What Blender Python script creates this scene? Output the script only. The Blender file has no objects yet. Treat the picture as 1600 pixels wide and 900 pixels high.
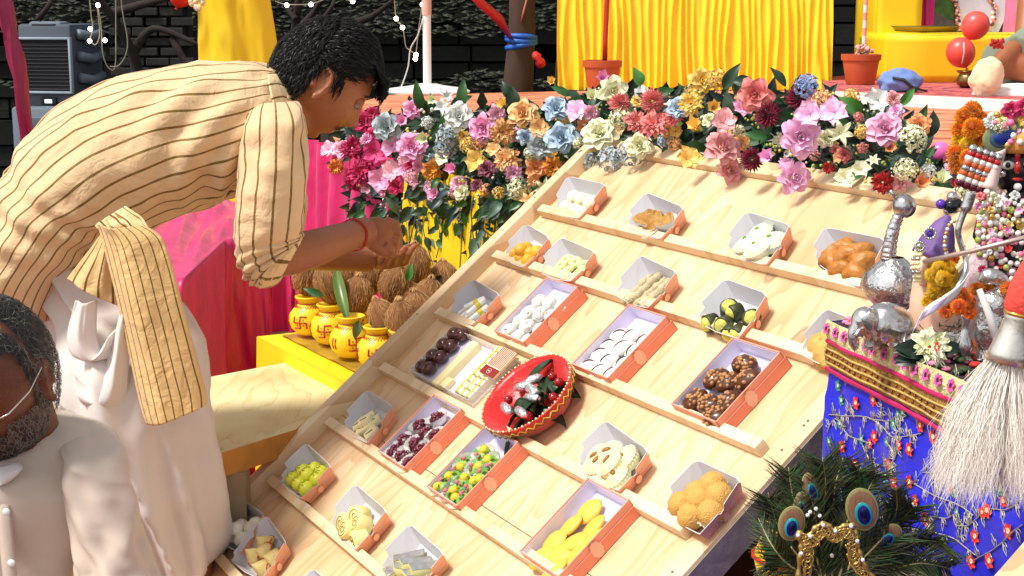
import bpy, bmesh, math, random
from mathutils import Vector, Matrix, noise, Euler
R = random.Random(7)
C = bpy.context.scene.collection
S = bpy.context.scene
# ---------------------------------------------------------------- camera, world, light
F = 2359.0; PITCH = math.atan(435 / F); CAMZ = 1.5
cam = bpy.data.cameras.new('camera'); camo = bpy.data.objects.new('camera', cam); C.objects.link(camo)
cam.sensor_width = 36; cam.lens = 36 * F / 1600; cam.clip_end = 200; cam.clip_start = 0.05
camo.location = (0, 0, CAMZ); camo.rotation_euler = (math.pi / 2 - PITCH, 0, 0)
S.camera = camo
SUN_DIR = Vector((-0.48, -0.25, 0.84)).normalized()     # towards the light
w = bpy.data.worlds.new('World'); S.world = w; w.use_nodes = True
nt = w.node_tree; bg = nt.nodes['Background']
sky = nt.nodes.new('ShaderNodeTexSky'); sky.sky_type = 'NISHITA'; sky.sun_disc = False
sky.sun_elevation = math.asin(SUN_DIR.z); sky.sun_rotation = math.atan2(SUN_DIR.x, SUN_DIR.y)
hs = nt.nodes.new('ShaderNodeHueSaturation'); hs.inputs['Saturation'].default_value = 0.12
nt.links.new(sky.outputs[0], hs.inputs['Color']); nt.links.new(hs.outputs[0], bg.inputs[0])
bg.inputs[1].default_value = 0.125
sl = bpy.data.lights.new('sun', 'SUN'); so = bpy.data.objects.new('sun', sl); C.objects.link(so)
sl.energy = 3.0; sl.angle = math.radians(13); sl.color = (1.0, 0.95, 0.88)
so.rotation_euler = SUN_DIR.to_track_quat('Z', 'Y').to_euler()
S.view_settings.view_transform = 'Standard'; S.view_settings.look = 'None'
S.view_settings.exposure = 0.5; S.view_settings.gamma = 1.0; S.view_settings.use_curve_mapping = False

def ray(px, py):
    a, b = px - 800, 450 - py; s, c = math.sin(PITCH), math.cos(PITCH)
    return Vector((a, b * s + F * c, b * c - F * s))
def PY(px, py, Y):          # the point seen at a pixel of the 1600x900 photo, Y metres ahead
    r = ray(px, py); return Vector((0, 0, CAMZ)) + r * (Y / r.y)
def PZ(px, py, z):
    r = ray(px, py); return Vector((0, 0, CAMZ)) + r * ((z - CAMZ) / r.z)
# ---------------------------------------------------------------- materials
MATS = {}
def lin(c):
    return tuple(((x / 255) / 12.92 if x / 255 <= .04045 else ((x / 255 + .055) / 1.055) ** 2.4) for x in c)
def mat(name, col, rough=.6, metal=0, var=.12, vs=20, bump=0., bs=60, sub=0, sheen=0, emit=None, es=0, trans=0, stretch=None, coat=0, alpha=1, spec=None):
    """procedural: base colour varied by noise, fine relief by a second noise"""
    if name in MATS: return MATS[name]
    m = bpy.data.materials.new(name); m.use_nodes = True; MATS[name] = m
    t = m.node_tree; L = t.links; p = t.nodes['Principled BSDF']
    col = tuple(col) + (1,)
    p.inputs['Roughness'].default_value = rough; p.inputs['Metallic'].default_value = metal
    if sub: p.inputs['Subsurface Weight'].default_value = sub; p.inputs['Subsurface Radius'].default_value = (.01, .005, .003); p.inputs['Subsurface Scale'].default_value = .5
    if sheen: p.inputs['Sheen Weight'].default_value = sheen
    if coat: p.inputs['Coat Weight'].default_value = coat
    if trans: p.inputs['Transmission Weight'].default_value = trans
    if alpha < 1: p.inputs['Alpha'].default_value = alpha
    if spec is not None: p.inputs['Specular IOR Level'].default_value = spec
    if emit: p.inputs['Emission Color'].default_value = tuple(emit) + (1,); p.inputs['Emission Strength'].default_value = es
    tc = t.nodes.new('ShaderNodeTexCoord'); src = tc.outputs['Object']
    if stretch:
        mp = t.nodes.new('ShaderNodeMapping'); mp.inputs['Scale'].default_value = stretch; L.new(src, mp.inputs[0]); src = mp.outputs[0]
    if var:
        n = t.nodes.new('ShaderNodeTexNoise'); n.inputs['Scale'].default_value = vs; n.inputs['Detail'].default_value = 4
        L.new(src, n.inputs['Vector'])
        mx = t.nodes.new('ShaderNodeMix'); mx.data_type = 'RGBA'
        mx.inputs[6].default_value = tuple(c * (1 - var * 1.6) for c in col[:3]) + (1,)
        mx.inputs[7].default_value = tuple(min(1, c * (1 + var)) for c in col[:3]) + (1,)
        L.new(n.outputs['Fac'], mx.inputs[0]); L.new(mx.outputs[2], p.inputs['Base Color'])
    else: p.inputs['Base Color'].default_value = col
    if bump:
        n2 = t.nodes.new('ShaderNodeTexNoise'); n2.inputs['Scale'].default_value = bs; n2.inputs['Detail'].default_value = 3
        L.new(src, n2.inputs['Vector'])
        b = t.nodes.new('ShaderNodeBump'); b.inputs['Strength'].default_value = bump; b.inputs['Distance'].default_value = .004
        L.new(n2.outputs['Fac'], b.inputs['Height']); L.new(b.outputs[0], p.inputs['Normal'])
    return m
def rgb(r, g, b): return lin((r, g, b))
def node_mat(name):
    m = bpy.data.materials.new(name); m.use_nodes = True; MATS[name] = m
    return m, m.node_tree, m.node_tree.nodes['Principled BSDF'], m.node_tree.nodes.new, m.node_tree.links.new
def ramp(new, stops, interp='LINEAR'):
    r = new('ShaderNodeValToRGB'); r.color_ramp.interpolation = interp; e = r.color_ramp.elements
    while len(e) < len(stops): e.new(.5)
    for q, (p_, c_) in zip(e, stops): q.position = p_; q.color = tuple(c_) + (1,)
    return r
def math_node(new, link, op, a, b=None):
    n = new('ShaderNodeMath'); n.operation = op
    for i, v in enumerate((a, b)):
        if v is None: continue
        if isinstance(v, (int, float)): n.inputs[i].default_value = v
        else: link(v, n.inputs[i])
    return n.outputs[0]
def wood_mat(name, c0, c1, c2, knots=True, sx=(1, 1, 1), rough=.55, band=9):
    """pine: distorted growth rings along local y, sparse knots"""
    m, t, p, new, link = node_mat(name)
    tc = new('ShaderNodeTexCoord'); mp = new('ShaderNodeMapping'); link(tc.outputs['Object'], mp.inputs[0]); mp.inputs['Scale'].default_value = sx
    n = new('ShaderNodeTexNoise'); n.inputs['Scale'].default_value = 2.2; n.inputs['Detail'].default_value = 3
    mp2 = new('ShaderNodeMapping'); mp2.inputs['Scale'].default_value = (1.6, .42, 1); link(mp.outputs[0], mp2.inputs[0]); link(mp2.outputs[0], n.inputs['Vector'])
    rings = math_node(new, link, 'MULTIPLY', n.outputs['Fac'], band * 2.2)
    fr = math_node(new, link, 'FRACT', rings)
    n3 = new('ShaderNodeTexNoise'); n3.inputs['Scale'].default_value = 1; n3.inputs['Detail'].default_value = 6
    mp3 = new('ShaderNodeMapping'); mp3.inputs['Scale'].default_value = (160, 9, 9); link(mp.outputs[0], mp3.inputs[0]); link(mp3.outputs[0], n3.inputs['Vector'])
    a = math_node(new, link, 'MULTIPLY', fr, .62); b = math_node(new, link, 'MULTIPLY', n3.outputs['Fac'], .5)
    s = math_node(new, link, 'ADD', a, b)
    r = ramp(new, [(.08, c0), (.50, c0), (.74, c1), (.95, c2)]); link(s, r.inputs[0])
    out = r.outputs[0]
    n4 = new('ShaderNodeTexNoise'); n4.inputs['Scale'].default_value = 3.2; link(mp.outputs[0], n4.inputs['Vector'])
    mxx = new('ShaderNodeMix'); mxx.data_type = 'RGBA'; mxx.blend_type = 'MULTIPLY'; mxx.inputs[0].default_value = 1
    rr = ramp(new, [(.3, (.82, .72, .60)), (.62, (1, 1, 1))]); link(n4.outputs['Fac'], rr.inputs[0]); link(out, mxx.inputs[6]); link(rr.outputs[0], mxx.inputs[7]); out = mxx.outputs[2]
    if knots:
        v = new('ShaderNodeTexVoronoi'); v.inputs['Scale'].default_value = 5.5; v.inputs['Randomness'].default_value = 1
        mp4 = new('ShaderNodeMapping'); mp4.inputs['Scale'].default_value = (1, .55, 0); link(mp.outputs[0], mp4.inputs[0]); link(mp4.outputs[0], v.inputs['Vector'])
        kr = ramp(new, [(.0, (.75, .75, .75)), (.045, (.45, .45, .45)), (.075, (.8, .8, .8)), (.10, (0, 0, 0))]); link(v.outputs['Distance'], kr.inputs[0])
        wn = new('ShaderNodeSeparateColor'); link(v.outputs['Color'], wn.inputs[0])
        g = math_node(new, link, 'GREATER_THAN', wn.outputs[0], .45); k = math_node(new, link, 'MULTIPLY', kr.outputs[0], g)
        mk = new('ShaderNodeMix'); mk.data_type = 'RGBA'; link(k, mk.inputs[0]); link(out, mk.inputs[6]); mk.inputs[7].default_value = tuple(c2[i] * .42 for i in range(3)) + (1,); out = mk.outputs[2]
    link(out, p.inputs['Base Color']); p.inputs['Roughness'].default_value = rough
    bp = new('ShaderNodeBump'); bp.inputs['Strength'].default_value = .25; bp.inputs['Distance'].default_value = .002; link(s, bp.inputs['Height']); link(bp.outputs[0], p.inputs['Normal'])
    return m
def stripe_mat(name, base, stripe, n, wid, var=.1):
    """woven cloth with stripes across UV x (n of them), each stripe a braided double thread"""
    m, t, p, new, link = node_mat(name)
    uv = new('ShaderNodeUVMap'); uv.uv_map = 'UVMap'; sp = new('ShaderNodeSeparateXYZ'); link(uv.outputs[0], sp.inputs[0])
    x = math_node(new, link, 'MULTIPLY', sp.outputs[0], n); f = math_node(new, link, 'FRACT', x)
    d = math_node(new, link, 'ABSOLUTE', math_node(new, link, 'SUBTRACT', f, .5))
    inside = math_node(new, link, 'LESS_THAN', d, wid)
    y = math_node(new, link, 'MULTIPLY', sp.outputs[1], 170); wv = math_node(new, link, 'SINE', math_node(new, link, 'ADD', y, math_node(new, link, 'MULTIPLY', d, 60)))
    wv = math_node(new, link, 'MULTIPLY', math_node(new, link, 'ADD', wv, 1.6), .36)
    tc = new('ShaderNodeTexCoord'); nz = new('ShaderNodeTexNoise'); nz.inputs['Scale'].default_value = 9; link(tc.outputs['Object'], nz.inputs['Vector'])
    fine = new('ShaderNodeTexNoise'); fine.inputs['Scale'].default_value = 320; link(tc.outputs['Object'], fine.inputs['Vector'])
    r = ramp(new, [(.3, tuple(c * (1 - var) for c in base)), (.7, base)]); link(nz.outputs['Fac'], r.inputs[0])
    r2 = ramp(new, [(0, tuple(c * .55 for c in stripe)), (1, tuple(c * 1.45 for c in stripe))]); link(wv, r2.inputs[0])
    mx = new('ShaderNodeMix'); mx.data_type = 'RGBA'; link(inside, mx.inputs[0]); link(r.outputs[0], mx.inputs[6]); link(r2.outputs[0], mx.inputs[7])
    link(mx.outputs[2], p.inputs['Base Color']); p.inputs['Roughness'].default_value = .85; p.inputs['Sheen Weight'].default_value = .15
    b = new('ShaderNodeBump'); b.inputs['Strength'].default_value = .3; b.inputs['Distance'].default_value = .0015; link(fine.outputs['Fac'], b.inputs['Height'])
    big = new('ShaderNodeTexNoise'); big.inputs['Scale'].default_value = 26; big.inputs['Detail'].default_value = 3; big.inputs['Distortion'].default_value = 1.2; link(tc.outputs['Object'], big.inputs['Vector'])
    b2 = new('ShaderNodeBump'); b2.inputs['Strength'].default_value = .35; b2.inputs['Distance'].default_value = .018; link(big.outputs['Fac'], b2.inputs['Height']); link(b.outputs[0], b2.inputs['Normal'])
    link(b2.outputs[0], p.inputs['Normal'])
    return m
# ---------------------------------------------------------------- object helpers
def empty(name, loc=(0, 0, 0), rot=(0, 0, 0)):
    o = bpy.data.objects.new(name, None); C.objects.link(o); o.location = loc; o.rotation_euler = rot; o.empty_display_size = .05
    return o
def tag(o, label=None, cat=None, group=None, kind=None):
    if label: o['label'] = label
    if cat: o['category'] = cat
    if group: o['group'] = group
    if kind: o['kind'] = kind
    return o
class MB:
    """collects geometry for ONE mesh object"""
    def __init__(s): s.v = []; s.f = []; s.m = []; s.uv = {}
    def add(s, vs, fs, mi=0, M=None):
        b = len(s.v)
        if M is not None: vs = [M @ Vector(v) for v in vs]
        s.v.extend([tuple(v) for v in vs]); s.f.extend([tuple(i + b for i in f) for f in fs]); s.m.extend([mi] * len(fs)); return b
    def box(s, c, d, mi=0, M=None, bev=0):
        x, y, z = c; a, b, e = d[0] / 2, d[1] / 2, d[2] / 2
        if not bev:
            vs = [(x + i * a, y + j * b, z + k * e) for i in (-1, 1) for j in (-1, 1) for k in (-1, 1)]
            return s.add(vs, [(0, 1, 3, 2), (4, 6, 7, 5), (0, 4, 5, 1), (2, 3, 7, 6), (0, 2, 6, 4), (1, 5, 7, 3)], mi, M)
        bm = bmesh.new(); bmesh.ops.create_cube(bm, size=1)
        for v in bm.verts: v.co = Vector((x + v.co.x * d[0], y + v.co.y * d[1], z + v.co.z * d[2]))
        bmesh.ops.bevel(bm, geom=bm.edges[:], offset=bev, segments=2, affect='EDGES', profile=.5)
        bm.verts.index_update(); r = s.add([v.co for v in bm.verts], [[v.index for v in f.verts] for f in bm.faces], mi, M); bm.free(); return r
    def tube(s, pts, rad, seg=8, mi=0, M=None, cap=True, flat=1.0):
        pts = [Vector(p) for p in pts]; n = len(pts)
        if not hasattr(rad, '__len__'): rad = [rad] * n
        vs = []; up = None
        for i, p in enumerate(pts):
            t = (pts[min(i + 1, n - 1)] - pts[max(i - 1, 0)])
            if t.length < 1e-9: t = Vector((0, 0, 1))
            t.normalize()
            if up is None:
                up = Vector((0, 0, 1)) if abs(t.z) < .9 else Vector((1, 0, 0))
            a = (up - t * up.dot(t))
            if a.length < 1e-6: a = t.orthogonal()
            a.normalize(); up = a; b = t.cross(a)
            for k in range(seg):
                q = 2 * math.pi * k / seg; vs.append(p + (a * math.cos(q) * flat + b * math.sin(q)) * rad[i])
        fs = [(i * seg + k, i * seg + (k + 1) % seg, (i + 1) * seg + (k + 1) % seg, (i + 1) * seg + k) for i in range(n - 1) for k in range(seg)]
        if cap: fs += [tuple(range(seg))[::-1], tuple((n - 1) * seg + k for k in range(seg))]
        return s.add(vs, fs, mi, M)
    def lathe(s, prof, seg=24, mi=0, M=None, capb=True, capt=False, wob=None, yo=1.0):
        vs = []
        for (r, z) in prof:
            for k in range(seg):
                q = 2 * math.pi * k / seg; rr = r * (wob(q, z) if wob else 1); vs.append((rr * math.cos(q), rr * math.sin(q) * yo, z))
        n = len(prof); fs = [(i * seg + k, i * seg + (k + 1) % seg, (i + 1) * seg + (k + 1) % seg, (i + 1) * seg + k) for i in range(n - 1) for k in range(seg)]
        if capb: fs.append(tuple(range(seg))[::-1])
        if capt: fs.append(tuple((n - 1) * seg + k for k in range(seg)))
        return s.add(vs, fs, mi, M)
    def ball(s, c, r, u=12, v=8, mi=0, M=None, fn=None, rot=None):
        """uv sphere; r scalar or 3 radii; fn(dir)->radial factor"""
        if not hasattr(r, '__len__'): r = (r, r, r)
        vs = []; c = Vector(c)
        def pt(d):
            k = fn(d) if fn else 1
            q = Vector((d.x * r[0] * k, d.y * r[1] * k, d.z * r[2] * k))
            if rot is not None: q = rot @ q
            return c + q
        vs.append(pt(Vector((0, 0, 1))))
        for i in range(1, v):
            a = math.pi * i / v
            for k in range(u):
                b = 2 * math.pi * k / u; vs.append(pt(Vector((math.sin(a) * math.cos(b), math.sin(a) * math.sin(b), math.cos(a)))))
        vs.append(pt(Vector((0, 0, -1)))); L = len(vs) - 1
        fs = [(0, 1 + k, 1 + (k + 1) % u) for k in range(u)]
        for i in range(v - 2):
            fs += [(1 + i * u + k, 1 + (i + 1) * u + k, 1 + (i + 1) * u + (k + 1) % u, 1 + i * u + (k + 1) % u) for k in range(u)]
        b0 = 1 + (v - 2) * u; fs += [(b0 + k, L, b0 + (k + 1) % u) for k in range(u)]
        return s.add(vs, fs, mi, M)
    def grid(s, fn, nu, nv, mi=0, M=None, uvs=True, closed=False):
        """fn(u,v)->point, u,v in 0..1 ; keeps uv"""
        vs = []; 
        for j in range(nv + 1):
            for i in range(nu + 1): vs.append(fn(i / nu, j / nv))
        fs = [(j * (nu + 1) + i, j * (nu + 1) + i + 1, (j + 1) * (nu + 1) + i + 1, (j + 1) * (nu + 1) + i) for j in range(nv) for i in range(nu)]
        f0 = len(s.f); b = s.add(vs, fs, mi, M)
        if uvs:
            q = 0
            for j in range(nv):
                for i in range(nu):
                    s.uv[f0 + q] = [(i / nu, j / nv), ((i + 1) / nu, j / nv), ((i + 1) / nu, (j + 1) / nv), (i / nu, (j + 1) / nv)]; q += 1
        return b
    def mesh(s, name, mats, smooth=True):
        me = bpy.data.meshes.new(name); me.from_pydata(s.v, [], s.f)
        for m in mats: me.materials.append(m)
        me.polygons.foreach_set('material_index', s.m)
        me.polygons.foreach_set('use_smooth', [bool(smooth)] * len(s.f))
        if s.uv:
            l = me.uv_layers.new(name='UVMap')
            for fi, co in s.uv.items():
                p = me.polygons[fi]
                for k, li in enumerate(p.loop_indices): l.data[li].uv = co[k]
        me.update(); return me
    def build(s, name, mats, parent=None, smooth=True, M=None, solid=0, sub=0, auto=None):
        if not isinstance(mats, (list, tuple)): mats = [mats]
        me = s.mesh(name, mats, smooth)
        if auto is not None and smooth:
            me.set_sharp_from_angle(angle=math.radians(auto))
        o = bpy.data.objects.new(name, me); C.objects.link(o)
        if parent: o.parent = parent
        if M is not None: o.matrix_local = M if isinstance(M, Matrix) else Matrix.Translation(M)
        if solid: md = o.modifiers.new('solid', 'SOLIDIFY'); md.thickness = solid; md.offset = 0
        if sub: md = o.modifiers.new('sub', 'SUBSURF'); md.levels = sub; md.render_levels = sub
        return o
def inst(me, name, parent=None, M=None, mat_=None):
    o = bpy.data.objects.new(name, me); C.objects.link(o)
    if parent: o.parent = parent
    if M is not None: o.matrix_local = M
    if mat_:
        ms = mat_ if isinstance(mat_, (list, tuple)) else [mat_]
        for i, m_ in enumerate(ms):
            o.material_slots[i].link = 'OBJECT'; o.material_slots[i].material = m_
    return o
def TRS(loc, rot=(0, 0, 0), sc=1):
    if not hasattr(sc, '__len__'): sc = (sc, sc, sc)
    return Matrix.Translation(loc) @ Euler(rot).to_matrix().to_4x4() @ Matrix.Diagonal((*sc, 1))
def frame(loc, X, Y, Z):
    M = Matrix.Identity(4)
    for i, a in enumerate((X, Y, Z)): M[0][i], M[1][i], M[2][i] = a
    M.translation = loc; return M
def face_to(loc, d, spin=0, sc=1):
    return Matrix.Translation(loc) @ Vector(d).to_track_quat('Z', 'Y').to_matrix().to_4x4() @ Matrix.Rotation(spin, 4, 'Z') @ Matrix.Diagonal((sc, sc, sc, 1))
def nz(v, s=1.0, seed=0): return noise.noise(Vector(v) * s + Vector((seed * 13.7, seed * 7.1, seed * 3.3)))
def lerp(a, b, t): return a + (b - a) * t
def cr(pts, n):
    """catmull-rom resample of tuples to n+1 samples"""
    P = [Vector(p) if len(p) <= 4 else list(p) for p in pts]; out = []; k = len(P) - 1
    for i in range(n + 1):
        t = i / n * k; a = min(int(t), k - 1); u = t - a
        p0, p1, p2, p3 = P[max(a - 1, 0)], P[a], P[a + 1], P[min(a + 2, k)]
        def cm(w, x, y, z): return .5 * ((2 * x) + (-w + y) * u + (2 * w - 5 * x + 4 * y - z) * u * u + (-w + 3 * x - 3 * y + z) * u ** 3)
        if isinstance(p0, Vector): out.append(cm(p0, p1, p2, p3))
        else: out.append([cm(*q) for q in zip(p0, p1, p2, p3)])
    return out
def remesh(o, vox, smooth=2):
    """fuse a figure's pieces into one continuous surface"""
    md = o.modifiers.new('r', 'REMESH'); md.mode = 'VOXEL'; md.voxel_size = vox; md.use_smooth_shade = True
    if smooth: s2 = o.modifiers.new('s', 'SMOOTH'); s2.iterations = smooth; s2.factor = .5
    dg = bpy.context.evaluated_depsgraph_get(); dg.update(); e = o.evaluated_get(dg)
    me = bpy.data.meshes.new_from_object(e); me.name = o.name; old = o.data
    ms = [m for m in old.materials]; o.modifiers.clear(); o.data = me; me.materials.clear()
    for m in ms: me.materials.append(m)
    me.polygons.foreach_set('use_smooth', [True] * len(me.polygons)); return o
# ---------------------------------------------------------------- setting
D1 = Vector((-.46179505, .88698666, 0)); D2 = Vector((.68443422, .35571847, .63640724)); N = Vector((-.56448482, -.29388976, .77135316)); PERP = Vector((.887, .4618, 0))
D2 = (D2 - N * D2.dot(N)).normalized(); BX = -D1; BY = D2; N = BX.cross(BY).normalized(); BY = N.cross(BX)
BO = PY(820, 600, 2.66); MBRD = frame(BO, BX, BY, N)
def buv(px, py, h=0):       # a pixel on the display board (h above it) -> board coordinates
    r = ray(px, py); c = Vector((0, 0, CAMZ)); t = ((BO + N * h - c).dot(N)) / r.dot(N); q = c + r * t - BO; return Vector((q.dot(BX), q.dot(BY), h))
def carpet_mat(name, cols, sc, st):
    m, t, p, new, link = node_mat(name)
    tc = new('ShaderNodeTexCoord'); mp = new('ShaderNodeMapping'); mp.inputs['Scale'].default_value = st; mp.inputs['Rotation'].default_value = (0, 0, -.1); link(tc.outputs['Object'], mp.inputs[0])
    n = new('ShaderNodeTexNoise'); n.inputs['Scale'].default_value = sc; n.inputs['Detail'].default_value = 5; n.inputs['Distortion'].default_value = .6; link(mp.outputs[0], n.inputs['Vector'])
    k = len(cols); r = ramp(new, [(.25 + .5 * i / (k - 1), c) for i, c in enumerate(cols)]); link(n.outputs['Fac'], r.inputs[0]); link(r.outputs[0], p.inputs['Base Color'])
    p.inputs['Roughness'].default_value = .95
    b = new('ShaderNodeBump'); b.inputs['Strength'].default_value = .6; b.inputs['Distance'].default_value = .01; link(n.outputs['Fac'], b.inputs['Height']); link(b.outputs[0], p.inputs['Normal']); return m
cm_floor = carpet_mat('floor_carpet', [rgb(120, 10, 18), rgb(190, 25, 35), rgb(60, 8, 14), rgb(215, 140, 60), rgb(180, 30, 40)], 9, (1, 2.4, 1))
cm_stage = carpet_mat('stage_mat', [rgb(110, 24, 26), rgb(226, 112, 76), rgb(238, 160, 116), rgb(150, 34, 34), rgb(240, 180, 130), rgb(120, 20, 30)], 3, (.7, 8, 1))
cm_rug = carpet_mat('rug', [rgb(60, 20, 50), rgb(190, 30, 40), rgb(240, 130, 110), rgb(30, 30, 80), rgb(200, 40, 40), rgb(220, 180, 150)], 12, (1, 3, 1))
m = MB(); m.add([(-30, -6, 0), (30, -6, 0), (30, 40, 0), (-30, 40, 0)], [(0, 1, 2, 3)]); tag(m.build('ground', mat('dark_earth', (.012, .010, .008), .95, var=.5, vs=3, bump=.6, bs=8)), kind='structure')
m = MB(); m.add([(-2.6, .3, .004), (2.4, .3, .004), (2.4, 4.6, .004), (-2.6, 4.6, .004)], [(0, 1, 2, 3)]); tag(m.build('red_carpet', cm_floor), kind='structure')
def prism(name, poly, z0, z1, mt, side=None, kind='structure'):
    m = MB(); n = len(poly); vs = [(p[0], p[1], z) for z in (z0, z1) for p in poly]
    fs = [tuple(range(n, 2 * n)), tuple(range(n))[::-1]] + [(i, (i + 1) % n, n + (i + 1) % n, n + i) for i in range(n)]
    m.add(vs, fs); m.m = [0, 0] + [1] * n
    o = m.build(name, [mt, side or mt], smooth=False); tag(o, kind=kind); return o
ZS = 1.05
def SL(t, off=0): return Vector((.25, 3.36, 0)) + D1 * t + PERP * off      # along the stage's front edge
q1, q2 = PZ(500, 178, ZS), PZ(600, 149, ZS)
prism('stage_floor', [SL(-1.2), (3.2, 2.4), (6, 9.3), PZ(1250, 134.5, ZS)[:2], q2[:2], q1[:2], SL(1.75)], 0.02, ZS, cm_stage, mat('stage_side', rgb(60, 40, 30)))
cream = mat('white_board_edge', (.8, .78, .74), .6)
e0, e1 = PZ(1285, 160, ZS), PZ(1760, 186, ZS)
prism('raised_platform', [e0[:2], e1[:2], (6, 9.2), (2.0, 9.2), PZ(1285, 137, ZS)[:2]], ZS + .001, ZS + .058, cm_rug, cream)
# dark stone boundary wall with rough courses
wall_m = mat('dark_stone', (.006, .007, .004), .9, var=.9, vs=14, bump=1, bs=20, stretch=(1, 1, 2.2))
m = MB()
rr = random.Random(3); z = 0; 
while z < 4.4:
    hh = rr.uniform(.10, .22); x = -12 + rr.uniform(0, .4)
    tone = 0 if rr.random() < .55 else 1
    while x < 12:
        ww = rr.uniform(.2, .55)
        if rr.random() < .93: m.box((x + ww / 2, 12.2 - rr.uniform(0, .07), z + hh / 2), (ww - .02, .3, hh - .02), tone if rr.random() < .8 else 1 - tone)
        x += ww
    z += hh
m.box((0, 12.5, 2.2), (25, .3, 4.4), 1)
bw = m.build('stone_wall', [wall_m, mat('dark_stone_deep', (.003, .0035, .002), .95, var=.6, vs=9)], smooth=False)
tag(bw, 'dark rough stone boundary wall behind the stage and trees', 'wall')
# ivy scales growing on the wall: many small leaves in bands
m = MB(); rr = random.Random(5)
for i in range(9000):
    x = rr.uniform(-4.2, 2.2); zz = rr.uniform(.9, 2.1); b = math.sin(zz * 9.5 + 1.2 * nz((x, zz, 0), .6)) + nz((x, 0, zz), 1.6) * 1.6
    if b < .1: continue
    s_ = rr.uniform(.014, .034); a = rr.uniform(-.5, .5); y = 11.93 - rr.uniform(0, .05)
    c, s2 = math.cos(a) * s_ * 1.8, math.sin(a) * s_
    m.add([(x - c, y, zz - s2), (x, y - .02, zz - s_ * .55), (x + c, y, zz + s2), (x, y - .01, zz + s_ * .55)], [(0, 1, 2, 3)], 0 if rr.random() < .6 else 1)
iv = m.build('wall_ivy', [mat('ivy', rgb(46, 52, 32), .7, var=.5, vs=3), mat('ivy_dark', rgb(22, 27, 17), .7, var=.5, vs=3)], smooth=False); tag(iv, 'small dull olive creeper leaves in bands over the stone wall', 'creeper', kind='stuff')

# --------------------------------------------------------------- display board
pine = wood_mat('pine_ply', (.80, .62, .39), (.77, .55, .32), (.66, .43, .22), sx=(1, 1, 1))
pine_rail = wood_mat('pine_rail', (.82, .66, .42), (.76, .56, .34), (.62, .42, .24), knots=False, sx=(1, 1, 1), band=4)
pine_x = wood_mat('pine_batten', (.84, .69, .46), (.80, .62, .38), (.68, .48, .28), knots=False, band=4)
grey_edge = mat('grey_rail_edge', (.30, .25, .21), .8, var=.25, vs=30, bump=.4)  # rail's outer side, greyer and darker than its pine top
board = empty('display_board'); board.matrix_world = MBRD
tag(board, 'large sloping pinewood display board with shelf battens holding the sweet boxes', 'display board')
XL, XR, YT, YB = -.465, .705, .565, -.80
m = MB()
def sheet(x0, x1, y0, y1):
    m2 = MB(); m2.box(((x0 + x1) / 2, (y0 + y1) / 2, -.006), (x1 - x0, y1 - y0, .012)); return m2
for k, (ya, yb) in enumerate([(YB, -.232), (-.2305, YT)]):
    o = sheet(XL, .662, ya, yb).build('plywood_panel', pine, board, smooth=False)
def bx(name, c, d, mt, rot=0, bev=.002):
    m2 = MB(); m2.box((0, 0, 0), d, bev=bev); return m2.build(name, mt, board, auto=40, M=TRS(c, (0, 0, rot)))
bx('rail', ((XL - .497 - .008) / 2 + .004, (YT + YB) / 2, .004), (.034, YT - YB, .056), pine_rail, bev=.0025)
bx('rail', (.684, (YT + YB) / 2, -.0205), (.042, YT - YB + .004, .05), [pine_rail], bev=.0015)
side = bx('rail_side', (.7065, (YT + YB) / 2, -.024), (.002, YT - YB, .046), grey_edge, bev=0)
bx('rail', ((XL + .662) / 2, YT + .017, .0), (.662 - XL, .032, .03), pine_rail)
BAT = [.375, .2325, .060, -.1035, -.2605, -.424, -.60]
for i, v in enumerate(BAT):
    x0 = XL + (.012 if i else .01); x1 = .655
    bx('batten', ((x0 + x1) / 2, v, .0105), (x1 - x0, .020, .021), pine_x, bev=.002)
# nail heads and pencil ticks along the grey side
m = MB(); rr = random.Random(2)
for i in range(26):
    m.ball((rr.choice([-.475, .684]), rr.uniform(YB, YT), .033 if False else .0), (.0, .0, .0), 4, 3) if False else None
    x = rr.choice([-.481, .684, .684]); m.lathe([(.002, 0), (.002, .001), (0.0001, .0012)], 8, M=Matrix.Translation((x, rr.uniform(YB, YT), .032 if x < 0 else .0047)))
tag(m.build('nail_heads', mat('nail', (.2, .18, .16), .4, .8), board), kind='stuff')
# trestle legs under the board so it stands on the ground
for (x, y) in ((XL + .05, YB + .06), (.62, YB + .06), (XL + .05, YT - .12), (.62, YT - .12)):
    p = MBRD @ Vector((x, y, -.05)); m = MB(); m.box((p.x, p.y, p.z / 2 - .01), (.045, .045, p.z - .0)); o = m.build('leg', mat('leg_wood', (.45, .33, .2), .7, var=.3, vs=8), smooth=False)
    o.parent = board; o.matrix_parent_inverse = board.matrix_world.inverted()
# --------------------------------------------------------------- boxes of sweets
coral = mat('coral_card', rgb(246, 158, 132), .5, var=.06, vs=30); coral2 = mat('coral_card_lower', rgb(242, 142, 114), .5, var=.06, vs=30); coral_l = mat('kraft_pink', rgb(242, 178, 150), .6, var=.1, vs=40, bump=.1)
lilac = mat('lilac_lining', rgb(226, 220, 240), .35, var=.03); greyl = mat('white_lining', rgb(206, 204, 208), .45, var=.04, vs=8); emb = mat('pale_emblem', rgb(248, 186, 158), .5, var=0); emb_d = mat('print_line', rgb(205, 108, 84), .5, var=0)
def quad_wall(m, a, b, a2, b2, th, inward, mi_out, mi_in):
    """a,b at base, a2,b2 at the rim, thin wall with thickness towards inside"""
    i = Vector(inward) * th
    vs = [a, b, b2, a2, a + i, b + i, b2 + i, a2 + i]
    m.add(vs, [(0, 1, 2, 3)], mi_out); m.add(vs, [(7, 6, 5, 4)], mi_in); m.add(vs, [(3, 2, 6, 7)], mi_out if mi_out == 0 else mi_in); m.add(vs, [(0, 3, 7, 4), (1, 5, 6, 2)], mi_out)
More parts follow.
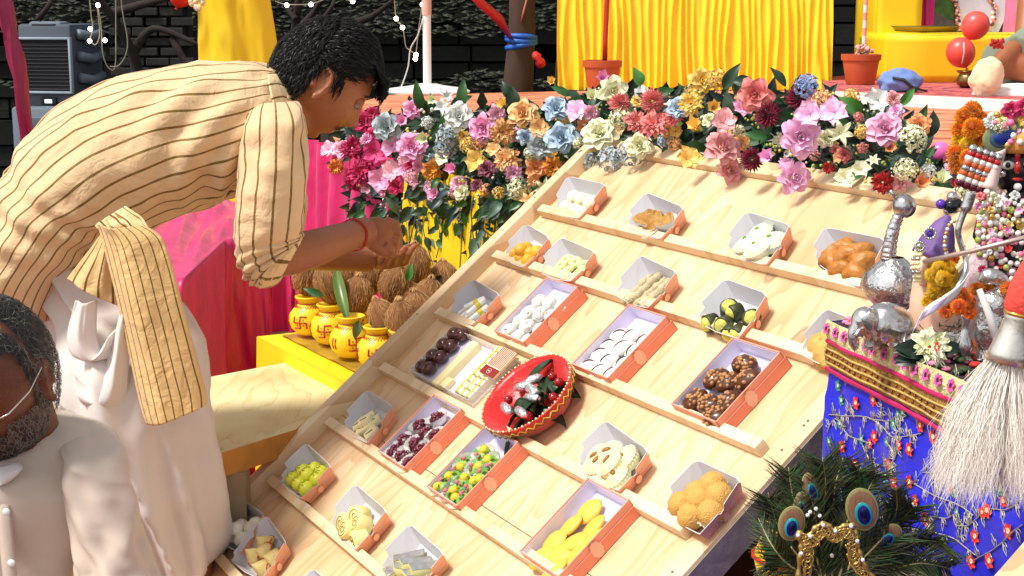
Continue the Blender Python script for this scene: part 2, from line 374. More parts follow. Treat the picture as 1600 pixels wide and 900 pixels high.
def emblem(par, pos, n, rx, ry, up=(0, 1, 0)):
    n = Vector(n).normalized(); up = Vector(up); X = up.cross(n).normalized() if abs(up.dot(n)) < .99 else Vector((1, 0, 0)); X = n.cross(up).normalized(); Y = n.cross(X)
    M_ = frame(pos, X, Y, n); m = MB()
    k = 20; vs = [(rx * (1 + .07 * math.cos(10 * q)) * math.cos(q), ry * (1 + .07 * math.cos(10 * q)) * math.sin(q), .0006) for q in [2 * math.pi * i / 40 for i in range(40)]]
    m.add(vs, [tuple(range(40))]); o = m.build('emblem', emb, par, smooth=False); o.matrix_local = M_
    return o
BOXN = []
def big_box(c4, label, rot=0, w_=.121, l_=.150, h=.032):
    cs = [buv(*c, h) for c in c4]; c = sum(cs, Vector()) / 4; c.z = .0
    rot = rot; Mx = MBRD @ TRS((c.x, c.y, .0008), (0, 0, rot))
    root = empty('sweet_box'); root.matrix_world = Mx; tag(root, label, 'sweet box', 'sweet boxes on the display board')
    a, b = w_ / 2, l_ / 2
    m = MB(); m.box((0, 0, .001), (w_, l_, .002))
    P = lambda x, y, z: Vector((x, y, z)); t = .0022
    for (x0, y0, x1, y1, inn) in ((a, -b, a, b, (-1, 0, 0)), (-a, b, -a, -b, (1, 0, 0)), (a, b, -a, b, (0, -1, 0)), (-a, -b, a, -b, (0, 1, 0))):
        quad_wall(m, P(x0, y0, 0), P(x1, y1, 0), P(x0, y0, h), P(x1, y1, h), t, inn, 0, 0)
    m.build('carton', coral, root, smooth=False)
    m = MB(); a2, b2 = a + .002, b + .002                    # the lid, pushed on from below
    for (x0, y0, x1, y1, inn) in ((a2, -b2, a2, b2, (-1, 0, 0)), (-a2, b2, -a2, -b2, (1, 0, 0)), (a2, b2, -a2, b2, (0, -1, 0)), (-a2, -b2, a2, -b2, (0, 1, 0))):
        quad_wall(m, P(x0, y0, 0.0003), P(x1, y1, 0.0003), P(x0, y0, h * .62), P(x1, y1, h * .62), .0012, inn, 0, 0)
    m.build('lid_sleeve', coral2, root, smooth=False)
    m = MB(); g = .0026
    for (x0, y0, x1, y1, inn) in ((a - g, -b + g, a - g, b - g, (-1, 0, 0)), (-a + g, b - g, -a + g, -b + g, (1, 0, 0)), (a - g, b - g, -a + g, b - g, (0, -1, 0)), (-a + g, -b + g, a - g, -b + g, (0, 1, 0))):
        quad_wall(m, P(x0, y0, .002), P(x1, y1, .002), P(x0, y0, h - .002), P(x1, y1, h - .002), .0006, inn, 0, 0)
    m.box((0, 0, .0025), (w_ - .006, l_ - .006, .001)); m.build('lining', lilac, root, smooth=False)
    emblem(root, Vector((a + .0024, -.008, h * .5)), (1, 0, 0), .0145, .0105)
    return Mx, (lambda s, t_: Vector((s * (a - .012), t_ * (b - .012), .003)))
def tray(c4, label, h=.035, notch=1, sh=.80, seed=0, dark=False):
    """folded carton tray, flared walls; c4 rim corners: top,right,bottom,left"""
    rr = random.Random(seed); t_, r_, b_, l_ = [buv(*c, h) for c in c4]; c = (t_ + r_ + b_ + l_) / 4; cb = Vector((c.x, c.y, 0))
    rim = [Vector((q.x - c.x, q.y - c.y, h)) for q in (l_, b_, r_, t_)]; base = [Vector((q.x * sh, q.y * sh, 0)) for q in rim]
    Mx = MBRD @ TRS((cb.x, cb.y, .0008)); root = empty('sweet_tray'); root.matrix_world = Mx; tag(root, label, 'sweet tray', 'small card trays on the display board')
    prof = {0: [(0, .55), (.12, .62), (.5, .6), (.88, .66), (1, .78)],      # lower wall (towards the batten)
            1: [(0, .80), (.40, .84), (.44, .70), (.52, .74), (.56, .97), (.93, 1), (1, .86)],    # right wall
            2: [(0, .86), (.10, 1.0), (.9, 1.02), (1, .95)],                   # upper wall
            3: [(0, .95), (.1, 1.02), (.62, 1.0), (.66, .76), (.86, .70), (.9, .55), (1, .5)]}  # left wall
    mo, mi = MB(), MB()
    for k in range(4):
        A, B = base[k], base[(k + 1) % 4]; A2, B2 = rim[k], rim[(k + 1) % 4]
        inn = (Vector((0, 0, 0)) - (A + B) / 2); inn.z = 0; inn.normalize()
        pr = prof[k]; bow = -.05
        pts0 = [lerp(A, B, s) - inn * (0) for s, _ in pr]; pts1 = []
        for s, hh in pr:
            hh = hh + rr.uniform(-.03, .03) if 0 < s < 1 else hh
            q = lerp(lerp(A, B, s), lerp(A2, B2, s), hh) - inn * .005 * math.sin(math.pi * s); pts1.append(q)
        for off, mm in ((0, mo), (.0013, mi)):
            n = len(pr); vs = [p + inn * off + Vector((0, 0, .0004 * (off > 0))) for p in pts0] + [p + inn * off for p in pts1]
            fs = [(j, j + 1, n + j + 1, n + j) for j in range(n - 1)]
            mm.add(vs, fs if off == 0 else [f[::-1] for f in fs])
        n = len(pr); mi.add(pts1 + [p + inn * .0013 for p in pts1], [(j, j + 1, n + j + 1, n + j) for j in range(n - 1)])
    mo.add(base, [(3, 2, 1, 0)]); mi.add([q * .99 + Vector((0, 0, .0015)) for q in base], [(0, 1, 2, 3)])
    # folded corner flap, and the fold line of the double wall
    A = lerp(rim[1], rim[2], .0); mo.build('carton', coral_l, root, smooth=False); mi.build('lining', greyl, root, smooth=False)
    m = MB(); A, B, A2, B2 = base[1], base[2], rim[1], rim[2]; nn = (B - A).cross(A2 - A).normalized()
    if nn.x < 0: nn = -nn
    def onw(s, q): return lerp(lerp(A, B, s), lerp(A2, B2, s), q)
    for s0, s1, q0, q1 in ((.56, .93, .48, .52), (.05, .42, .40, .43), (.2, .8, .08, .1)):
        m.add([onw(s0, q0) + nn * .006, onw(s1, q0) + nn * .0058, onw(s1, q1) + nn * .006, onw(s0, q1) + nn * .006], [(0, 1, 2, 3)])
    m.build('fold_line', emb_d, root, smooth=False)
    if h > .03:
        emblem(root, onw(.48, .42) + nn * .0062, nn, .0085, .0065, up=(B - A).normalized())
    bb = [q * .86 for q in base]
    def pos(s, t):
        s, t = (s + 1) / 2, (t + 1) / 2
        return lerp(lerp(bb[0], bb[1], s), lerp(bb[3], bb[2], s), t) + Vector((0, 0, .002))
    return Mx, pos
# --------------------------------------------------------------- sweets (prototype meshes, z up, sitting on z=0)
def lump(rx, ry, rz, am=.08, fr=3, seed=0, u=20, v=12, flatb=.7):
    def fn(d): return 1 + am * nz(d, fr, seed) + am * .5 * nz(d, fr * 2.7, seed + 3)
    m = MB(); m.ball((0, 0, rz * flatb), (rx, ry, rz), u, v, fn=fn)
    m.v = [(x, y, max(z, 0.0003)) for x, y, z in m.v]; return m
cup_m = mat('paper_cup', (.82, .80, .76), .7, var=.03)
def cup_mesh(r=.017, h=.013):
    m = MB(); n = 48; prof = [(r * .72, .0004), (r * .95, h * .6), (r * 1.12, h)]
    vs = []
    for (q, z) in prof:
        for k in range(n): a = 2 * math.pi * k / n; rr = q * (1 + .05 * (1 if k % 2 else -1) * (z / h)); vs.append((rr * math.cos(a), rr * math.sin(a), z))
    fs = [(i * n + k, i * n + (k + 1) % n, (i + 1) * n + (k + 1) % n, (i + 1) * n + k) for i in range(2) for k in range(n)] + [tuple(range(n))[::-1]]
    m.add(vs, fs); return m.mesh('paper_cup', [cup_m])
CUP = cup_mesh()
def proto(kind, i):
    rr = random.Random(hash(kind) % 1000 if False else sum(map(ord, kind)) + i); m = MB(); parts = []
    if kind == 'laddu':
        m = lump(.0165, .0165, .0155, .06, 5, i, 24, 14); mt = mat('gram_flour', rgb(220, 168, 84), .8, var=.18, vs=180, bump=.7, bs=500); parts = [('cup', None)] if i % 3 == 0 else []
    elif kind == 'cream_ball':
        m = lump(.0125, .0125, .0115, .03, 3, i); mt = mat('milk_sweet', rgb(250, 244, 208), .45, var=.05, sub=.1)
    elif kind == 'orange_ball':
        m = lump(.0125, .0115, .0115, .10, 4, i); mt = mat('saffron_sweet', rgb(240, 180, 52), .5, var=.15, vs=120, bump=.4, bs=300)
    elif kind == 'lime_ball':
        m = lump(.0145, .0145, .0135, .02, 3, i, 24, 14); mt = mat('lime_sweet', rgb(222, 224, 62), .4, var=.05, sub=.1)
        b = MB(); 
        for k in range(5): a = k * 1.257; b.tube([(.003 * math.cos(a), .003 * math.sin(a), .0243), (.008 * math.cos(a + .5), .008 * math.sin(a + .5), .0215)], .0006, 5)
        parts = [('crease', b, mat('lime_dark', rgb(150, 160, 30), .5))]
    elif kind == 'samosa':
        m.ball((0, 0, .010), (.018, .016, .014), 26, 16, fn=lambda d: 1 + .30 * math.cos(3 * math.atan2(d.y, d.x)) * (1 - abs(d.z)) + .10 * nz(d, 3, i) + .04 * nz(d, 9, i)); m.v = [(x, y, max(z, .0003)) for x, y, z in m.v]; mt = mat('fried_crust', rgb(196, 128, 52), .45, var=.35, vs=70, bump=.5, bs=150)
    elif kind == 'green_peda':
        m = lump(.017, .016, .012, .05, 3, i, 22, 12); mt = mat('pale_green_sweet', rgb(232, 238, 196), .5, var=.06)
        b = MB(); b.ball((0.001, 0, .0205), (.0032, .0026, .0015), 10, 6); parts = [('pistachio', b, mat('pistachio', rgb(96, 150, 40), .5)), ('cup', None)]
    elif kind == 'ring_disc':
        prof = [(.0105, 0), (.0125, .003), (.0115, .008), (.006, .0092), (.004, .0075), (.0001, .007)]; m.lathe(prof, 22, wob=lambda q, z: 1 + .04 * math.sin(3 * q + i)); mt = mat('pale_yellow_sweet', rgb(246, 236, 160), .5, var=.05)
        b = MB(); b.ball((0, 0, .0076), (.003, .003, .0015), 10, 6); parts = [('green_centre', b, mat('green_centre', rgb(110, 170, 40), .5))]
    elif kind == 'stick_roll':
        pts = [(-.032 + .064 * k / 10, .0012 * math.sin(k * 1.1 + i), .0065 + .0008 * math.sin(k * 2)) for k in range(11)]
        m.tube(pts, [.0045] + [.0062 + .0007 * math.sin(k * 2.4) for k in range(9)] + [.0045], 14); mt = mat('sesame_roll', rgb(206, 190, 150), .8, var=.45, vs=260, bump=.6, bs=400)
    elif kind == 'rim_roll':
        m.lathe([(.0001, .004), (.010, .004), (.0122, .002), (.0125, .017), (.0105, .0185), (.0001, .0165)], 20, wob=lambda q, z: 1 + .06 * math.sin(2 * q + i)); mt = mat('dark_green_peel', rgb(62, 66, 30), .5, var=.4, vs=80)
        b = lump(.0098, .0098, .006, .15, 5, i, 16, 8); b.v = [(x, y, z + .0135) for x, y, z in b.v]; parts = [('filling', b, mat('green_filling', rgb(208, 204, 92), .6, var=.3, vs=200, bump=.5))]
    elif kind == 'biscuit':
        m = lump(.021, .018, .009, .07, 3, i, 24, 10, .8); mt = mat('biscuit', rgb(214, 170, 88), .75, var=.35, vs=55, bump=.5, bs=200)
    elif kind == 'wrapped_stick':
        m.box((0, 0, .006), (.044, .011, .010), bev=.003); mt = mat('white_wrap', (.82, .82, .78), .35, var=.08, vs=90, bump=.5, bs=120)
        b = MB(); b.box((.004, 0, .0062), (.014, .0115, .0105), bev=.003); parts = [('yellow_band', b, mat('yellow_band', rgb(224, 200, 60), .5))]
    elif kind == 'flake_puff':
        m = lump(.0150, .0125, .010, .16, 4, i, 22, 12); mt = mat('white_flaky', rgb(244, 232, 220), .7, var=.22, vs=150, bump=.7, bs=300)
        b = MB()
        for k in range(7):
            a = rr.uniform(0, 6.28); r0 = rr.uniform(.002, .010); b.tube([(r0 * math.cos(a), r0 * math.sin(a), .0172 - r0 * .5), (r0 * math.cos(a) + .004 * math.cos(k), r0 * math.sin(a) + .004 * math.sin(k), .0168 - r0 * .5)], .0009, 5)
        parts = [('brown_flake', b, mat('brown_flake', rgb(140, 84, 60), .6))]
    elif kind == 'crescent_oval':
        m = lump(.0185, .0135, .0085, .03, 2, i, 24, 12, .8); mt = mat('white_sweet', rgb(248, 244, 232), .4, var=.04, sub=.1)
        b = MB(); b.tube([(-.0115, .001, .0142), (-.006, .0042, .0150), (0, .0056, .0150), (.006, .0042, .0150), (.0115, .001, .0142)], [.0004, .0013, .0016, .0013, .0004], 6); parts = [('chocolate_arc', b, mat('chocolate_arc', rgb(70, 34, 24), .4))]
    elif kind == 'nut_cluster':
        m = lump(.0185, .014, .012, .12, 4, i, 20, 12); mt = mat('caramel_base', rgb(96, 50, 26), .3, var=.4, vs=80, coat=.3)
        b = MB(); c2 = mat('roast_nut', rgb(188, 134, 84), .45, var=.3, vs=120)
        for k in range(24):
            a = rr.uniform(0, 6.28); ph = rr.uniform(0, 1.25); d = Vector((math.sin(ph) * math.cos(a) * .017, math.sin(ph) * math.sin(a) * .0135, .0085 + math.cos(ph) * .0125)); s_ = rr.uniform(.0022, .0036)
            b.ball(d, (s_, s_ * .8, s_ * .7), 6, 4, rot=Euler((rr.random() * 3, rr.random() * 3, 0)).to_matrix())
        parts = [('chopped_nuts', b, c2)]
    elif kind == 'berry_cluster':
        m = lump(.0125, .0125, .010, .1, 4, i, 16, 10); mt = mat('berry_base', rgb(80, 14, 34), .35)
        b = MB()
        for k in range(22):
            a = rr.uniform(0, 6.28); ph = rr.uniform(0, 1.35); d = Vector((math.sin(ph) * math.cos(a) * .0125, math.sin(ph) * math.sin(a) * .0125, .007 + math.cos(ph) * .0105)); s_ = rr.uniform(.0024, .0034)
            b.ball(d, s_, 8, 5)
        parts = [('berries', b, mat('berries', rgb(112, 18, 48), .25, var=.35, vs=90, coat=.4)), ('cup', None)]
    elif kind == 'fruit_cup':
        m = lump(.0130, .012, .010, .1, 4, i, 16, 10); mt = mat('green_sweet', rgb(150, 190, 84), .5, var=.3, vs=90)
        b = lump(.007, .007, .006, .05, 3, i, 14, 8); b.v = [(x + .004, y - .003, z + .011) for x, y, z in b.v]
        c3 = MB(); c3.ball((-.006, .004, .017), .0034, 8, 5); c3.ball((-.009, -.001, .0155), .0026, 8, 5)
        l3 = MB()
        for k in range(4): a = k * 1.6 + i; X = Vector((math.cos(a), math.sin(a), 0)); l3.add([X * .003 + Vector((0, 0, .015)), X * .009 + Vector((-X.y, X.x, 0)) * .004 + Vector((0, 0, .019)), X * .015 + Vector((0, 0, .016)), X * .009 - Vector((-X.y, X.x, 0)) * .004 + Vector((0, 0, .019))], [(0, 1, 2, 3)])
        parts = [('yellow_centre', b, mat('yellow_centre', rgb(232, 200, 40), .45)), ('pink_bead', c3, mat('pink_bead', rgb(214, 110, 130), .4)), ('green_strip', l3, mat('green_strip', rgb(92, 160, 66), .5, var=.2)), ('cup', None)]
    elif kind == 'yellow_slab':
        m = lump(.0215, .0165, .0055, .04, 2, i, 28, 8, .9); mt = mat('yellow_barfi', rgb(236, 190, 74), .55, var=.08, vs=60, bump=.2, bs=200)
    elif kind == 'chocolate':
        m = lump(.0125, .0125, .0105, .01, 2, i, 24, 12); mt = mat('chocolate', rgb(78, 34, 26), .28, var=.1, coat=.4)
    elif kind == 'wrapped_candy':
        m.box((0, 0, .005), (.017, .012, .010), bev=.002); mt = mat('clear_wrap', (.8, .81, .76), .2, var=.12, vs=200, bump=.8, bs=160)
        b = MB(); b.box((0.001, 0, .0056), (.009, .0124, .0102), bev=.002); b.box((-.0075, 0, .003), (.004, .013, .004), bev=.001); parts = [('yellow_print', b, mat('yellow_print', rgb(226, 206, 70), .3, var=.3, vs=140))]
    elif kind == 'cream_barfi':
        m.box((0, 0, .006), (.027, .017, .012), bev=.003); mt = mat('cream_barfi', rgb(240, 230, 180), .6, var=.1, vs=100, bump=.3)
        b = MB(); b.tube([(-.008, 0.002, .0122), (.006, -.003, .0122)], [.0008, .0012], 5); parts = [('nut_sliver', b, mat('nut_sliver', rgb(120, 90, 50), .6))]
    elif kind == 'swiss_roll':
        m.lathe([(.0001, 0), (.013, 0), (.0145, .002), (.0145, .020), (.013, .022), (.0001, .0215)], 24, wob=lambda q, z: 1 + .04 * math.sin(2 * q + i)); mt = mat('cream_roll', rgb(244, 226, 150), .55, var=.08, vs=60)
        b = MB(); b.tube([(r_ * math.cos(a_), r_ * math.sin(a_), .0222) for r_, a_ in [(.0015 + .0105 * k / 26, k * .48) for k in range(27)]], .0006, 5); parts = [('spiral', b, mat('spiral_line', rgb(150, 120, 60), .6))]
    elif kind == 'silver_wedge':
        m.add([(-.016, -.009, 0), (.016, -.009, 0), (-.016, -.009, .022), (-.016, .009, 0), (.016, .009, 0), (-.016, .009, .022)], [(0, 1, 2), (5, 4, 3), (0, 3, 4, 1), (1, 4, 5, 2), (2, 5, 3, 0)]); mt = mat('pistachio_barfi', rgb(206, 200, 132), .6, var=.12, vs=80)
        b = MB(); b.add([(.0155, -.008, .0008), (.0155, .008, .0008), (-.0150, .008, .0222), (-.0150, -.008, .0222)], [(0, 1, 2, 3)]); parts = [('silver_leaf', b, mat('silver_leaf', (.75, .75, .75), .3, .85, var=.3, vs=120, bump=.6, bs=140))]
    elif kind == 'almond_patty':
        m = lump(.0195, .0175, .0105, .06, 3, i, 24, 12); mt = mat('cream_patty', rgb(244, 236, 170), .6, var=.08, vs=80, bump=.3)
        b = MB(); b.ball((.001, 0, .0182), (.0062, .0032, .0022), 12, 7, rot=Matrix.Rotation(.5 + i, 3, 'Z')); parts = [('almond', b, mat('almond', rgb(158, 100, 44), .55, var=.15)), ('cup', None)]
    elif kind == 'egg_sweet':
        m = lump(.0155, .0125, .0125, .03, 2, i, 22, 12); mt = mat('egg_white_sweet', rgb(246, 242, 220), .45, var=.04, sub=.1)
    elif kind == 'cone_fold':
        m.lathe([(.0155, 0), (.0160, .004), (.009, .014), (.0002, .024)], 14, wob=lambda q, z: 1 + .12 * math.sin(2 * q + i)); mt = mat('folded_pastry', rgb(232, 204, 130), .6, var=.3, vs=70, bump=.4)
        b = MB(); b.tube([(.016 * math.cos(a), .016 * math.sin(a), .003 + .002 * math.sin(3 * a)) for a in [k * .35 for k in range(15)]], .0016, 6); parts = [('orange_rim', b, mat('orange_rim', rgb(196, 84, 30), .5))]
    elif kind == 'folded_pancake':
        m = MB()
        def fn(u, v):
            a = (u - .5) * 2.9; r = .019 * (.35 + .65 * v); return (math.sin(a) * r, (v - .5) * .012 + .002 * math.sin(u * 9), .002 + .018 * abs(math.cos(a * .55)) * v + .001 * math.sin(u * 20))
        m.grid(fn, 16, 8); mt = mat('brown_pancake', rgb(214, 160, 80), .6, var=.4, vs=90, bump=.5)
        parts = [('cup', None)]
    me = m.mesh(kind, [mt]); pm = []
    for p_ in parts:
        if p_[0] == 'cup': pm.append(('paper_cup', CUP))
        else: pm.append((p_[0], p_[1].mesh(p_[0], [p_[2]])))
    return me, pm
PROTO = {}
ORD = ['topmost', 'second from the top', 'third from the top', 'fourth from the top', 'fifth from the top', 'sixth from the top', 'seventh from the top', 'eighth from the top', 'ninth from the top', 'tenth from the top', 'eleventh from the top', 'twelfth from the top', 'thirteenth from the top', 'fourteenth from the top', 'fifteenth from the top'] + ['number %d from the top' % k for k in range(16, 40)]
def pix(p):                 # where a world point falls in the photo
    s, c = math.sin(PITCH), math.cos(PITCH); d = Vector(p) - Vector((0, 0, CAMZ)); fw = d.y * c - d.z * s; return (800 + F * d.x / fw, 450 - F * (d.z * c + d.y * s) / fw)
def rank_labels(obs, label, tail):
    """labels that say which one: ordered from the top of the picture down"""
    srt = sorted(obs, key=lambda o: pix(o.matrix_world.translation)[1])
    for i, o in enumerate(srt):
        w_ = ORD[i] if i < len(srt) - 1 or len(srt) < 3 else 'lowest'
        o['label'] = label + ', ' + w_
def put_sweets(kind, nm, label, group, Mx, pos, places, sc=1, tilt=.25, z=.004, flipx=0):
    made = []; sc = sc * 1.2
    rr = random.Random(sum(map(ord, kind + label)))
    for i, p in enumerate(places):
        k = (kind, i % 4)
        if k not in PROTO: PROTO[k] = proto(*k)
        me, pm = PROTO[k]
        s, t = p[0], p[1]; zz = p[2] if len(p) > 2 else 0; rz = p[3] if len(p) > 3 else rr.uniform(-3.1, 3.1)
        c = pos(s, t); c = Vector((c.x, c.y, c.z + zz + z + .0008))
        if sc * .0 == 0: pass
        Mo = Mx @ Matrix.Translation(c) @ Euler((rr.uniform(-tilt, tilt) + (p[4] if len(p) > 4 else 0), rr.uniform(-tilt, tilt), rz)).to_matrix().to_4x4() @ Matrix.Diagonal((sc, sc, sc, 1))
        o = inst(me, nm); o.matrix_world = Mo; tag(o, label, 'sweet', group)
        for (pn, pme) in pm: inst(pme, pn, o)
        made.append(o)
    if len(made) <= 15: rank_labels(made, label, '')
    else:
        for i, o in enumerate(made): o['label'] = label + ', ' + ['lowest', 'second', 'third', 'fourth', 'fifth', 'sixth', 'seventh', 'topmost'][i // 3] + (' row, ' if i // 3 in (0, 7) else ' row from below, ') + ['left', 'middle', 'right'][i % 3]
    return made
SW = 'sweets laid out in '
def fill_box(args, kind, nm, boxlabel, label, places, big=False, **kw):
    bk = kw.pop('bk', {})
    Mx, pos = (big_box if big else tray)(args, boxlabel, **bk); put_sweets(kind, nm, label, 'sweets: ' + label, Mx, pos, places, **kw)
    return Mx, pos
G3 = lambda cols, rows, x0=-.8, x1=.8, y0=-.9, y1=.4: [(lerp(x0, x1, i / max(cols - 1, 1)), lerp(y0, y1, j / max(rows - 1, 1))) for j in range(rows) for i in range(cols)]
def jit(pl, a=.08, seed=1):
    r = random.Random(seed); return [(p[0] + r.uniform(-a, a), p[1] + r.uniform(-a, a)) + tuple(p[2:]) for p in pl]
# big boxes (top, right, bottom, left rim corners)
fill_box([(850, 430), (897, 447), (823, 542), (778, 515)], 'flake_puff', 'flaky_puff', 'coral box of flaky white puffs, second shelf from the top on the left', 'white flaky puff with brown flecks', jit(G3(3, 4, -.85, .85, -.95, .45)), True)
fill_box([(975, 472), (1037, 492), (957, 598), (898, 570)], 'crescent_oval', 'oval_sweet', 'coral box of white ovals with chocolate arcs, beside the red basket', 'white oval sweet topped with a thin chocolate arc', jit([(p[0], p[1], 0, .6 + .5 * (i % 3)) for i, p in enumerate(G3(3, 4, -.75, .75, -.95, .35))], .06), True, sc=.95)
fill_box([(1141, 525), (1215, 550), (1122, 662), (1055, 633)], 'nut_cluster', 'nut_cluster', 'coral box of brown nut clusters, nearest the blue altar cloth', 'brown caramel cluster covered in chopped nuts', jit([(-.1, .62, 0, .2), (-.7, 0, 0, 1.3), (0, 0, 0, 1.1), (.7, .25, 0, .9), (-.75, -.7, 0, 1.2), (0, -.75, 0, .3), (.72, -.42, 0, 1.4), (.7, -.98, 0, .1)], .04), True, sc=1.05)
fill_box([(677, 614), (715, 637), (633, 735), (597, 707)], 'berry_cluster', 'berry_cluster', 'coral box of dark purple berry clusters in white paper cups', 'dark purple berry cluster in a white paper cup', jit([(-.1, .55), (.1, .08), (-.72, .12), (.78, .1), (-.75, -.42), (0, -.38), (.75, -.4), (-.72, -.92), (0, -.9), (.75, -.92)], .05), True)
fill_box([(750, 665), (810, 690), (717, 792), (673, 760)], 'fruit_cup', 'fruit_sweet', 'coral box of green and yellow decorated sweets below the red basket', 'green sweet with yellow centre and pink beads', jit([(-.3, .4), (.5, .4), (-.8, -.05), (0, -.02), (.8, 0), (-.75, -.5), (0, -.48), (.75, -.45), (-.75, -.95), (0, -.92), (.75, -.92)], .05), True, sc=1.05)
fill_box([(913, 745), (975, 780), (880, 905), (818, 863)], 'yellow_slab', 'yellow_slab', 'coral box of yellow slab sweets, lowest of the large coral boxes', 'smooth yellow rounded slab sweet', jit([(-.45, .55, 0, 1.2), (.3, .3, 0, 1.3), (.85, .1, 0, 1.1), (-.65, .02, 0, 1.0), (.15, -.2, 0, .8), (-.72, -.48, 0, 1.2), (0, -.62, 0, 1.0), (.7, -.45, 0, 1.3), (-.6, -.98, 0, .9), (.3, -1, 0, 1.2)], .03), True, sc=.98, bk={'l_': .156})
# small trays
fill_box([(888, 276), (946, 288), (902, 338), (860, 324)], 'cream_ball', 'cream_ball', 'small tray of cream balls at the top left corner of the board', 'cream white ball sweet in the topmost left tray', jit(G3(3, 2, -.75, .75, -.7, .2), .06), bk={'seed': 1, 'h': .034})
fill_box([(1010, 302), (1068, 325), (1030, 370), (970, 345)], 'folded_pancake', 'folded_sweet', 'small tray of folded brown pancakes on the top shelf', 'folded golden brown pancake sweet in a paper cup', jit([(-.6, -.4, .004, 1.2), (-.15, -.3, .006, 1.4), (.3, -.1, .004, 1.3), (.75, .05, .004, 1.5), (.3, -.75, 0, .4)], .04), sc=1.0, bk={'seed': 2})
fill_box([(1168, 332), (1235, 352), (1195, 410), (1125, 385)], 'green_peda', 'round_sweet', 'small tray of pale green round sweets on the top shelf', 'pale green round sweet with a pistachio dot', jit([(-.2, .55), (.6, .2), (-.5, -.45), (.35, -.65, .004)], .04), bk={'seed': 3}, sc=1.15)
fill_box([(1290, 356), (1385, 375), (1340, 445), (1263, 400)], 'samosa', 'samosa', 'small tray of brown fried samosas beside the silver rosewater sprinkler', 'golden brown fried samosa', jit([(-.45, .5), (.3, .45, .006), (-.75, -.1, .0, 1.5), (.1, -.1, .010, .3), (.75, .1, .004), (-.1, -.75, 0, .1), (-.7, -.6), (.6, -.55, 0)], .04), bk={'seed': 4}, sc=.95)
fill_box([(822, 351), (858, 372), (815, 415), (778, 395)], 'orange_ball', 'orange_ball', 'small tray of orange ball sweets against the left rail', 'orange yellow ball sweet', jit([(-.7, -.6), (0, -.75), (.7, -.6), (-.4, .1), (.35, .05), (.0, -.3, .014), (.75, .3)], .05), bk={'seed': 5, 'h': .034})
fill_box([(876, 372), (930, 394), (890, 436), (835, 420)], 'ring_disc', 'ring_sweet', 'small tray of pale yellow rings with green centres', 'pale yellow ring sweet with a green centre', jit(G3(3, 3, -.75, .75, -.8, .45), .07), bk={'seed': 6}, sc=.95)
fill_box([(1000, 400), (1057, 425), (1010, 478), (952, 455)], 'stick_roll', 'sesame_roll', 'small tray of sesame stick rolls in the middle of the second shelf', 'grey beige sesame stick roll', [(-.6, -.3, 0, 1.45), (-.15, -.25, 0, 1.5), (.3, -.2, 0, 1.45), (.7, -.15, 0, 1.5), (.1, -.2, .009, 1.48)], tilt=.05, bk={'seed': 7}, sc=1.0)
fill_box([(1133, 437), (1198, 460), (1152, 525), (1078, 495)], 'rim_roll', 'green_roll', 'small tray of dark rimmed green rolls on the second shelf', 'dark rimmed roll with a yellow green filling', [(-.1, .5, .0, 0, .9), (.75, .3, 0, 1, 1.0), (-.6, .05, 0, 2, .5), (-.85, -.65, 0, 0, 1.1), (-.25, -.5, 0, .5, 1.2), (.25, -.6, 0, .3, 1.2), (.75, -.5, 0, .2, 1.1)], tilt=.2, bk={'seed': 8}, sc=1.05)
fill_box([(1290, 484), (1345, 505), (1302, 568), (1240, 545)], 'biscuit', 'round_biscuit', 'small tray of yellow brown biscuits partly behind the blue altar cloth', 'yellow brown speckled biscuit', jit([(-.6, -.3, .0, 0, .3), (.1, -.5, .004, 1, .5), (-.2, .4, .006, 2, .3), (.6, .1, .008, 1, .4), (.7, -.7, 0)], .04), bk={'seed': 9}, sc=1.1)
fill_box([(738, 437), (780, 460), (735, 505), (692, 482)], 'wrapped_stick', 'wrapped_stick', 'small tray of white wrapped sticks against the left rail', 'white paper wrapped stick sweet with yellow print', [(-.6, -.3, 0, 1.2), (-.2, -.4, .002, 1.3), (.2, -.3, 0, 1.1), (.6, -.3, .002, 1.3), (0, .1, .011, 1.0), (.4, -.1, .012, 1.5)], tilt=.12, bk={'seed': 10, 'h': .034}, sc=.92)
fill_box([(572, 610), (613, 635), (570, 690), (525, 662)], 'cream_barfi', 'cream_barfi', 'small tray of cream coloured barfi blocks on the left side', 'cream coloured barfi block with a nut sliver', jit([(-.6, -.5, 0, 1.2), (0, -.65, .003, .9), (.6, -.5, 0, 1.3), (-.3, .1, .003, 1.1), (.4, .1, .004, 1.3), (.1, -.25, .013, 1)], .04), bk={'seed': 11, 'h': .036})
fill_box([(478, 693), (516, 728), (467, 777), (425, 745)], 'lime_ball', 'lime_ball', 'small tray of bright lime yellow balls near the left rail', 'bright lime yellow ball sweet', jit([(-.65, -.75), (.1, -.7, .002), (.75, -.6), (-.5, .1), (.2, .1, .004), (.8, .2), (0, .75), (.6, .75)], .03), bk={'seed': 12, 'h': .036}, sc=.94)
fill_box([(555, 757), (603, 798), (552, 857), (505, 815)], 'swiss_roll', 'cream_roll', 'small tray of cream yellow rolls on the lower left', 'pale yellow spiral roll sweet', [(-.6, -.3, .0, 0, .6), (.1, -.6, .004, 0, .35), (.5, .1, .004, 0, .5), (-.3, .45, .002, 1, .5), (.8, -.4, .0, 0, .8)], tilt=.2, bk={'seed': 13}, sc=1.08)
fill_box([(640, 820), (693, 865), (645, 915), (582, 885)], 'silver_wedge', 'silver_wedge', 'small tray of green wedge sweets with silver leaf at the bottom edge', 'pale green wedge sweet covered in silver leaf', jit([(-.6, -.5, 0, 1.4), (.0, -.6, 0, 1.2), (.6, -.5, 0, 1.5), (-.5, .2, 0, 1.2), (.1, .15, 0, 1.4), (.7, .2, 0, 1.3)], .03), tilt=.3, bk={'seed': 14}, sc=1.15)
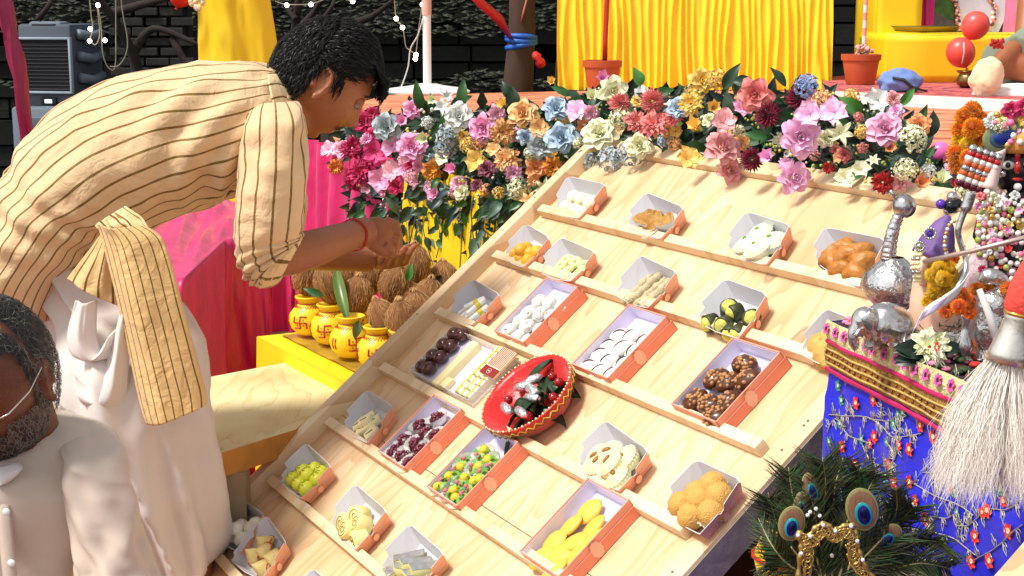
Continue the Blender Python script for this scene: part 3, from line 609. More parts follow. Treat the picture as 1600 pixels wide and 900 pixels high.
fill_box([(945, 658), (1013, 705), (963, 765), (890, 715)], 'almond_patty', 'almond_patty', 'small tray of cream patties with almonds right of the red basket', 'cream yellow patty topped with an almond', jit([(-.5, -.75), (-.35, .1, .004), (.3, -.25, .010), (.5, .45, .003), (.75, -.6, 0), (-.75, -.3)], .04), bk={'seed': 15}, sc=1.1)
fill_box([(1088, 719), (1157, 750), (1090, 833), (1025, 787)], 'laddu', 'laddu', 'small tray of round golden laddus near the board\'s right edge', 'round golden gram flour laddu', [(-.1, .75, 0), (.8, .55, .004), (-.5, .1), (.1, -.15, .005), (.8, -.25), (-.75, -.75), (.1, -.85)], bk={'seed': 16, 'notch': 0}, sc=1.05)
fill_box([(372, 778), (412, 803), (372, 862), (330, 835)], 'egg_sweet', 'egg_sweet', 'shaded small tray of white egg shaped sweets at the lower left corner', 'white egg shaped sweet in the shaded corner tray', jit([(-.3, -.5), (.4, -.5), (-.3, .2), (.5, .3), (.1, -.2, .014), (.6, .8)], .04), bk={'seed': 17}, sc=.95)
fill_box([(416, 806), (446, 846), (404, 905), (348, 868)], 'cone_fold', 'folded_cone', 'small tray of orange rimmed folded pastries at the lower left corner', 'cream pastry cone with an orange rim', jit([(-.5, -.4, 0, 0, .4), (.4, -.6, 0, 0, .3), (0, .2, .004, 0, .6), (.7, .3, 0, 0, .5), (-.6, .5, 0)], .04), bk={'seed': 18}, sc=1.0)
tray([(489, 889), (530, 925), (480, 975), (440, 940)], 'small empty tray just showing its corner at the bottom edge', seed=19)
# clear box with chocolates and wrapped candies
c4 = [(712, 508), (800, 556), (728, 627), (640, 580)]
cs = [buv(*c, .02) for c in c4]; c = sum(cs, Vector()) / 4
gl = mat('clear_plastic', (.86, .86, .84), .25, var=0, alpha=.5); root = empty('confectionery_box'); Mx = MBRD @ TRS((c.x, c.y, .0008)); root.matrix_world = Mx
tag(root, 'clear shallow box with dark chocolates on one side and wrapped candies on the other', 'sweet box')
W_, L_ = (cs[1] - cs[0]).length, (cs[1] - cs[2]).length
m = MB(); a, b, h = W_ / 2, L_ / 2, .021
for (cc, dd) in (((a, 0, h / 2), (.0012, L_, h)), ((-a, 0, h / 2), (.0012, L_, h)), ((0, b, h / 2), (W_, .0012, h)), ((0, -b, h / 2), (W_, .0012, h))): m.box(cc, dd)
m.build('clear_wall', gl, root, smooth=False); m = MB(); m.box((0, 0, .001), (W_ - .003, L_ - .003, .002)); m.build('base', lilac, root, smooth=False)
m = MB(); m.box((-.018, -.004, .010), (.024, L_ * .97, .018), bev=.002); m.box((.004, -.045, .008), (.022, L_ * .2, .012), bev=.002); m.build('cream_divider', mat('cream_card', rgb(250, 236, 176), .6, var=.03), root)
put_sweets('chocolate', 'chocolate', 'dark round chocolate in the clear box', 'chocolates in the clear box', Mx, lambda s, t: Vector((s, t, .002)), [(-a + .018 + .028 * i, -b + .020 + .031 * j + i * .003) for j in range(4) for i in range(2)], tilt=.1, sc=1.02)
put_sweets('wrapped_candy', 'wrapped_candy', 'clear wrapped candy with yellow print', 'wrapped candies in the clear box', Mx, lambda s, t: Vector((s, t, .002)), [(a - .062 + .0225 * i, -b + .012 + .0155 * j, .0, .1) for j in range(8) for i in range(3)], tilt=.1, sc=1.0)
# striped card leaning on the box beside the basket
p = buv(783, 570, .012); m = MB(); m.box((0, 0, 0), (.046, .066, .006), bev=.001)
cd = m.build('striped_carton', mat('card_pink', rgb(236, 206, 180), .5, var=.03), auto=30); cd.matrix_world = MBRD @ TRS((p.x + .012, p.y - .004, .024), (.0, .12, .03)); tag(cd, 'small pink and white striped carton with a dark red end beside the red basket', 'carton')
m = MB()
for k in range(9): m.box((-.020 + .005 * k, .010, .0034), (.0018, .044, .0006))
m.build('stripe', mat('card_stripe', rgb(150, 90, 70), .5, var=0), cd, smooth=False)
m = MB(); m.box((0, -.024, .0035), (.0462, .019, .0012)); e_ = m.build('red_end', mat('card_red', rgb(140, 24, 24), .5, var=.05), cd, smooth=False)
m = MB(); m.tube([(.0055 * math.cos(q), -.024 + .0055 * math.sin(q), .0044) for q in [k * .628 for k in range(11)]], .0005, 5); m.box((0, -.024, .0044), (.005, .002, .0006)); m.build('emblem', mat('card_white', rgb(230, 210, 200), .5), cd, smooth=False)
# red basket
rc = buv(824, 614, .05); rim = []
bk = empty('red_basket'); MBK = MBRD @ TRS((rc.x, rc.y - .002, .001), (.0, .0, math.radians(0))); bk.matrix_world = MBK
tag(bk, 'round red cloth covered basket with golden trim holding leaves, cherries and silver wrapped pieces', 'basket')
redc = mat('red_satin', rgb(214, 22, 18), .35, var=.2, vs=30, bump=.5, bs=60, sheen=.3)
m = MB(); RB = .094
m.lathe([(.052, 0), (.066, .008), (RB * .93, .034), (RB, .050), (RB * .965, .052), (RB * .90, .046), (.060, .012), (.0001, .009)], 56, wob=lambda q, z: 1 + .012 * math.sin(14 * q) * (z / .05) + .03 * math.cos(2 * q)); m.build('bowl', redc, bk)
m = MB()
for k in range(84):
    q = 2 * math.pi * k / 84; r_ = RB * .985 * (1 + .03 * math.cos(2 * q)); m.ball((r_ * math.cos(q), r_ * math.sin(q), .0525), .0022 if k % 2 else .0017, 6, 4, mi=k % 2)
m.build('bead_trim', [mat('gold_bead', (.85, .62, .2), .25, .9, var=0), mat('cream_bead', (.85, .8, .6), .3, var=0)], bk)
m = MB()
for (rr_, zz, am, mi) in ((RB * .975, .0425, .0035, 0), (RB * .955, .036, .003, 1)):
    pts = [(((rr_ + .002) * (1 + .03 * math.cos(2 * q))) * math.cos(q), ((rr_ + .002) * (1 + .03 * math.cos(2 * q))) * math.sin(q), zz + am * (1 if k % 2 else -1)) for k, q in enumerate([2 * math.pi * i / 72 for i in range(73)])]
    m.tube(pts, .0011, 5, mi, cap=False)
m.build('zigzag_trim', [mat('gold_lace', rgb(226, 196, 60), .4, .3), mat('green_lace', rgb(90, 110, 40), .5)], bk)
rr = random.Random(11)
leafdark = mat('betel_leaf', rgb(36, 62, 34), .4, var=.4, vs=60)
def small_leaf(L_=.03, W_=.018, bend=.2):
    m = MB()
    def fn(u, v):
        w_ = W_ * math.sin(math.pi * min(1, v * .94 + .05)) ** .8 * (1 - .25 * v); x = (u - .5) * w_; return (x, v * L_, abs(u - .5) * W_ * .35 + bend * L_ * v * (1 - v) * 2 - .006 * v)
    m.grid(fn, 4, 6); return m
SL_ME = small_leaf(.042, .024).mesh('leaf', [leafdark])
bobs = []; chobs = []; fobs = []
for i in range(15):
    a = i * 2.4; r_ = .050 * ((i + .5) / 15) ** .5; o = inst(SL_ME, 'betel_leaf'); o.matrix_world = MBK @ TRS((r_ * math.cos(a), r_ * math.sin(a), .024 + rr.uniform(0, .014)), (rr.uniform(-.5, .5), rr.uniform(-.5, .5), rr.uniform(0, 6.28)), rr.uniform(1.25, 1.7)); tag(o, 'dark green betel leaf lying in the red basket', 'leaf', 'betel leaves in the red basket'); bobs.append(o)
ch = mat('cherry', rgb(150, 12, 22), .15, var=.1, coat=.5); cm_ = MB(); cm_.ball((0, 0, 0), .0085, 16, 10); CH = cm_.mesh('cherry', [ch]); cs_ = MB(); cs_.tube([(0, 0, .008), (.002, 0, .016), (.006, .001, .024)], .0006, 5); CS = cs_.mesh('stem', [mat('cherry_stem', rgb(190, 110, 90), .5)])
for i, (x, y) in enumerate([(-.062, .012), (-.034, .038), (.03, .05), (.052, .02), (-.055, -.02), (.0, .055), (.035, -.03)]):
    o = inst(CH, 'cherry'); o.matrix_world = MBK @ TRS((x, y, .036), (rr.uniform(-.6, .6), rr.uniform(-.6, .6), 0)); inst(CS, 'stem', o); tag(o, 'glossy dark red cherry in the red basket', 'cherry', 'cherries in the red basket'); chobs.append(o)
m = MB(); m.tube([(-.019, 0, 0), (-.012, .001, .001), (0, 0, .002), (.012, -.001, .001), (.019, 0, 0)], [.003, .0075, .0085, .0075, .003], 10); FO = m.mesh('silver_roll', [mat('silver_foil', (.82, .82, .84), .22, .75, var=.2, vs=60, bump=1, bs=110)])
for i, (x, y, a) in enumerate([(0, .012, .3), (.02, -.002, .6), (.028, -.034, .2), (-.018, -.04, .1), (-.03, .01, .9), (-.022, .028, 1.4)]):
    o = inst(FO, 'silver_roll'); o.matrix_world = MBK @ TRS((x, y, .046), (.1, .1, a - .2)); tag(o, 'silver foil wrapped roll lying on betel leaves in the red basket', 'sweet', 'silver foil rolls in the red basket'); fobs.append(o)
bpy.context.view_layer.update()
def rank_now(obs, label):
    rank_labels(obs, label, '')
rank_now(bobs, 'dark green betel leaf in the red basket'); rank_now(chobs, 'glossy dark red cherry in the red basket'); rank_now(fobs, 'silver foil roll on leaves in the red basket')
# --------------------------------------------------------------- stage cloths and furniture
yel = mat('yellow_satin', rgb(250, 216, 30), .42, var=.05, vs=6, sheen=.2, bump=.08, bs=25); yel2 = mat('yellow_cloth', rgb(246, 206, 14), .6, var=.05, vs=5, bump=.1, bs=12)
pinkc = mat('pink_crushed_satin', rgb(226, 40, 112), .32, var=.35, vs=14, bump=1, bs=34, sheen=.2, stretch=(1, 1, .45))
def drape(p0, p1, z0, z1, folds, amp, seed=0, nu=None, nv=14, flare=.0, gather=.3, hem=0.0):
    """hanging pleated cloth: grid from p0 to p1 (ground plane), z0 bottom to z1 top"""
    p0, p1 = Vector((p0[0], p0[1], 0)), Vector((p1[0], p1[1], 0)); d = (p1 - p0); L_ = d.length; d.normalize(); n = Vector((d.y, -d.x, 0))
    if n.y > 0 and abs(n.y) > .3: n = -n
    nu = nu or int(folds * 10); m = MB()
    def fn(u, v):
        ph = u * folds + .55 * nz((u * folds * .45, v * 1.2, seed), 1.0, seed) * 1.5
        k = math.sin(ph * 2 * math.pi); k2 = abs(k) ** .7 * (1 if k > 0 else -1); a = amp * (gather + (1 - gather) * (1 - v)) * (.75 + .6 * nz((u * folds * .3, 0, seed + 5), 1))
        off = k2 * a + .35 * amp * nz((u * folds * 1.4, v * 2.5, seed + 9), 1.0) + flare * (1 - v)
        p = p0 + d * (u * L_ + .25 * a * math.cos(ph * 2 * math.pi)) + n * off; p.z = lerp(z0 + hem * nz((u * 6, 1, seed), 1), z1, v); return p
    m.grid(fn, nu, nv); return m
# long yellow skirted table at the back of the stage
t0, t1 = PZ(868, 137.5, ZS), PZ(1349, 136, ZS + .06); tb = empty('skirted_table', (0, 0, 0)); tag(tb, 'long table at the back with pleated yellow satin skirt', 'table')
t0.y = 8.75; t1.y = 8.75
m = drape((t0.x, 8.62), (t1.x, 8.62), ZS + .004, 1.62, 34, .024, 1, nv=20, flare=.05); m.build('satin_skirt', yel, tb)
m = drape((t0.x, 8.62), (t0.x + .10, 9.3), ZS + .004, 1.62, 4, .02, 2, flare=.0); m.build('side_skirt', yel, tb)
m = MB(); m.box(((t0.x + t1.x) / 2, 9.05, 1.60), (t1.x - t0.x + .02, .84, .045), bev=.01); m.build('table_top', yel2, tb)
for x in (t0.x + .1, t1.x - .1): m = MB(); m.box((x, 9.3, (ZS + 1.58) / 2), (.04, .04, 1.58 - ZS)); m.build('leg', mat('iron_leg', (.1, .1, .1), .5), tb)
# yellow clad blocks right
def soft_block(name, x0, x1, y0, y1, z0, z1, mt, label, cat, seed=0):
    m = MB(); bm_ = bmesh.new(); bmesh.ops.create_cube(bm_, size=1)
    for v in bm_.verts: v.co = Vector((lerp(x0, x1, v.co.x + .5), lerp(y0, y1, v.co.y + .5), lerp(z0, z1, v.co.z + .5)))
    bmesh.ops.bevel(bm_, geom=bm_.edges[:], offset=.008, segments=2, affect='EDGES'); bmesh.ops.triangulate(bm_, faces=bm_.faces[:]); bmesh.ops.subdivide_edges(bm_, edges=[e for e in bm_.edges if e.calc_length() > .15], cuts=6, use_grid_fill=True)
    for v in bm_.verts: v.co += Vector((0, -1, 0)) * .006 * nz(v.co, 4, seed) + Vector((0, 0, 1)) * .004 * nz(v.co, 6, seed + 1)
    bm_.verts.index_update(); m.add([v.co for v in bm_.verts], [[v.index for v in f.verts] for f in bm_.faces]); o = m.build(name, mt); tag(o, label, cat); bm_.free(); return o
gx = lambda px, Y: (px - 800) / (F * .985) * Y
b1 = soft_block('cloth_covered_platform', gx(1372, 8.3), gx(1372, 8.3) + 1.6, 8.3, 9.0, ZS + .059, 1.372, yel2, 'low block on the stage covered in smooth yellow cloth, behind the balloons', 'platform')
b2 = soft_block('cloth_covered_column', gx(1352, 8.66), gx(1421, 8.66), 8.66, 9.2, ZS + .059, 2.1, yel2, 'tall narrow yellow cloth column beside the purple curtain', 'column', 3)
m = drape((gx(1422, 8.6), 8.74), (gx(1446, 8.6), 8.70), 1.376, 2.2, 1.6, .02, 4); tag(m.build('purple_curtain', mat('purple_satin', rgb(180, 20, 120), .45, var=.15, vs=8)), 'narrow magenta purple curtain strip left of the painted backdrop', 'curtain')
# printed backdrop: generic figure in pale robes, pink cloth, foliage and rocks
pb = empty('printed_backdrop'); tag(pb, 'printed picture board standing on the yellow block, with pale robe and pink cloth', 'picture')
yb = 8.82
def bq(px, py, d=0): p = PY(px, py, yb - d); return (p.x, p.y, p.z)
def bpoly(nm, pts, mt, d): m = MB(); m.add([bq(*q, d) for q in pts], [tuple(range(len(pts)))]); return m.build(nm, mt, pb, smooth=False)
m = MB(); a, b_ = bq(1446, 50), bq(1700, -90); m.box(((a[0] + b_[0]) / 2, yb + .02, (a[2] + b_[2]) / 2), (b_[0] - a[0], .03, b_[2] - a[2])); m.build('board', mat('print_ground', rgb(70, 80, 84), .5, var=.5, vs=12), pb, smooth=False)
bpoly('print_foliage', [(1450, 30), (1490, 30), (1494, -10), (1450, -10)], mat('print_green', rgb(58, 104, 48), .6, var=.9, vs=30), .001)
bpoly('print_rock', [(1448, 40), (1455, 24), (1468, 21), (1480, 30), (1490, 32), (1497, 46), (1448, 48)], mat('print_rock', rgb(98, 96, 110), .6, var=.5, vs=25), .002)
bpoly('print_water', [(1448, 49), (1500, 49), (1496, 43), (1450, 43)], mat('print_water', rgb(150, 178, 214), .4, var=.5, vs=40, stretch=(1, 1, 5)), .003)
bpoly('print_robe', [(1490, -20), (1494, 20), (1504, 38), (1520, 50), (1560, 50), (1575, 20), (1572, -20)], mat('print_robe', rgb(206, 206, 244), .5, var=.2, vs=12), .004)
bpoly('print_pink_cloth', [(1572, -20), (1570, 20), (1566, 50), (1640, 52), (1640, -20)], mat('print_pink', rgb(246, 130, 190), .5, var=.3, vs=14, stretch=(4, 1, 1)), .005)
m = MB(); rr = random.Random(4)
for k in range(46):
    t = k / 45; x = lerp(1490, 1500, t) if k % 2 else 1540 + 14 * math.sin(t * 3); y = lerp(-10, 46, t); p = bq(x + rr.uniform(-3, 3), y, .008); m.ball(p, rr.uniform(.008, .014), 8, 5, mi=k % 3)
m.build('printed_jewels', [mat('print_jewel', rgb(244, 226, 220), .3), mat('print_jewel_pink', rgb(226, 120, 130), .3), mat('print_jewel_dark', rgb(90, 70, 84), .3)], pb)
tag(pb.children[-1], kind='stuff')
# gilt tray edge lying on the yellow block
p = PZ(1470, 51, 1.38); m = MB(); m.lathe([(.10, 0), (.17, .004), (.19, .03), (.20, .034), (.17, .02), (.001, .010)], 32, yo=.5); o = m.build('brass_plate', mat('old_brass', (.35, .27, .08), .35, .8, var=.3, vs=20)); o.location = (p.x + .02, 8.48, 1.378); tag(o, 'flat brass plate lying on the yellow block under the picture', 'plate')
# terracotta pots with wrapped stems
terra = mat('terracotta', rgb(186, 84, 42), .6, var=.12, vs=8, bump=.15)
def flower_pot(px, pyb, w_px, h_px, Y, label, zb):
    p = PY(px, pyb, Y); s = Y / F; r = w_px * s / 2; h = h_px * s; e = empty('plant_pot', (p.x, Y, zb)); tag(e, label, 'plant pot')
    m = MB(); m.lathe([(r * .70, 0), (r * .74, h * .05), (r * .93, h * .80), (r * .90, h * .97)], 36); m.lathe([(r * .945, h * .79), (r * 1.0, h * .80), (r * 1.03, h * .99), (r * .95, h), (r * .88, h * .86), (.001, h * .84)], 36, capb=False); m.build('pot', terra, e, auto=35)
    m = MB(); m.lathe([(r * .89, h * .855), (.001, h * .875)], 24, capb=False); m.build('soil', mat('soil', (.05, .035, .025), .95, var=.4, vs=40), e)
    return e, r, h
e, r_, h_ = flower_pot(941, 140, 60, 52, 8.2, 'terracotta pot with a red wrapped stem before the yellow skirt', ZS + .002)
m = MB(); m.tube([(.012, 0, h_ * .85), (.014, 0, h_ * 1.6), (.022, 0, h_ * 3), (.028, 0, .62)], .0135, 10); m.build('red_stem', mat('red_wrap', rgb(190, 40, 30), .5, var=.2, vs=30, bump=.4), e)
e, r_, h_ = flower_pot(1344, 129, 60, 46, 8.1, 'terracotta pot with a striped pole and pink rosette at the right', ZS + .06)
m = MB()
for k in range(14): m.tube([(.012, 0, h_ * .85 + k * .04), (.012, 0, h_ * .85 + k * .04 + .0402)], .0115, 10, mi=k % 2, cap=False)
m.build('striped_pole', [mat('pole_white', (.8, .76, .72), .5), mat('pole_pink', rgb(236, 160, 140), .5)], e)
m = MB(); rr = random.Random(8)
for k in range(34):
    a = rr.uniform(0, 6.28); q = rr.uniform(.01, .05); z = h_ + rr.uniform(-.01, .045); m.ball((q * math.cos(a) + .012, q * math.sin(a), z), (.016, .014, .006), 7, 4, rot=Euler((rr.uniform(-1, 1), rr.uniform(-1, 1), 0)).to_matrix())
tag(m.build('tissue_rosette', mat('tissue_pink', rgb(240, 176, 160), .7, var=.3, vs=40), e), kind='stuff')
# balloons
def balloon(px, py, d_px, Y, col, label, rot=0, name='balloon', grp=None):
    p = PY(px, py, Y); r = d_px * Y / F / 2; e = empty(name, p, (0, rot, 0)); tag(e, label, 'balloon', grp); m = MB()
    m.lathe([(.001, -r * 1.12), (r * .28, -r * 1.0), (r * .62, -r * .82), (r * .88, -r * .48), (r, -r * .02), (r * .93, r * .42), (r * .70, r * .76), (r * .38, r * .97), (.001, r * 1.04)], 32, capb=False); m.build('skin', mat('balloon_' + name + str(col[0]), rgb(*col), .38, var=.03, coat=.15, sub=.0), e, sub=1)
    m = MB(); m.lathe([(r * .03, -r * 1.12), (r * .14, -r * 1.24), (r * .02, -r * 1.2)], 12); m.build('knot', MATS['balloon_' + name + str(col[0])], e); return e
balloon(1524, 40, 44, 7.9, (240, 84, 76), 'round red balloon, the upper of the two by the picture', .5, grp='red balloons on the stage'); balloon(1501, 82, 46, 7.85, (238, 80, 72), 'round red balloon with a pale streak, lower of the two by the brass pot', -.4, grp='red balloons on the stage')
balloon(283, -8, 38, 5.6, (236, 50, 30), 'red balloon cut by the top edge above the yellow cloth', .4); balloon(1468, 238, 33, 2.62, (244, 112, 186), 'small pink balloon beside the marigold garland', .3)
m = MB(); p = PY(1506, 66, 7.7); q = PY(1503, 100, 7.7); m.tube([p, lerp(p, q, .5) + Vector((.006, 0, 0)), q], .004, 5); tag(m.build('ribbon', mat('pale_ribbon', (.8, .6, .55), .5)), 'pale ribbon tail hanging over the lower red balloon', 'ribbon')
# brass pot with stick, blue bundle, small spoon
p = PZ(1478, 131, ZS + .06); m = MB(); m.lathe([(.030, 0), (.050, .015), (.058, .038), (.046, .062), (.040, .070), (.056, .082), (.058, .085), (.038, .072), (.0001, .04)], 28); lo = m.build('brass_pot', mat('dark_brass', (.28, .18, .06), .3, .9, var=.3, vs=30)); lo.location = (p.x, 7.75, ZS + .0595); tag(lo, 'small dark brass pot with a green stalk on the dais', 'pot')
m = MB(); m.tube([(.0, 0, .03), (.05, 0, .11), (.09, .01, .155)], [.008, .007, .004], 7); m.build('stalk', mat('green_stalk', rgb(80, 110, 50), .5), lo)
bl = mat('blue_towel', rgb(112, 140, 200), .8, var=.2, vs=20, bump=.3)
p = PZ(1404, 143, ZS + .06); m = MB(); m.ball((0, 0, .045), (.10, .07, .062), 30, 18, fn=lambda d: 1 + .28 * nz(d, 2.2, 3) + .10 * abs(nz(d, 6, 5))); m.v = [(x, y, max(z, .001)) for x, y, z in m.v]
o = m.build('cloth_bundle', bl, M=Matrix.Translation((p.x, 7.35, ZS + .0595))); tag(o, 'crumpled light blue cloth bundle on the edge of the dais', 'cloth')
m = MB(); m.tube([(-.05, -.062, .07), (.0, -.078, .06), (.05, -.07, .02), (.12, -.06, .006)], [.006, .008, .008, .004], 7); m.build('black_strap', mat('black_strap', (.02, .02, .025), .6), o)
# ---- stand with a round base
wht = mat('white_paint', (.86, .83, .80), .4, var=.04)
Ys = 8.3; p = PY(668, 149, Ys); e = empty('pole_stand', (p.x, Ys, ZS + .001)); tag(e, 'white pole on a shallow round base at the stage edge', 'stand')
m = MB(); m.lathe([(.228, 0), (.234, .012), (.21, .026), (.09, .042), (.05, .052), (.001, .053)], 48); m.build('base', wht, e, auto=40)
m = MB(); m.tube([(0, 0, .04), (0, 0, .42)], .0225, 20); m.build('pole', wht, e, auto=40)
m = MB(); m.tube([(0, 0, .42), (0, 0, .75)], .026, 20); m.build('upper_pole', mat('beige_pole', rgb(220, 180, 160), .5, var=.05), e, auto=40)
m = MB(); m.tube(cr([(-.02, -.02, .40), (-.05, -.01, .31), (-.09, 0, .24), (-.105, 0, .14), (-.14, -.02, .04), (-.16, -.02, .018)], 24), .0035, 6); m.build('cable', mat('pale_cable', (.6, .6, .58), .5), e)
# ---- tree trunk with blue tie
Yt = 8.95; bark = mat('bark', rgb(74, 52, 42), .9, var=.4, vs=10, bump=.8, bs=16, stretch=(1, 1, .3)); p = PY(812, 150, Yt)
e = empty('tree', (p.x, Yt, 0)); tag(e, 'thick dark tree trunk tied with a blue band behind the stage', 'tree')
m = MB(); m.tube([(0.01, 0, 0), (-.01, 0, .6), (-.01, 0, 1.05), (.01, 0, 1.4), (.012, 0, 1.7), (.0, 0, 2.3), (-.1, 0, 3.0)], [.12, .10, .092, .078, .074, .07, .06], 28, cap=False)
m.v = [tuple(Vector(v) * 1 + Vector((.008 * nz(v, 9), .008 * nz(v, 9, 2), 0))) for v in m.v]; m.build('trunk', bark, e)
for a in (.6, 2.2, 3.6): m = MB(); m.tube(cr([(-.09, 0, 2.9), (-.1 + .4 * math.cos(a), .3 * math.sin(a), 3.4), (-.1 + .9 * math.cos(a), .7 * math.sin(a), 3.9)], 8), [.045 - .004 * k for k in range(9)], 8); m.build('limb', bark, e)
blue = mat('blue_band', rgb(30, 96, 196), .5, var=.2, vs=30, bump=.6); pb_ = PY(812, 66, Yt)
m = MB()
for k, (dz, tl) in enumerate(((-.018, .10), (.014, -.06), (.03, .05))): m.tube([(.082 * math.cos(q) + .008, .082 * math.sin(q), pb_.z + dz + tl * .15 * math.cos(q + k)) for q in [i * .3 for i in range(22)]], .016, 8, flat=1.0, cap=False)
m.build('blue_tie', blue, e)
m = MB(); m.tube([PY(798, 60, 8.9) , PY(780, 30, 8.6), PY(750, 4, 8.3), PY(720, -30, 8)], [.012, .028, .024, .024], 8); tag(m.build('red_cloth_strip', mat('red_cloth', rgb(190, 20, 50), .6, var=.15)), 'red cloth strip tied slanting down to the trunk', 'ribbon')
m = MB(); m.tube(cr([PY(834, 82, 8.85), PY(841, 92, 8.83), PY(848, 105, 8.85)], 8), [.008, .02, .024, .03, .02, .028, .03, .026, .006], 8); tag(m.build('red_cloth_knot', mat('red_knot', rgb(200, 30, 30), .6)), 'short bright red cloth knot hanging right of the trunk', 'ribbon')
m = MB(); m.tube([PY(824, -5, 8.86), PY(818, 18, 8.86), PY(814, 34, 8.87)], [.012, .014, .008], 7, flat=.4); tag(m.build('bark_scar', mat('bare_wood', rgb(190, 120, 96), .7)), 'pale peeled strip on the dark trunk', 'bark strip')
# ---- yellow cloth pillar at upper left
Yp = 5.6; e = empty('cloth_covered_chair', (0, 0, 0)); tag(e, 'tall yellow satin cloth panel rising behind the bending man', 'cloth panel')
m = MB()
def fn(u, v):
    xl, xr = 309 + 6 * (1 - v), lerp(452, 415, max(0, (v - .35) / .65)) if v > .35 else 452 - 40 * (.35 - v)
    px = lerp(xl, xr, u); py = lerp(330, -40, v); p = PY(px, py, Yp); k = 2 * math.pi * u
    p.y += -.05 * math.sin(math.pi * u) - .014 * math.sin(k * 2.2 + 3 * v) * (1 - .4 * v) + .016 * abs(nz((u * 6 + v * 3, v * 4 - u * 2, 1), 1.0)); return p
m.grid(fn, 40, 40); m.build('satin_cover', yel2, e, solid=.01)
m = MB(); pp = PY(380, 330, 5.66); m.box((pp.x, 5.68, .95), (.05, .05, 1.9)); m.build('post', mat('iron_leg', 0), e) if False else m.build('post', MATS['iron_leg'], e, smooth=False)
m = MB(); rr = random.Random(6); pp = PY(308, 4, 5.5)
for k in range(16): a = rr.uniform(0, 6.28); m.ball((pp.x + .03 * math.cos(a) * rr.random(), 5.5, pp.z + .02 * math.sin(a)), (.010, .006, .012), 6, 4)
tag(m.build('cream_tassel', mat('cream_tassel', rgb(240, 220, 170), .6), e), kind='stuff')
# ---- maroon draped cloth strip at far left
m = MB(); ps = [PY(-2, -20, 3.9), PY(16, 50, 3.9), PY(28, 110, 3.9), PY(38, 170, 3.9), PY(47, 240, 3.92), PY(52, 330, 3.94), PY(54, 460, 3.95)]
m.tube(cr(ps, 30), [.034 - .0006 * k for k in range(31)], 14, flat=.6); m.v = [tuple(Vector(v) + Vector((.004 * math.sin(v[0] * 300), .006 * math.sin(v[0] * 220), 0))) for v in m.v]
tag(m.build('maroon_drape', mat('maroon_cloth', rgb(150, 20, 74), .5, var=.2, vs=12)), 'slanting maroon cloth strip hanging at the far left', 'drape')
# ---- air cooler
Yc = 9.2; k_ = Yc / F; p = PY(72, 100, Yc); e = empty('air_cooler', (p.x, Yc, 0), (0, 0, -.22)); tag(e, 'tall grey plastic air cooler with black grille behind the bending man', 'air cooler')
grey = mat('grey_plastic', rgb(104, 116, 128), .5, var=.06); greyd = mat('grey_plastic_dark', rgb(74, 84, 96), .5, var=.06)
zt = PY(60, 40, Yc).z; zg1 = PY(60, 60, Yc).z; zg0 = PY(60, 144, Yc).z; zb_ = PY(60, 166, Yc).z; W = .35
m = MB(); m.box((0, .19, (zg0 + zt) / 2), (W, .40, zt - zg0 + .02), bev=.02); m.box((0.0, .2, (zb_ + zg0) / 2), (W * .9, .36, zg0 - zb_ + .03), bev=.01); m.build('body', greyd, e, auto=40)
m = MB(); f = .014
for c, d in (((0, -.02, zg1), (W + .01, .03, f)), ((0, -.02, zg0), (W + .01, .03, f)), ((-W / 2, -.02, (zg0 + zg1) / 2), (f, .03, zg1 - zg0 + f)), ((W / 2, -.02, (zg0 + zg1) / 2), (f, .03, zg1 - zg0 + f))): m.box(c, d, bev=.003)
m.build('grille_frame', mat('grey_rim', rgb(160, 176, 190), .4), e, auto=40)
m = MB(); m.box((0, -.004, (zg0 + zg1) / 2), (W - .01, .02, zg1 - zg0 - .01)); m.build('grille_back', mat('black_plastic', (.008, .008, .01), .5, var=0), e, smooth=False)
lm = MB(); lm.box((0, 0, 0), (W - .02, .012, .006)); LM = lm.mesh('louvre', [mat('louvre_black', (.03, .03, .035), .4, var=0)], False)
for k in range(14): inst(LM, 'louvre', e, TRS((0, -.02, lerp(zg0 + .02, zg1 - .02, k / 13)), (.5, 0, 0)))
m = MB(); m.box((0, .06, zt + .0), (W * .62, .12, .05), bev=.02); m.build('top_panel', grey, e, auto=40)
m = MB(); m.box((0, -.003, zt - .002), (W * .45, .008, .028), bev=.003); m.build('control_strip', MATS['black_plastic'], e)
m = MB(); m.box((0, .15, zb_ / 2), (W * 1.12, .5, zb_ - .0), bev=.02)
m.build('water_tank', grey, e, auto=40)
m = MB(); m.box((0, -.105, zb_ - .16), (W * .8, .01, .20), bev=.004); m.build('tank_panel', greyd, e)
m = MB(); m.box((.0, .015, zb_ + .03), (.10, .02, .045), bev=.003); m.build('display_frame', MATS['black_plastic'], e)
m = MB(); m.box((.0, .002, zb_ + .03), (.045, .006, .022)); m.build('display', mat('lit_display', (.5, .6, .7), .4, var=0, emit=(.7, .85, 1), es=1.4), e, smooth=False)
m = MB()
for k in range(3): m.tube([(W / 2 + .02, .05, zt - .05 - .13 * k), (W / 2 + .035, .18, zt - .07 - .13 * k), (W / 2 + .02, .33, zt - .05 - .13 * k)], .03, 8)
m.build('side_handle', grey, e); tag(e.children[-1], kind='stuff')
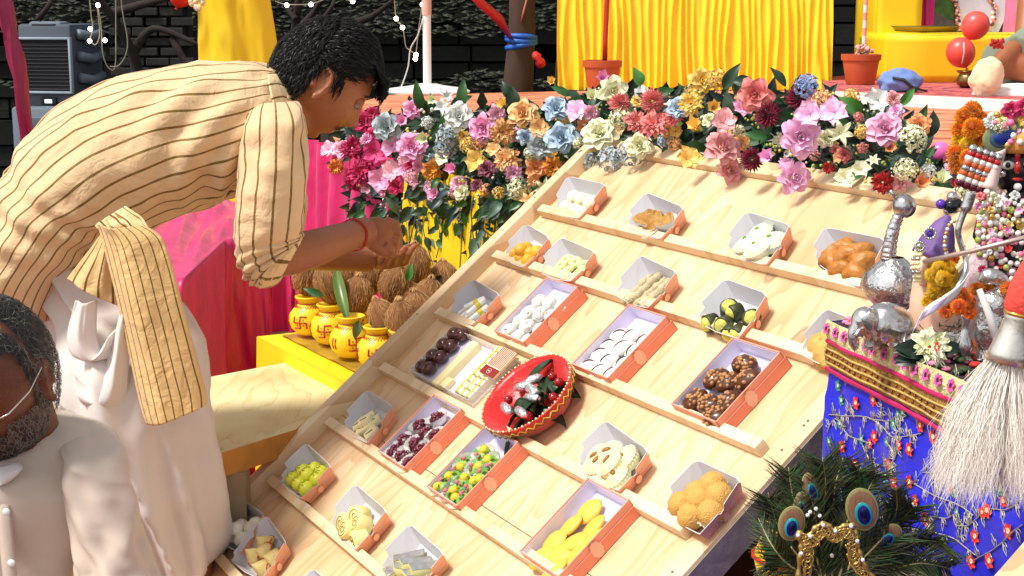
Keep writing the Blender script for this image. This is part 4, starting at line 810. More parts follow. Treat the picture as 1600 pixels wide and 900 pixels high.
# ---- fairy lights on wires
wire = mat('lamp_wire', (.25, .22, .16), .6); bulb = mat('lit_bulb', (1, .9, .7), .3, var=0, emit=(1, .9, .72), es=9)
BM = MB(); BM.ball((0, 0, 0), .012, 10, 7); BULB = BM.mesh('bulb', [bulb])
def lights(name, label, pts, bulbs, Y):
    e = empty(name); tag(e, label, 'string lights', 'fairy light strings')
    m = MB(); m.tube(cr([PY(x, y, Y) for x, y in pts], 40), .0032, 5); m.build('wire', wire, e)
    for (x, y) in bulbs: p = PY(x, y, Y - .03); inst(BULB, 'bulb', e, Matrix.Translation(p) @ Matrix.Diagonal((Y / 8,) * 3 + (1,)))
lights('fairy_lights', 'string of small lit bulbs in front of the cooler', [(138, -20), (142, 20), (145, 45), (141, 62), (150, 70), (156, 50), (152, 8), (158, 40), (160, 80), (168, 104), (180, 105), (181, 40), (181, -20)], [(153, 8), (141, 45), (140, 64), (164, 63)], 7.6)
lights('fairy_lights', 'thin looped wire of fairy lights right of the cooler', [(189, -20), (191, 15), (199, 60), (197, 84), (186, 102), (172, 104)], [], 7.5)
lights('fairy_lights', 'row of tiny lit bulbs above the bending man\'s head', [(430, 2), (448, 7), (486, 6), (520, -4), (551, 2)], [(448, 8), (486, 7), (551, 2)], 9.0)
lights('fairy_lights', 'hanging string of tiny lit bulbs left of the white pole', [(616, -10), (619, 28), (629, 43), (634, 72), (640, 78), (650, 86), (649, 92), (655, 40), (660, 7)], [(619, 29), (629, 43), (650, 86), (649, 92), (660, 7)], 8.4)
# ---- bare branches in the dark
bk_ = mat('dark_branch', rgb(38, 27, 20), .9, var=.4, vs=20, bump=.5)
def branch(name, label, groups, Y):
    e = empty(name, (PY(groups[0][0][0], groups[0][0][1], Y).x, Y, 0)); tag(e, label, 'tree'); o0 = e.location
    for g, (pts, r0) in enumerate([(q[:-1], q[-1]) for q in groups]):
        P_ = [PY(x, y, Y + .1 * math.sin(g + i)) - o0 for i, (x, y) in enumerate(pts)]
        m = MB(); n = 14; m.tube(cr(P_, n), [r0 * (1 - .6 * i / n) for i in range(n + 1)], 8); m.build('trunk' if g == 0 else 'branch', bk_, e)
branch('bare_tree', 'leafless dark tree with thin spreading branches above the head', [[(470, 420), (466, 200), (461, 90), (462, 40), (470, -20), .05], [(462, 50), (490, 20), (508, -10), .03], [(540, 40), (580, 26), (612, 2), .03], [(461, 80), (500, 60), (545, 36), .03], [(505, 30), (520, 8), (524, -15), .02], [(462, 30), (440, 5), .02]], 9.6)
branch('bare_tree', 'leafless tree with reddish crossing branches beside the cooler', [[(190, 420), (200, 260), (215, 120), (190, 50), (140, -20), .05], [(205, 90), (240, 45), (310, 70), .03], [(270, 60), (290, 95), (320, 100), .025], [(180, 20), (230, 5), (300, -10), .03], [(60, 30), (75, 10), (85, -10), .02]], 8.6)
# brick pier behind
m = MB(); rr = random.Random(12); bo = MB(); bo.box((0, 0, 0), (.16, .1, .058), bev=.006); BR = bo.mesh('brick', [mat('old_brick', rgb(40, 38, 32), .9, var=.5, vs=20, bump=.6)], False)
pier = empty('brick_pier', (gx(252, 10.4), 10.4, 0)); tag(pier, 'dim pale brick pier standing between the cooler and yellow cloth', 'pier')
m = MB(); m.box((0, .1, 1.2), (.5, .14, 2.4)); m.build('mortar_core', mat('old_mortar', (.02, .02, .016), .9), pier, smooth=False)
for r_ in range(10):
    for c_ in range(3): inst(BR, 'brick', pier, TRS((-.17 + .17 * c_ + (.05 if r_ % 2 else -.02) + rr.uniform(-.01, .01), rr.uniform(-.01, .015), .95 + .067 * r_), (0, 0, rr.uniform(-.04, .04)), (rr.uniform(.85, 1.05), 1, rr.uniform(.85, 1))))
# ---- pink stage skirt, yellow stage skirt
s0, s1, s2 = 2.62, 1.18, .02
a, b_ = SL(s0, -.02), SL(s1, -.02); m = drape((a.x, a.y), (b_.x, b_.y), .01, ZS + .02, 10, .035, 21, nu=150, nv=26, flare=.03, gather=.5)
tag(m.build('pink_stage_curtain', pinkc), 'deep pink crushed satin curtain hanging down the stage front', 'curtain')
a, b_ = SL(1.19, -.03), SL(s2, -.03); m = drape((a.x, a.y), (b_.x, b_.y), .01, ZS + .01, 8, .025, 22, nu=110, nv=20, flare=.02)
tag(m.build('yellow_stage_curtain', yel2), 'yellow cloth on the stage front behind the hanging foliage', 'curtain')
# ---- pink draped low table behind the man
pt = empty('pink_draped_table', (-.9, 4.1, 0)); tag(pt, 'low table draped in crushed pink satin behind the bending man', 'table')
m = MB(); A, B, Cc, Dd = PY(196, 320, 4.55), PY(452, 300, 4.75), PY(470, 330, 4.3), PY(286, 424, 3.78)
def fn(u, v):
    top = [PY(200, 318, 4.6), PY(345, 312, 4.7), PY(470, 312, 4.75)]; edge = [PY(190, 428, 3.75), PY(287, 421, 3.75), PY(352, 362, 4.2), PY(430, 350, 4.32), PY(475, 352, 4.3)]
    def pl(l, t): t *= len(l) - 1; i = min(int(t), len(l) - 2); return lerp(l[i], l[i + 1], t - i)
    if v < .4: p = lerp(pl(top, u), pl(edge, u), v / .4); q_ = v / .4; p.z += (.030 * nz((u * 9, v * 7, 2), 1) + .010 * math.sin(u * 40 + v * 20)) * (1 - q_ ** 4) - .03 * q_ ** 6
    else:
        e0 = pl(edge, u); e0 = e0 - Vector((0, 0, .03)); t = (v - .4) / .6; ph = u * 13 + 1.5 * nz((u * 5, t * 1.1, 4), 1); p = e0 + Vector((.0, -1, 0)) * (.012 * min(1, t * 20) + .15 * t * (.6 + .5 * math.sin(ph * 2.2)) + .012 * nz((u * 40, t * 6, 3), 1) + .05 * t * nz((u * 7, t, 8), 1)); p.z = e0.z * (1 - t) + .008 - .03 * math.exp(-t * 9) * 0; p.x += .05 * math.cos(ph * 2.2) * t + .03 * nz((u * 12, t * 3, 5), 1) * t
    return tuple(p - Vector((-.9, 4.1, 0)))
m.grid(fn, 120, 60); m.build('satin_cover', pinkc, pt)
m = MB(); m.box((.22, .25, .29), (.22, .2, .58)); m.build('frame', MATS['leg_wood'], pt, smooth=False)
# ---- plywood low table and yellow table
ZW = .66; W1, W2, W3, W4 = PZ(334, 711, ZW), PZ(462, 671, ZW), PZ(548, 600, ZW), PZ(475, 564, ZW)
ax = (W3 - W2).normalized(); wt = empty('plywood_table', (W1.x, W1.y, 0)); tag(wt, 'low plywood table with knotty pale top beside the display board', 'table')
W5 = W1 + (W4 - W1) * .0; Lf = PZ(322, 590, ZW); W4b = PZ(470, 562, ZW)
th = .05; poly = [W1, W2, PZ(560, 585, ZW), W4b, Lf]
m = MB(); o0 = Vector((W1.x, W1.y, 0)); n = len(poly); vs = [(p.x - o0.x, p.y - o0.y, ZW - th) for p in poly] + [(p.x - o0.x, p.y - o0.y, ZW) for p in poly]
m.add(vs, [tuple(range(n, 2 * n)), tuple(range(n))[::-1]] + [(i, (i + 1) % n, n + (i + 1) % n, n + i) for i in range(n)]); m.m = [0] + [1] * (n + 1)
ply2 = wood_mat('yellow_ply', (.80, .70, .38), (.78, .66, .34), (.66, .50, .22), sx=(1.3, 1.3, 1.3), band=5); m.build('table_top', [ply2, mat('table_edge', rgb(206, 140, 62), .7, var=.15, vs=20, bump=.3)], wt, smooth=False)
for p in poly[:2] + poly[3:]: m = MB(); m.box((lerp(p.x, -.35, .12) - o0.x, lerp(p.y, 3.35, .12) - o0.y, (ZW - th) / 2), (.05, .05, ZW - th)); m.build('leg', MATS['leg_wood'], wt, smooth=False)
# crossed iron legs seen in the dark gap by the board
ZY = .69; Y1, Y2, Y3 = PZ(401, 526, ZY), PZ(566, 612, ZY), PZ(474, 512, ZY)
yt = empty('yellow_cloth_table', (Y1.x, Y1.y, 0)); tag(yt, 'table under yellow cloth and golden foil carrying the painted pots', 'table'); o0 = Vector((Y1.x, Y1.y, 0))
d_ = (Y2 - Y1).normalized(); e_ = Vector((.887, .4618, 0)); e_ = (PZ(700, 470, ZY) - Y1); 
P4 = [Y1, Y1 + d_ * .98, Y1 + d_ * .98 + PERP * .62, Y1 + PERP * .62]; P4 = [p - o0 for p in P4]
m = MB(); ct = sum(P4, Vector()) / 4
def fn(u, v):
    l = len(P4); t = u * 4; i = min(int(t), 3); p = lerp(P4[i], P4[(i + 1) % 4], t - i); out = (p - ct).normalized(); k = .010 * math.sin(u * 90) + .02 * nz((u * 20, v, 7), 1)
    q = p + out * ((1 - v) * (.03 + k)); q.z = lerp(.02, ZY, v) ; return q
m.grid(fn, 160, 12); m.add([(p.x, p.y, ZY + .0005) for p in P4], [(0, 1, 2, 3)]); m.build('yellow_cover', yel2, yt)
m = MB()
def fn(u, v): p = lerp(lerp(P4[0], P4[1], .03 + .94 * u), lerp(P4[3], P4[2], .03 + .94 * u), .085 + .9 * v); return (p.x, p.y, ZY + .004 + .006 * abs(nz((u * 9, v * 7, 0), 1)))
m.grid(fn, 40, 24); m.build('gold_foil', mat('gold_foil', rgb(222, 190, 80), .32, .55, var=.45, vs=14, bump=.5, bs=22), yt)
# --------------------------------------------------------------- artificial flower bank along the stage edge
def petal(m, ang, tilt, r0, ln, wd, curl, cup_, z0=0, nu=4, nv=4, ruff=0, seed=0, tip=0):
    """one petal: starts r0 from the axis, rises at tilt (0 flat, 90 upright)"""
    ct, st = math.cos(tilt), math.sin(tilt); ca, sa = math.cos(ang), math.sin(ang)
    def fn(u, v):
        w_ = wd * (math.sin(math.pi * (v * .80 + .13)) ** .7 if not tip else math.sin(math.pi * min(1, v * .92 + .06)) ** .8); x = (u - .5) * w_
        t = tilt - curl * v * v; s_ = ln * v; out = r0 + s_ * math.cos((tilt + t) / 2); up = z0 + s_ * math.sin((tilt + t) / 2)
        edge = (abs(u - .5) * 2) ** 2 * wd * cup_; out -= edge * st * .8; up += edge * ct
        if ruff: up += ruff * nz((u * 3 + seed, v * 2, ang), 1) * v; out += ruff * nz((u * 4, v * 3 + seed, ang + 2), 1) * v
        return (out * ca - x * sa, out * sa + x * ca, up)
    m.grid(fn, nu, nv)
def rose_mesh(seed, open_=1.0):
    r = random.Random(seed); m = MB()
    for (n, tl, r0, ln, wd, cu, cup_, z0) in ((3, 1.45, .06, .42, .42, .3, .35, .0), (4, 1.25, .13, .52, .58, .6, .3, -.02), (5, .95 * open_, .20, .66, .72, .9, .22, -.05), (6, .78 * open_, .24, .76, .82, 1.1, .15, -.08), (6, .42 * open_, .26, .84, .86, .9, .10, -.12)):
        o = r.uniform(0, 6)
        for k in range(n): petal(m, o + 6.283 * k / n + r.uniform(-.15, .15), tl + r.uniform(-.1, .1), r0, ln * r.uniform(.9, 1.08), wd * r.uniform(.9, 1.1), cu, cup_, z0, 4, 4, .10, k + seed)
    return m
def pom_mesh(seed, n=90, ln=.62, wd=.20):
    r = random.Random(seed); m = MB()
    for k in range(n):
        t = (k + .5) / n; el = math.pi / 2 - t * 1.75; petal(m, k * 2.39996, el, .10 + .2 * t, ln * (.7 + .4 * t) * r.uniform(.9, 1.1), wd, .45, .3, .12 - .2 * t, 2, 2, .05, k, 1)
    return m
def carn_mesh(seed):
    r = random.Random(seed); m = MB()
    for (n, tl, ln, wd) in ((6, 1.3, .45, .34), (9, 1.0, .58, .38), (11, .65, .72, .42), (12, .25, .86, .46)):
        for k in range(n): petal(m, r.uniform(0, 6.28) if n < 7 else 6.283 * k / n + r.uniform(-.2, .2), tl + r.uniform(-.15, .15), .08, ln, wd, .5, .1, -.05, 4, 3, .30, k + n)
    return m
def hyd_mesh(seed):
    r = random.Random(seed); m = MB()
    for k in range(20):
        t = (k + .5) / 20; el = 1.45 - t * 1.5; a = k * 2.4; d = Vector((math.cos(a) * math.cos(el), math.sin(a) * math.cos(el), math.sin(el) * .7)) * .78
        q = MB()
        for j in range(4): petal(q, 1.571 * j + r.random() * .3, .35, .01, .30, .30, .5, .1, 0, 2, 2, .06, j + k)
        m.add([face_to(d, d + Vector((r.uniform(-.25, .25), r.uniform(-.25, .25), .1)), r.uniform(0, 3)) @ Vector(v) for v in q.v], q.f)
    return m
def lily_mesh(seed, n=6, tl=.9, ln=1.05, wd=.5, cu=1.2):
    r = random.Random(seed); m = MB()
    for k in range(n): petal(m, 6.283 * k / n + r.uniform(-.1, .1), tl, .07, ln * r.uniform(.9, 1.1), wd * (1 if k % 2 else .85), cu, .16, 0 if k % 2 else .03, 4, 6, .10, k, 1)
    m.tube([(0, 0, 0), (.02, 0, .5)], [.05, .03], 6); return m
FM = {}
base_m = mat('petal_base', (.8, .5, .5), .6)
for k, fn in dict(rose=rose_mesh, pom=pom_mesh, carn=carn_mesh, hyd=hyd_mesh, lily=lily_mesh, tulip=lambda s: lily_mesh(s, 6, 1.35, 1.1, .75, .5), orchid=lambda s: lily_mesh(s, 6, .62, .92, 1.0, .7)).items():
    FM[k] = [fn(s).mesh('bloom_' + k, [base_m]) for s in (1, 2, 3)]
def pm(name, c, c2=None, rough=.6):
    if 'petal_' + name in MATS: return MATS['petal_' + name]
    m, t, p, new, link = node_mat('petal_' + name); c = rgb(*c); c2 = rgb(*c2) if c2 else tuple(q * .72 for q in c)
    tc = new('ShaderNodeTexCoord'); n = new('ShaderNodeTexNoise'); n.inputs['Scale'].default_value = 2.4; n.inputs['Detail'].default_value = 3; link(tc.outputs['Object'], n.inputs['Vector'])
    r = ramp(new, [(.32, c2), (.58, c)]); link(n.outputs['Fac'], r.inputs[0]); link(r.outputs[0], p.inputs['Base Color']); p.inputs['Roughness'].default_value = rough; p.inputs['Sheen Weight'].default_value = .15
    b = new('ShaderNodeBump'); b.inputs['Strength'].default_value = .25; b.inputs['Distance'].default_value = .05; link(n.outputs['Fac'], b.inputs['Height']); return m
PC = dict(mg=('magenta', (206, 24, 96), (150, 10, 60)), hp=('hot_pink', (232, 70, 140), (200, 40, 100)), pk=('pink', (250, 184, 220), (244, 150, 198)), lp=('light_pink', (246, 196, 214), (240, 160, 190)), wh=('white', (236, 236, 232), (206, 214, 206)),
          cr=('cream', (240, 240, 206), (222, 226, 170)), bl=('pale_blue', (184, 208, 226), (160, 186, 210)), gb=('grey_blue', (190, 204, 206), (150, 170, 176)), pe=('peach', (244, 200, 140), (236, 164, 92)), ye=('yellow', (246, 214, 118), (238, 186, 70)),
          og=('orange', (240, 166, 62), (226, 130, 40)), sa=('salmon', (238, 146, 140), (226, 110, 110)), dp=('dusty_pink', (240, 176, 176), (222, 136, 142)), bu=('burgundy', (140, 12, 50), (96, 6, 34)), mv=('mauve', (236, 180, 206), (216, 140, 180)), lc=('lilac', (248, 198, 232), (240, 168, 214)), rd=('red', (196, 26, 20), (140, 10, 10)), bp=('blue', (150, 176, 226), (120, 150, 210)), ap=('apricot', (244, 176, 118), (238, 150, 90)), mr=('dark_mauve', (150, 70, 90), (100, 40, 60)))
PMAT = {k: pm(v[0], v[1], v[2]) for k, v in PC.items()}
def TLY(px):                # distance of the flower line behind the board's top edge, at a photo column
    k = (px - 800) / (F * .985); b0 = SL(0, -.0); t = (b0.x - k * b0.y) / (-D1.x + k * D1.y); return (b0 + D1 * t).y
bank = empty('flower_bank', SL(0)); bank.location.z = ZS; tag(bank, 'long bank of pastel artificial flowers and dark leaves along the stage edge', 'flower arrangement')
bank_inv = Matrix.Translation(-Vector(bank.location)); NAMES = dict(rose='rose', pom='dahlia', carn='carnation', hyd='hydrangea', lily='lily', tulip='tulip', orchid='orchid')
FL = """564 190 34 mg rose|582 176 26 mg carn|533 232 32 lp rose|548 231 40 mg carn|512 232 30 lp orchid|525 261 28 og carn|559 268 46 mg carn|585 237 44 hp orchid|555 284 34 mg carn|592 281 42 pk orchid|600 198 44 gb rose|628 190 42 pk tulip|610 226 40 pk orchid|643 228 46 pk rose|663 216 44 cr tulip|611 266 40 lp orchid|675 266 38 og carn|702 208 46 gb hyd|698 228 44 gb hyd|716 180 44 wh rose|676 156 34 cr tulip|699 150 26 wh lily|690 166 34 wh lily|752 200 46 pk rose|708 263 42 pk tulip|742 250 40 ye orchid|652 284 28 lp carn|760 262 30 mr rose|787 164 38 ye tulip|817 174 46 pe rose|786 207 46 pe carn|790 246 44 pe carn|842 200 38 pe orchid|870 166 42 bl rose|900 172 42 lc orchid|877 212 50 bl rose|846 226 46 gb rose|865 262 38 og carn|803 272 32 mv carn|812 294 42 cr hyd|850 294 36 cr lily|826 312 34 pe lily|838 262 34 ap rose|941 122 44 pk tulip|925 151 46 cr tulip|960 142 46 cr rose|970 158 42 sa pom|1020 158 46 sa pom|996 187 44 sa carn|1021 190 50 sa carn|1051 180 36 sa pom|1003 204 32 sa carn|935 205 54 cr rose|958 246 52 gb hyd|922 246 48 gb hyd|987 238 48 gb hyd|862 128 30 ye tulip|1058 166 36 bl rose|1003 146 32 wh orchid|1000 226 42 cr rose|968 184 40 cr hyd|1087 198 52 ye tulip|1079 160 44 ye carn|1115 168 48 ye tulip|1098 124 38 ye rose|1120 122 36 ye hyd|1084 142 34 ye hyd|1077 246 44 ye orchid|1109 237 32 og tulip|1131 188 48 dp orchid|1132 226 56 dp rose|1143 264 42 dp rose|1178 148 54 sa rose|1197 178 46 bu pom|1175 248 44 bu pom|1160 168 34 pk orchid|1248 150 48 bu pom|1206 176 44 bu pom|1200 246 52 lc tulip|1258 131 44 bp hyd|1288 153 40 pe hyd|1264 177 48 lc orchid|1302 173 50 lc orchid|1253 214 62 lc rose|1245 277 52 lc rose|1314 207 46 cr lily|1330 150 30 ye hyd|1372 155 44 wh orchid|1383 198 56 mv rose|1390 230 42 ap tulip|1430 213 52 cr hyd|1436 196 36 ap rose|1415 264 42 cr hyd|1438 285 58 ap tulip|1472 280 50 cr tulip|1378 285 40 rd carn|1345 263 34 cr orchid|1320 277 36 cr orchid|1492 289 34 mg tulip|1508 300 40 cr hyd|1228 240 24 wh tulip|728 226 30 ye hyd|770 232 28 pe orchid|745 288 26 mr carn|690 246 28 cr orchid|830 240 26 cr hyd|905 222 22 cr hyd|1345 205 26 ye hyd|1400 206 28 mv orchid|1155 205 22 cr hyd|668 190 24 wh hyd|632 250 26 lp carn|572 218 24 pk carn|575 250 26 mg carn|600 300 22 pk carn|780 300 24 ye hyd|1365 250 24 cr lily|1295 262 22 rd carn|1450 265 28 wh hyd"""
rr = random.Random(41); FPTS = []
SF = 1.12
for i, l in enumerate(FL.split('|')):
    a = l.split(); px, py, sz, c, k = float(a[0]), float(a[1]), float(a[2]), a[3], a[4]
    Y = TLY(px) - .15 - rr.uniform(0, .05) - (.03 if sz > 40 else 0) + .10 * max(0, (190 - py) / 80); p = PY(px, py, Y); r = sz * SF * Y / F / 2
    FPTS.append((px, py, sz))
    d = Vector((-.15 + rr.uniform(-.4, .4), -1, rr.uniform(.0, .75)))
    o = inst(FM[k][i % 3], NAMES[k], bank, bank_inv @ face_to(p - d.normalized() * r * .3, d, rr.uniform(0, 6.28), r * (.82 if k in ('tulip', 'lily') else .92)), PMAT[c]); o['label'] = PC[c][0].replace('_', ' ') + ' ' + NAMES[k]
    if k in ('rose', 'tulip') and False: pass
for i in range(210):
    px = rr.uniform(556, 1490); t_, b_ = (188, 300) if px < 640 else ((170, 310) if px < 780 else ((165, 300) if px < 880 else ((150, 240) if px < 1060 else ((150, 262) if px < 1400 else (262, 292))))); py = rr.uniform(t_, b_)
    if any((px - a) ** 2 + (py - b) ** 2 < (c * .42) ** 2 for a, b, c in FPTS): continue
    FPTS.append((px, py, 26)); Y = TLY(px) - .13; p = PY(px, py, Y); r = rr.uniform(20, 32) * Y / F / 2
    c = rr.choice(['mg', 'pk', 'lp', 'lp', 'hp', 'gb'] if px < 680 else (['pe', 'ye', 'bl', 'cr', 'lp', 'ap'] if px < 1080 else ['cr', 'lp', 'sa', 'pe', 'wh', 'lc', 'dp'])); k = rr.choice(['rose', 'rose', 'carn', 'hyd', 'orchid', 'rose'])
    o = inst(FM[k][i % 3], NAMES[k], bank, bank_inv @ face_to(p, (rr.uniform(-.5, .3), -1, rr.uniform(0, .7)), rr.uniform(0, 6.28), r), PMAT[c]); o['label'] = PC[c][0].replace('_', ' ') + ' ' + NAMES[k]
# leaves
def leaf_mesh(seed, wd=.42, wave=.05, pt=1):
    m = MB(); r = random.Random(seed); b_ = r.uniform(.1, .5)
    def fn(u, v):
        w_ = wd * (math.sin(math.pi * v ** (.8 if pt else 1)) ** .9 if 0 < v < 1 else 0) + .015 * (1 - v); x = (u - .5) * w_
        return (x, v, .35 * abs(u - .5) * w_ + b_ * v * (1 - v) - .15 * v * v + wave * math.sin(v * 9 + seed) * (u - .5))
    m.grid(fn, 4, 8); m.tube([(0, -.12, 0), (0, 0, 0), (0, .5, b_ * .25 - .045), (0, .95, -.14)], [.012, .012, .008, .003], 4); return m
LFM = [leaf_mesh(s, w_).mesh('leaf', [mat('leaf_dark', rgb(30, 62, 34), .42, var=.4, vs=3)]) for s, w_ in ((1, .42), (2, .5), (3, .36), (4, .58))]
lmats = [MATS['leaf_dark'], mat('leaf_deep', rgb(20, 44, 30), .4, var=.3, vs=3), mat('leaf_mid', rgb(46, 94, 42), .4, var=.3, vs=3), mat('leaf_grey', rgb(84, 112, 96), .5, var=.3, vs=3), mat('leaf_bright', rgb(76, 140, 58), .4, var=.25, vs=3), mat('leaf_blue', rgb(38, 62, 60), .45, var=.3, vs=3)]
def leaf(par, inv, p, d, up, L_, mi, name='leaf'):
    """leaf growing from p along d, facing up"""
    d = Vector(d).normalized(); X = d.cross(Vector(up)).normalized(); Z = X.cross(d); return inst(LFM[rr.randrange(4)], name, par, inv @ frame(p, X, d, Z) @ Matrix.Diagonal((L_, L_, L_, 1)), lmats[mi])
BIG = [(658, 172, 60, -100, 2), (716, 162, 55, 62, 0), (703, 168, 50, -30, 0), (720, 170, 60, -85, 2), (803, 170, 45, -95, 0), (890, 150, 40, -150, 2), (1002, 135, 40, -110, 4), (1020, 150, 45, -20, 2), (1145, 128, 46, 0, 0), (1130, 140, 60, -60, 0), (1228, 136, 50, -125, 0), (1245, 195, 70, -160, 0), (1345, 180, 60, -140, 4), (1362, 175, 50, -90, 2), (1405, 165, 45, -50, 4), (1330, 200, 40, -160, 2), (1375, 235, 70, -20, 0), (1365, 240, 60, -110, 1), (1350, 265, 60, 160, 2), (1400, 240, 55, -5, 1), (1428, 245, 80, -60, 1), (1345, 280, 45, 100, 4), (1355, 270, 55, 60, 0), (1040, 200, 40, -20, 4), (1055, 215, 45, 130, 2), (1033, 262, 30, 90, 2), (1180, 270, 40, 60, 2), (1140, 272, 44, -40, 0), (1070, 225, 60, 20, 2), (1020, 240, 50, 60, 0), (900, 240, 50, 60, 2), (880, 230, 40, 110, 2), (865, 190, 40, 170, 0), (800, 155, 40, -120, 0), (1270, 165, 55, 130, 0), (1200, 215, 50, -170, 2), (1155, 222, 60, -10, 2), (1440, 300, 40, 10, 0), (1465, 305, 46, 0, 1), (1410, 295, 40, 170, 0), (1425, 205, 60, -60, 2), (1450, 215, 55, -75, 1)]
def dirpx(px, py, Y, deg):
    a = math.radians(deg); return (PY(px + 20 * math.cos(a), py + 20 * math.sin(a), Y) - PY(px, py, Y)).normalized()
for (px, py, L_, a, mi) in BIG:
    Y = TLY(px) - .10; leaf(bank, bank_inv, PY(px, py, Y), dirpx(px, py, Y, a) + Vector((0, rr.uniform(-.3, .1), 0)), (rr.uniform(-.3, .3), -1, .4), L_ * .8 * Y / F, mi)
def bank_y(px):             # photo rows the bank covers
    top = (186 if px < 640 else (172 if px < 900 else (148 if px < 1300 else (168 if px < 1400 else lerp(180, 268, min(1, (px - 1400) / 60)))))); bot = 300 if px < 560 else (350 if px < 720 else lerp(350, 262, min(1, (px - 720) / 170)) if px < 890 else (262 if px < 1020 else lerp(258, 290, min(1, (px - 1020) / 300))))
    return top, bot
for i in range(215):
    px = rr.uniform(545, 1495); t, b = bank_y(px); py = rr.uniform(t + 8, b - 4); Y = TLY(px) - rr.uniform(-.05, .06); a = rr.uniform(0, 360)
    leaf(bank, bank_inv, PY(px, py, Y), dirpx(px, py, Y, a) + Vector((0, rr.uniform(-.5, .2), 0)), (rr.uniform(-.6, .6), -1, rr.uniform(.1, 1)), rr.uniform(26, 46) * Y / F, rr.choice([0, 0, 1, 1, 2, 5, 3]))
def leaf_mass(n, region, label=None, name='leaf_mass', smin=18, smax=36, depth=.12, par=None):
    m = MB()
    for i in range(n):
        px, py, Y = region(); p = PY(px, py, Y + rr.uniform(0, depth)); a = rr.uniform(0, 6.28); L_ = rr.uniform(smin, smax) * Y / F; d = Vector((math.cos(a), rr.uniform(-.6, .4), math.sin(a))).normalized(); X = d.cross(Vector((rr.uniform(-.6, .6), -1, rr.uniform(0, 1)))).normalized(); Z = X.cross(d); w_ = L_ * .25
        m.add([p, p + d * L_ * .4 + X * w_ + Z * w_ * .3, p + d * L_, p + d * L_ * .4 - X * w_ + Z * w_ * .3, p + d * L_ * .45], [(0, 1, 4), (1, 2, 4), (2, 3, 4), (3, 0, 4)], rr.choice([0, 0, 1, 1, 2, 3]))
    return m.build(name, [lmats[0], lmats[1], lmats[5], lmats[2]], par, smooth=False, M=bank_inv if par else None)
def reg():
    while 1:
        px = rr.uniform(540, 1510); t, b = bank_y(px); py = rr.uniform(t, b)
        return px, py, TLY(px) + .03
tag(leaf_mass(4200, reg, par=bank), kind='stuff')
# sprays of tiny buds and stems
m = MB()
for i in range(130):
    px = rr.uniform(560, 1480); t, b = bank_y(px); py = rr.uniform(t - 4, b - 8); Y = TLY(px) - rr.uniform(.06, .14); s_ = Y / F
    for j in range(5): m.ball(PY(px + rr.uniform(-9, 9), py + rr.uniform(-7, 7), Y), rr.uniform(1.6, 3.0) * s_, 6, 4, mi=i % 3)
tag(m.build('filler_buds', [mat('bud_white', rgb(236, 236, 214), .6), mat('bud_yellow', rgb(232, 214, 110), .6), mat('bud_green', rgb(170, 190, 90), .6)], bank, M=bank_inv), kind='stuff')
m = MB()
for i in range(60):
    px = rr.uniform(1270, 1400) if i % 2 else rr.uniform(560, 1480); t, b = bank_y(px); py = rr.uniform(t + 30, b - 4); Y = TLY(px) - .09; a = rr.uniform(-2.6, -.4); L_ = rr.uniform(30, 60)
    m.tube(cr([PY(px, py, Y), PY(px + L_ * .5 * math.cos(a) + rr.uniform(-8, 8), py + L_ * .5 * math.sin(a), Y - .02), PY(px + L_ * math.cos(a), py + L_ * math.sin(a) * .8, Y)], 6), .0016, 4)
tag(m.build('wiry_stems', mat('stem_grey', rgb(60, 78, 66), .6), bank, M=bank_inv), kind='stuff')
# hanging foliage below, at the left of the board
hang = empty('hanging_foliage', SL(.9, -.1)); hang.location.z = ZS; tag(hang, 'trailing dark green leaves hanging over the yellow cloth beside the board', 'foliage'); h_inv = Matrix.Translation(-Vector(hang.location))
def hy(px): return 432 if px < 730 else lerp(432, 300, (px - 730) / 115)
k = 0
while k < 270:
    px = rr.uniform(556, 842); py = rr.uniform(275, hy(px) - 4)
    if py > 335 and nz((px * .03, py * .03, 0), 1) < (-.02 if py < 385 else .10): continue
    if px < 600 and py > 345: continue
    Y = TLY(px) - rr.uniform(.04, .12); a = rr.uniform(30, 150) if rr.random() < .7 else rr.uniform(0, 360); leaf(hang, h_inv, PY(px, py, Y), dirpx(px, py, Y, a) + Vector((0, rr.uniform(-.6, .1), 0)), (rr.uniform(-.5, .5), -1, rr.uniform(.0, .9)), rr.uniform(20, 34) * Y / F, rr.choice([0, 1, 2, 2, 5, 3])); k += 1
def reg2():
    while 1:
        px = rr.uniform(552, 850); py = rr.uniform(285, min(hy(px), 345)) if rr.random() < .75 else rr.uniform(320, hy(px))
        if py > 340 and nz((px * .03, py * .03, 0), 1) < .0: continue
        if px < 590 and py > 350: continue
        return px, py, TLY(px) - .05
o = leaf_mass(3200, reg2, name='leaf_mass', smin=16, smax=28); o.parent = hang; o.matrix_local = h_inv; tag(o, kind='stuff')
m = MB()
for i in range(26):
    px = rr.uniform(600, 760); y0 = rr.uniform(300, 340); Y = TLY(px) - .07; m.tube(cr([PY(px, y0, Y), PY(px + rr.uniform(-12, 12), y0 + 30, Y - .03), PY(px + rr.uniform(-16, 16), min(hy(px), y0 + rr.uniform(50, 100)), Y - .04)], 6), .0018, 4)
tag(m.build('vine_stems', MATS['stem_grey'], hang, M=h_inv), kind='stuff')
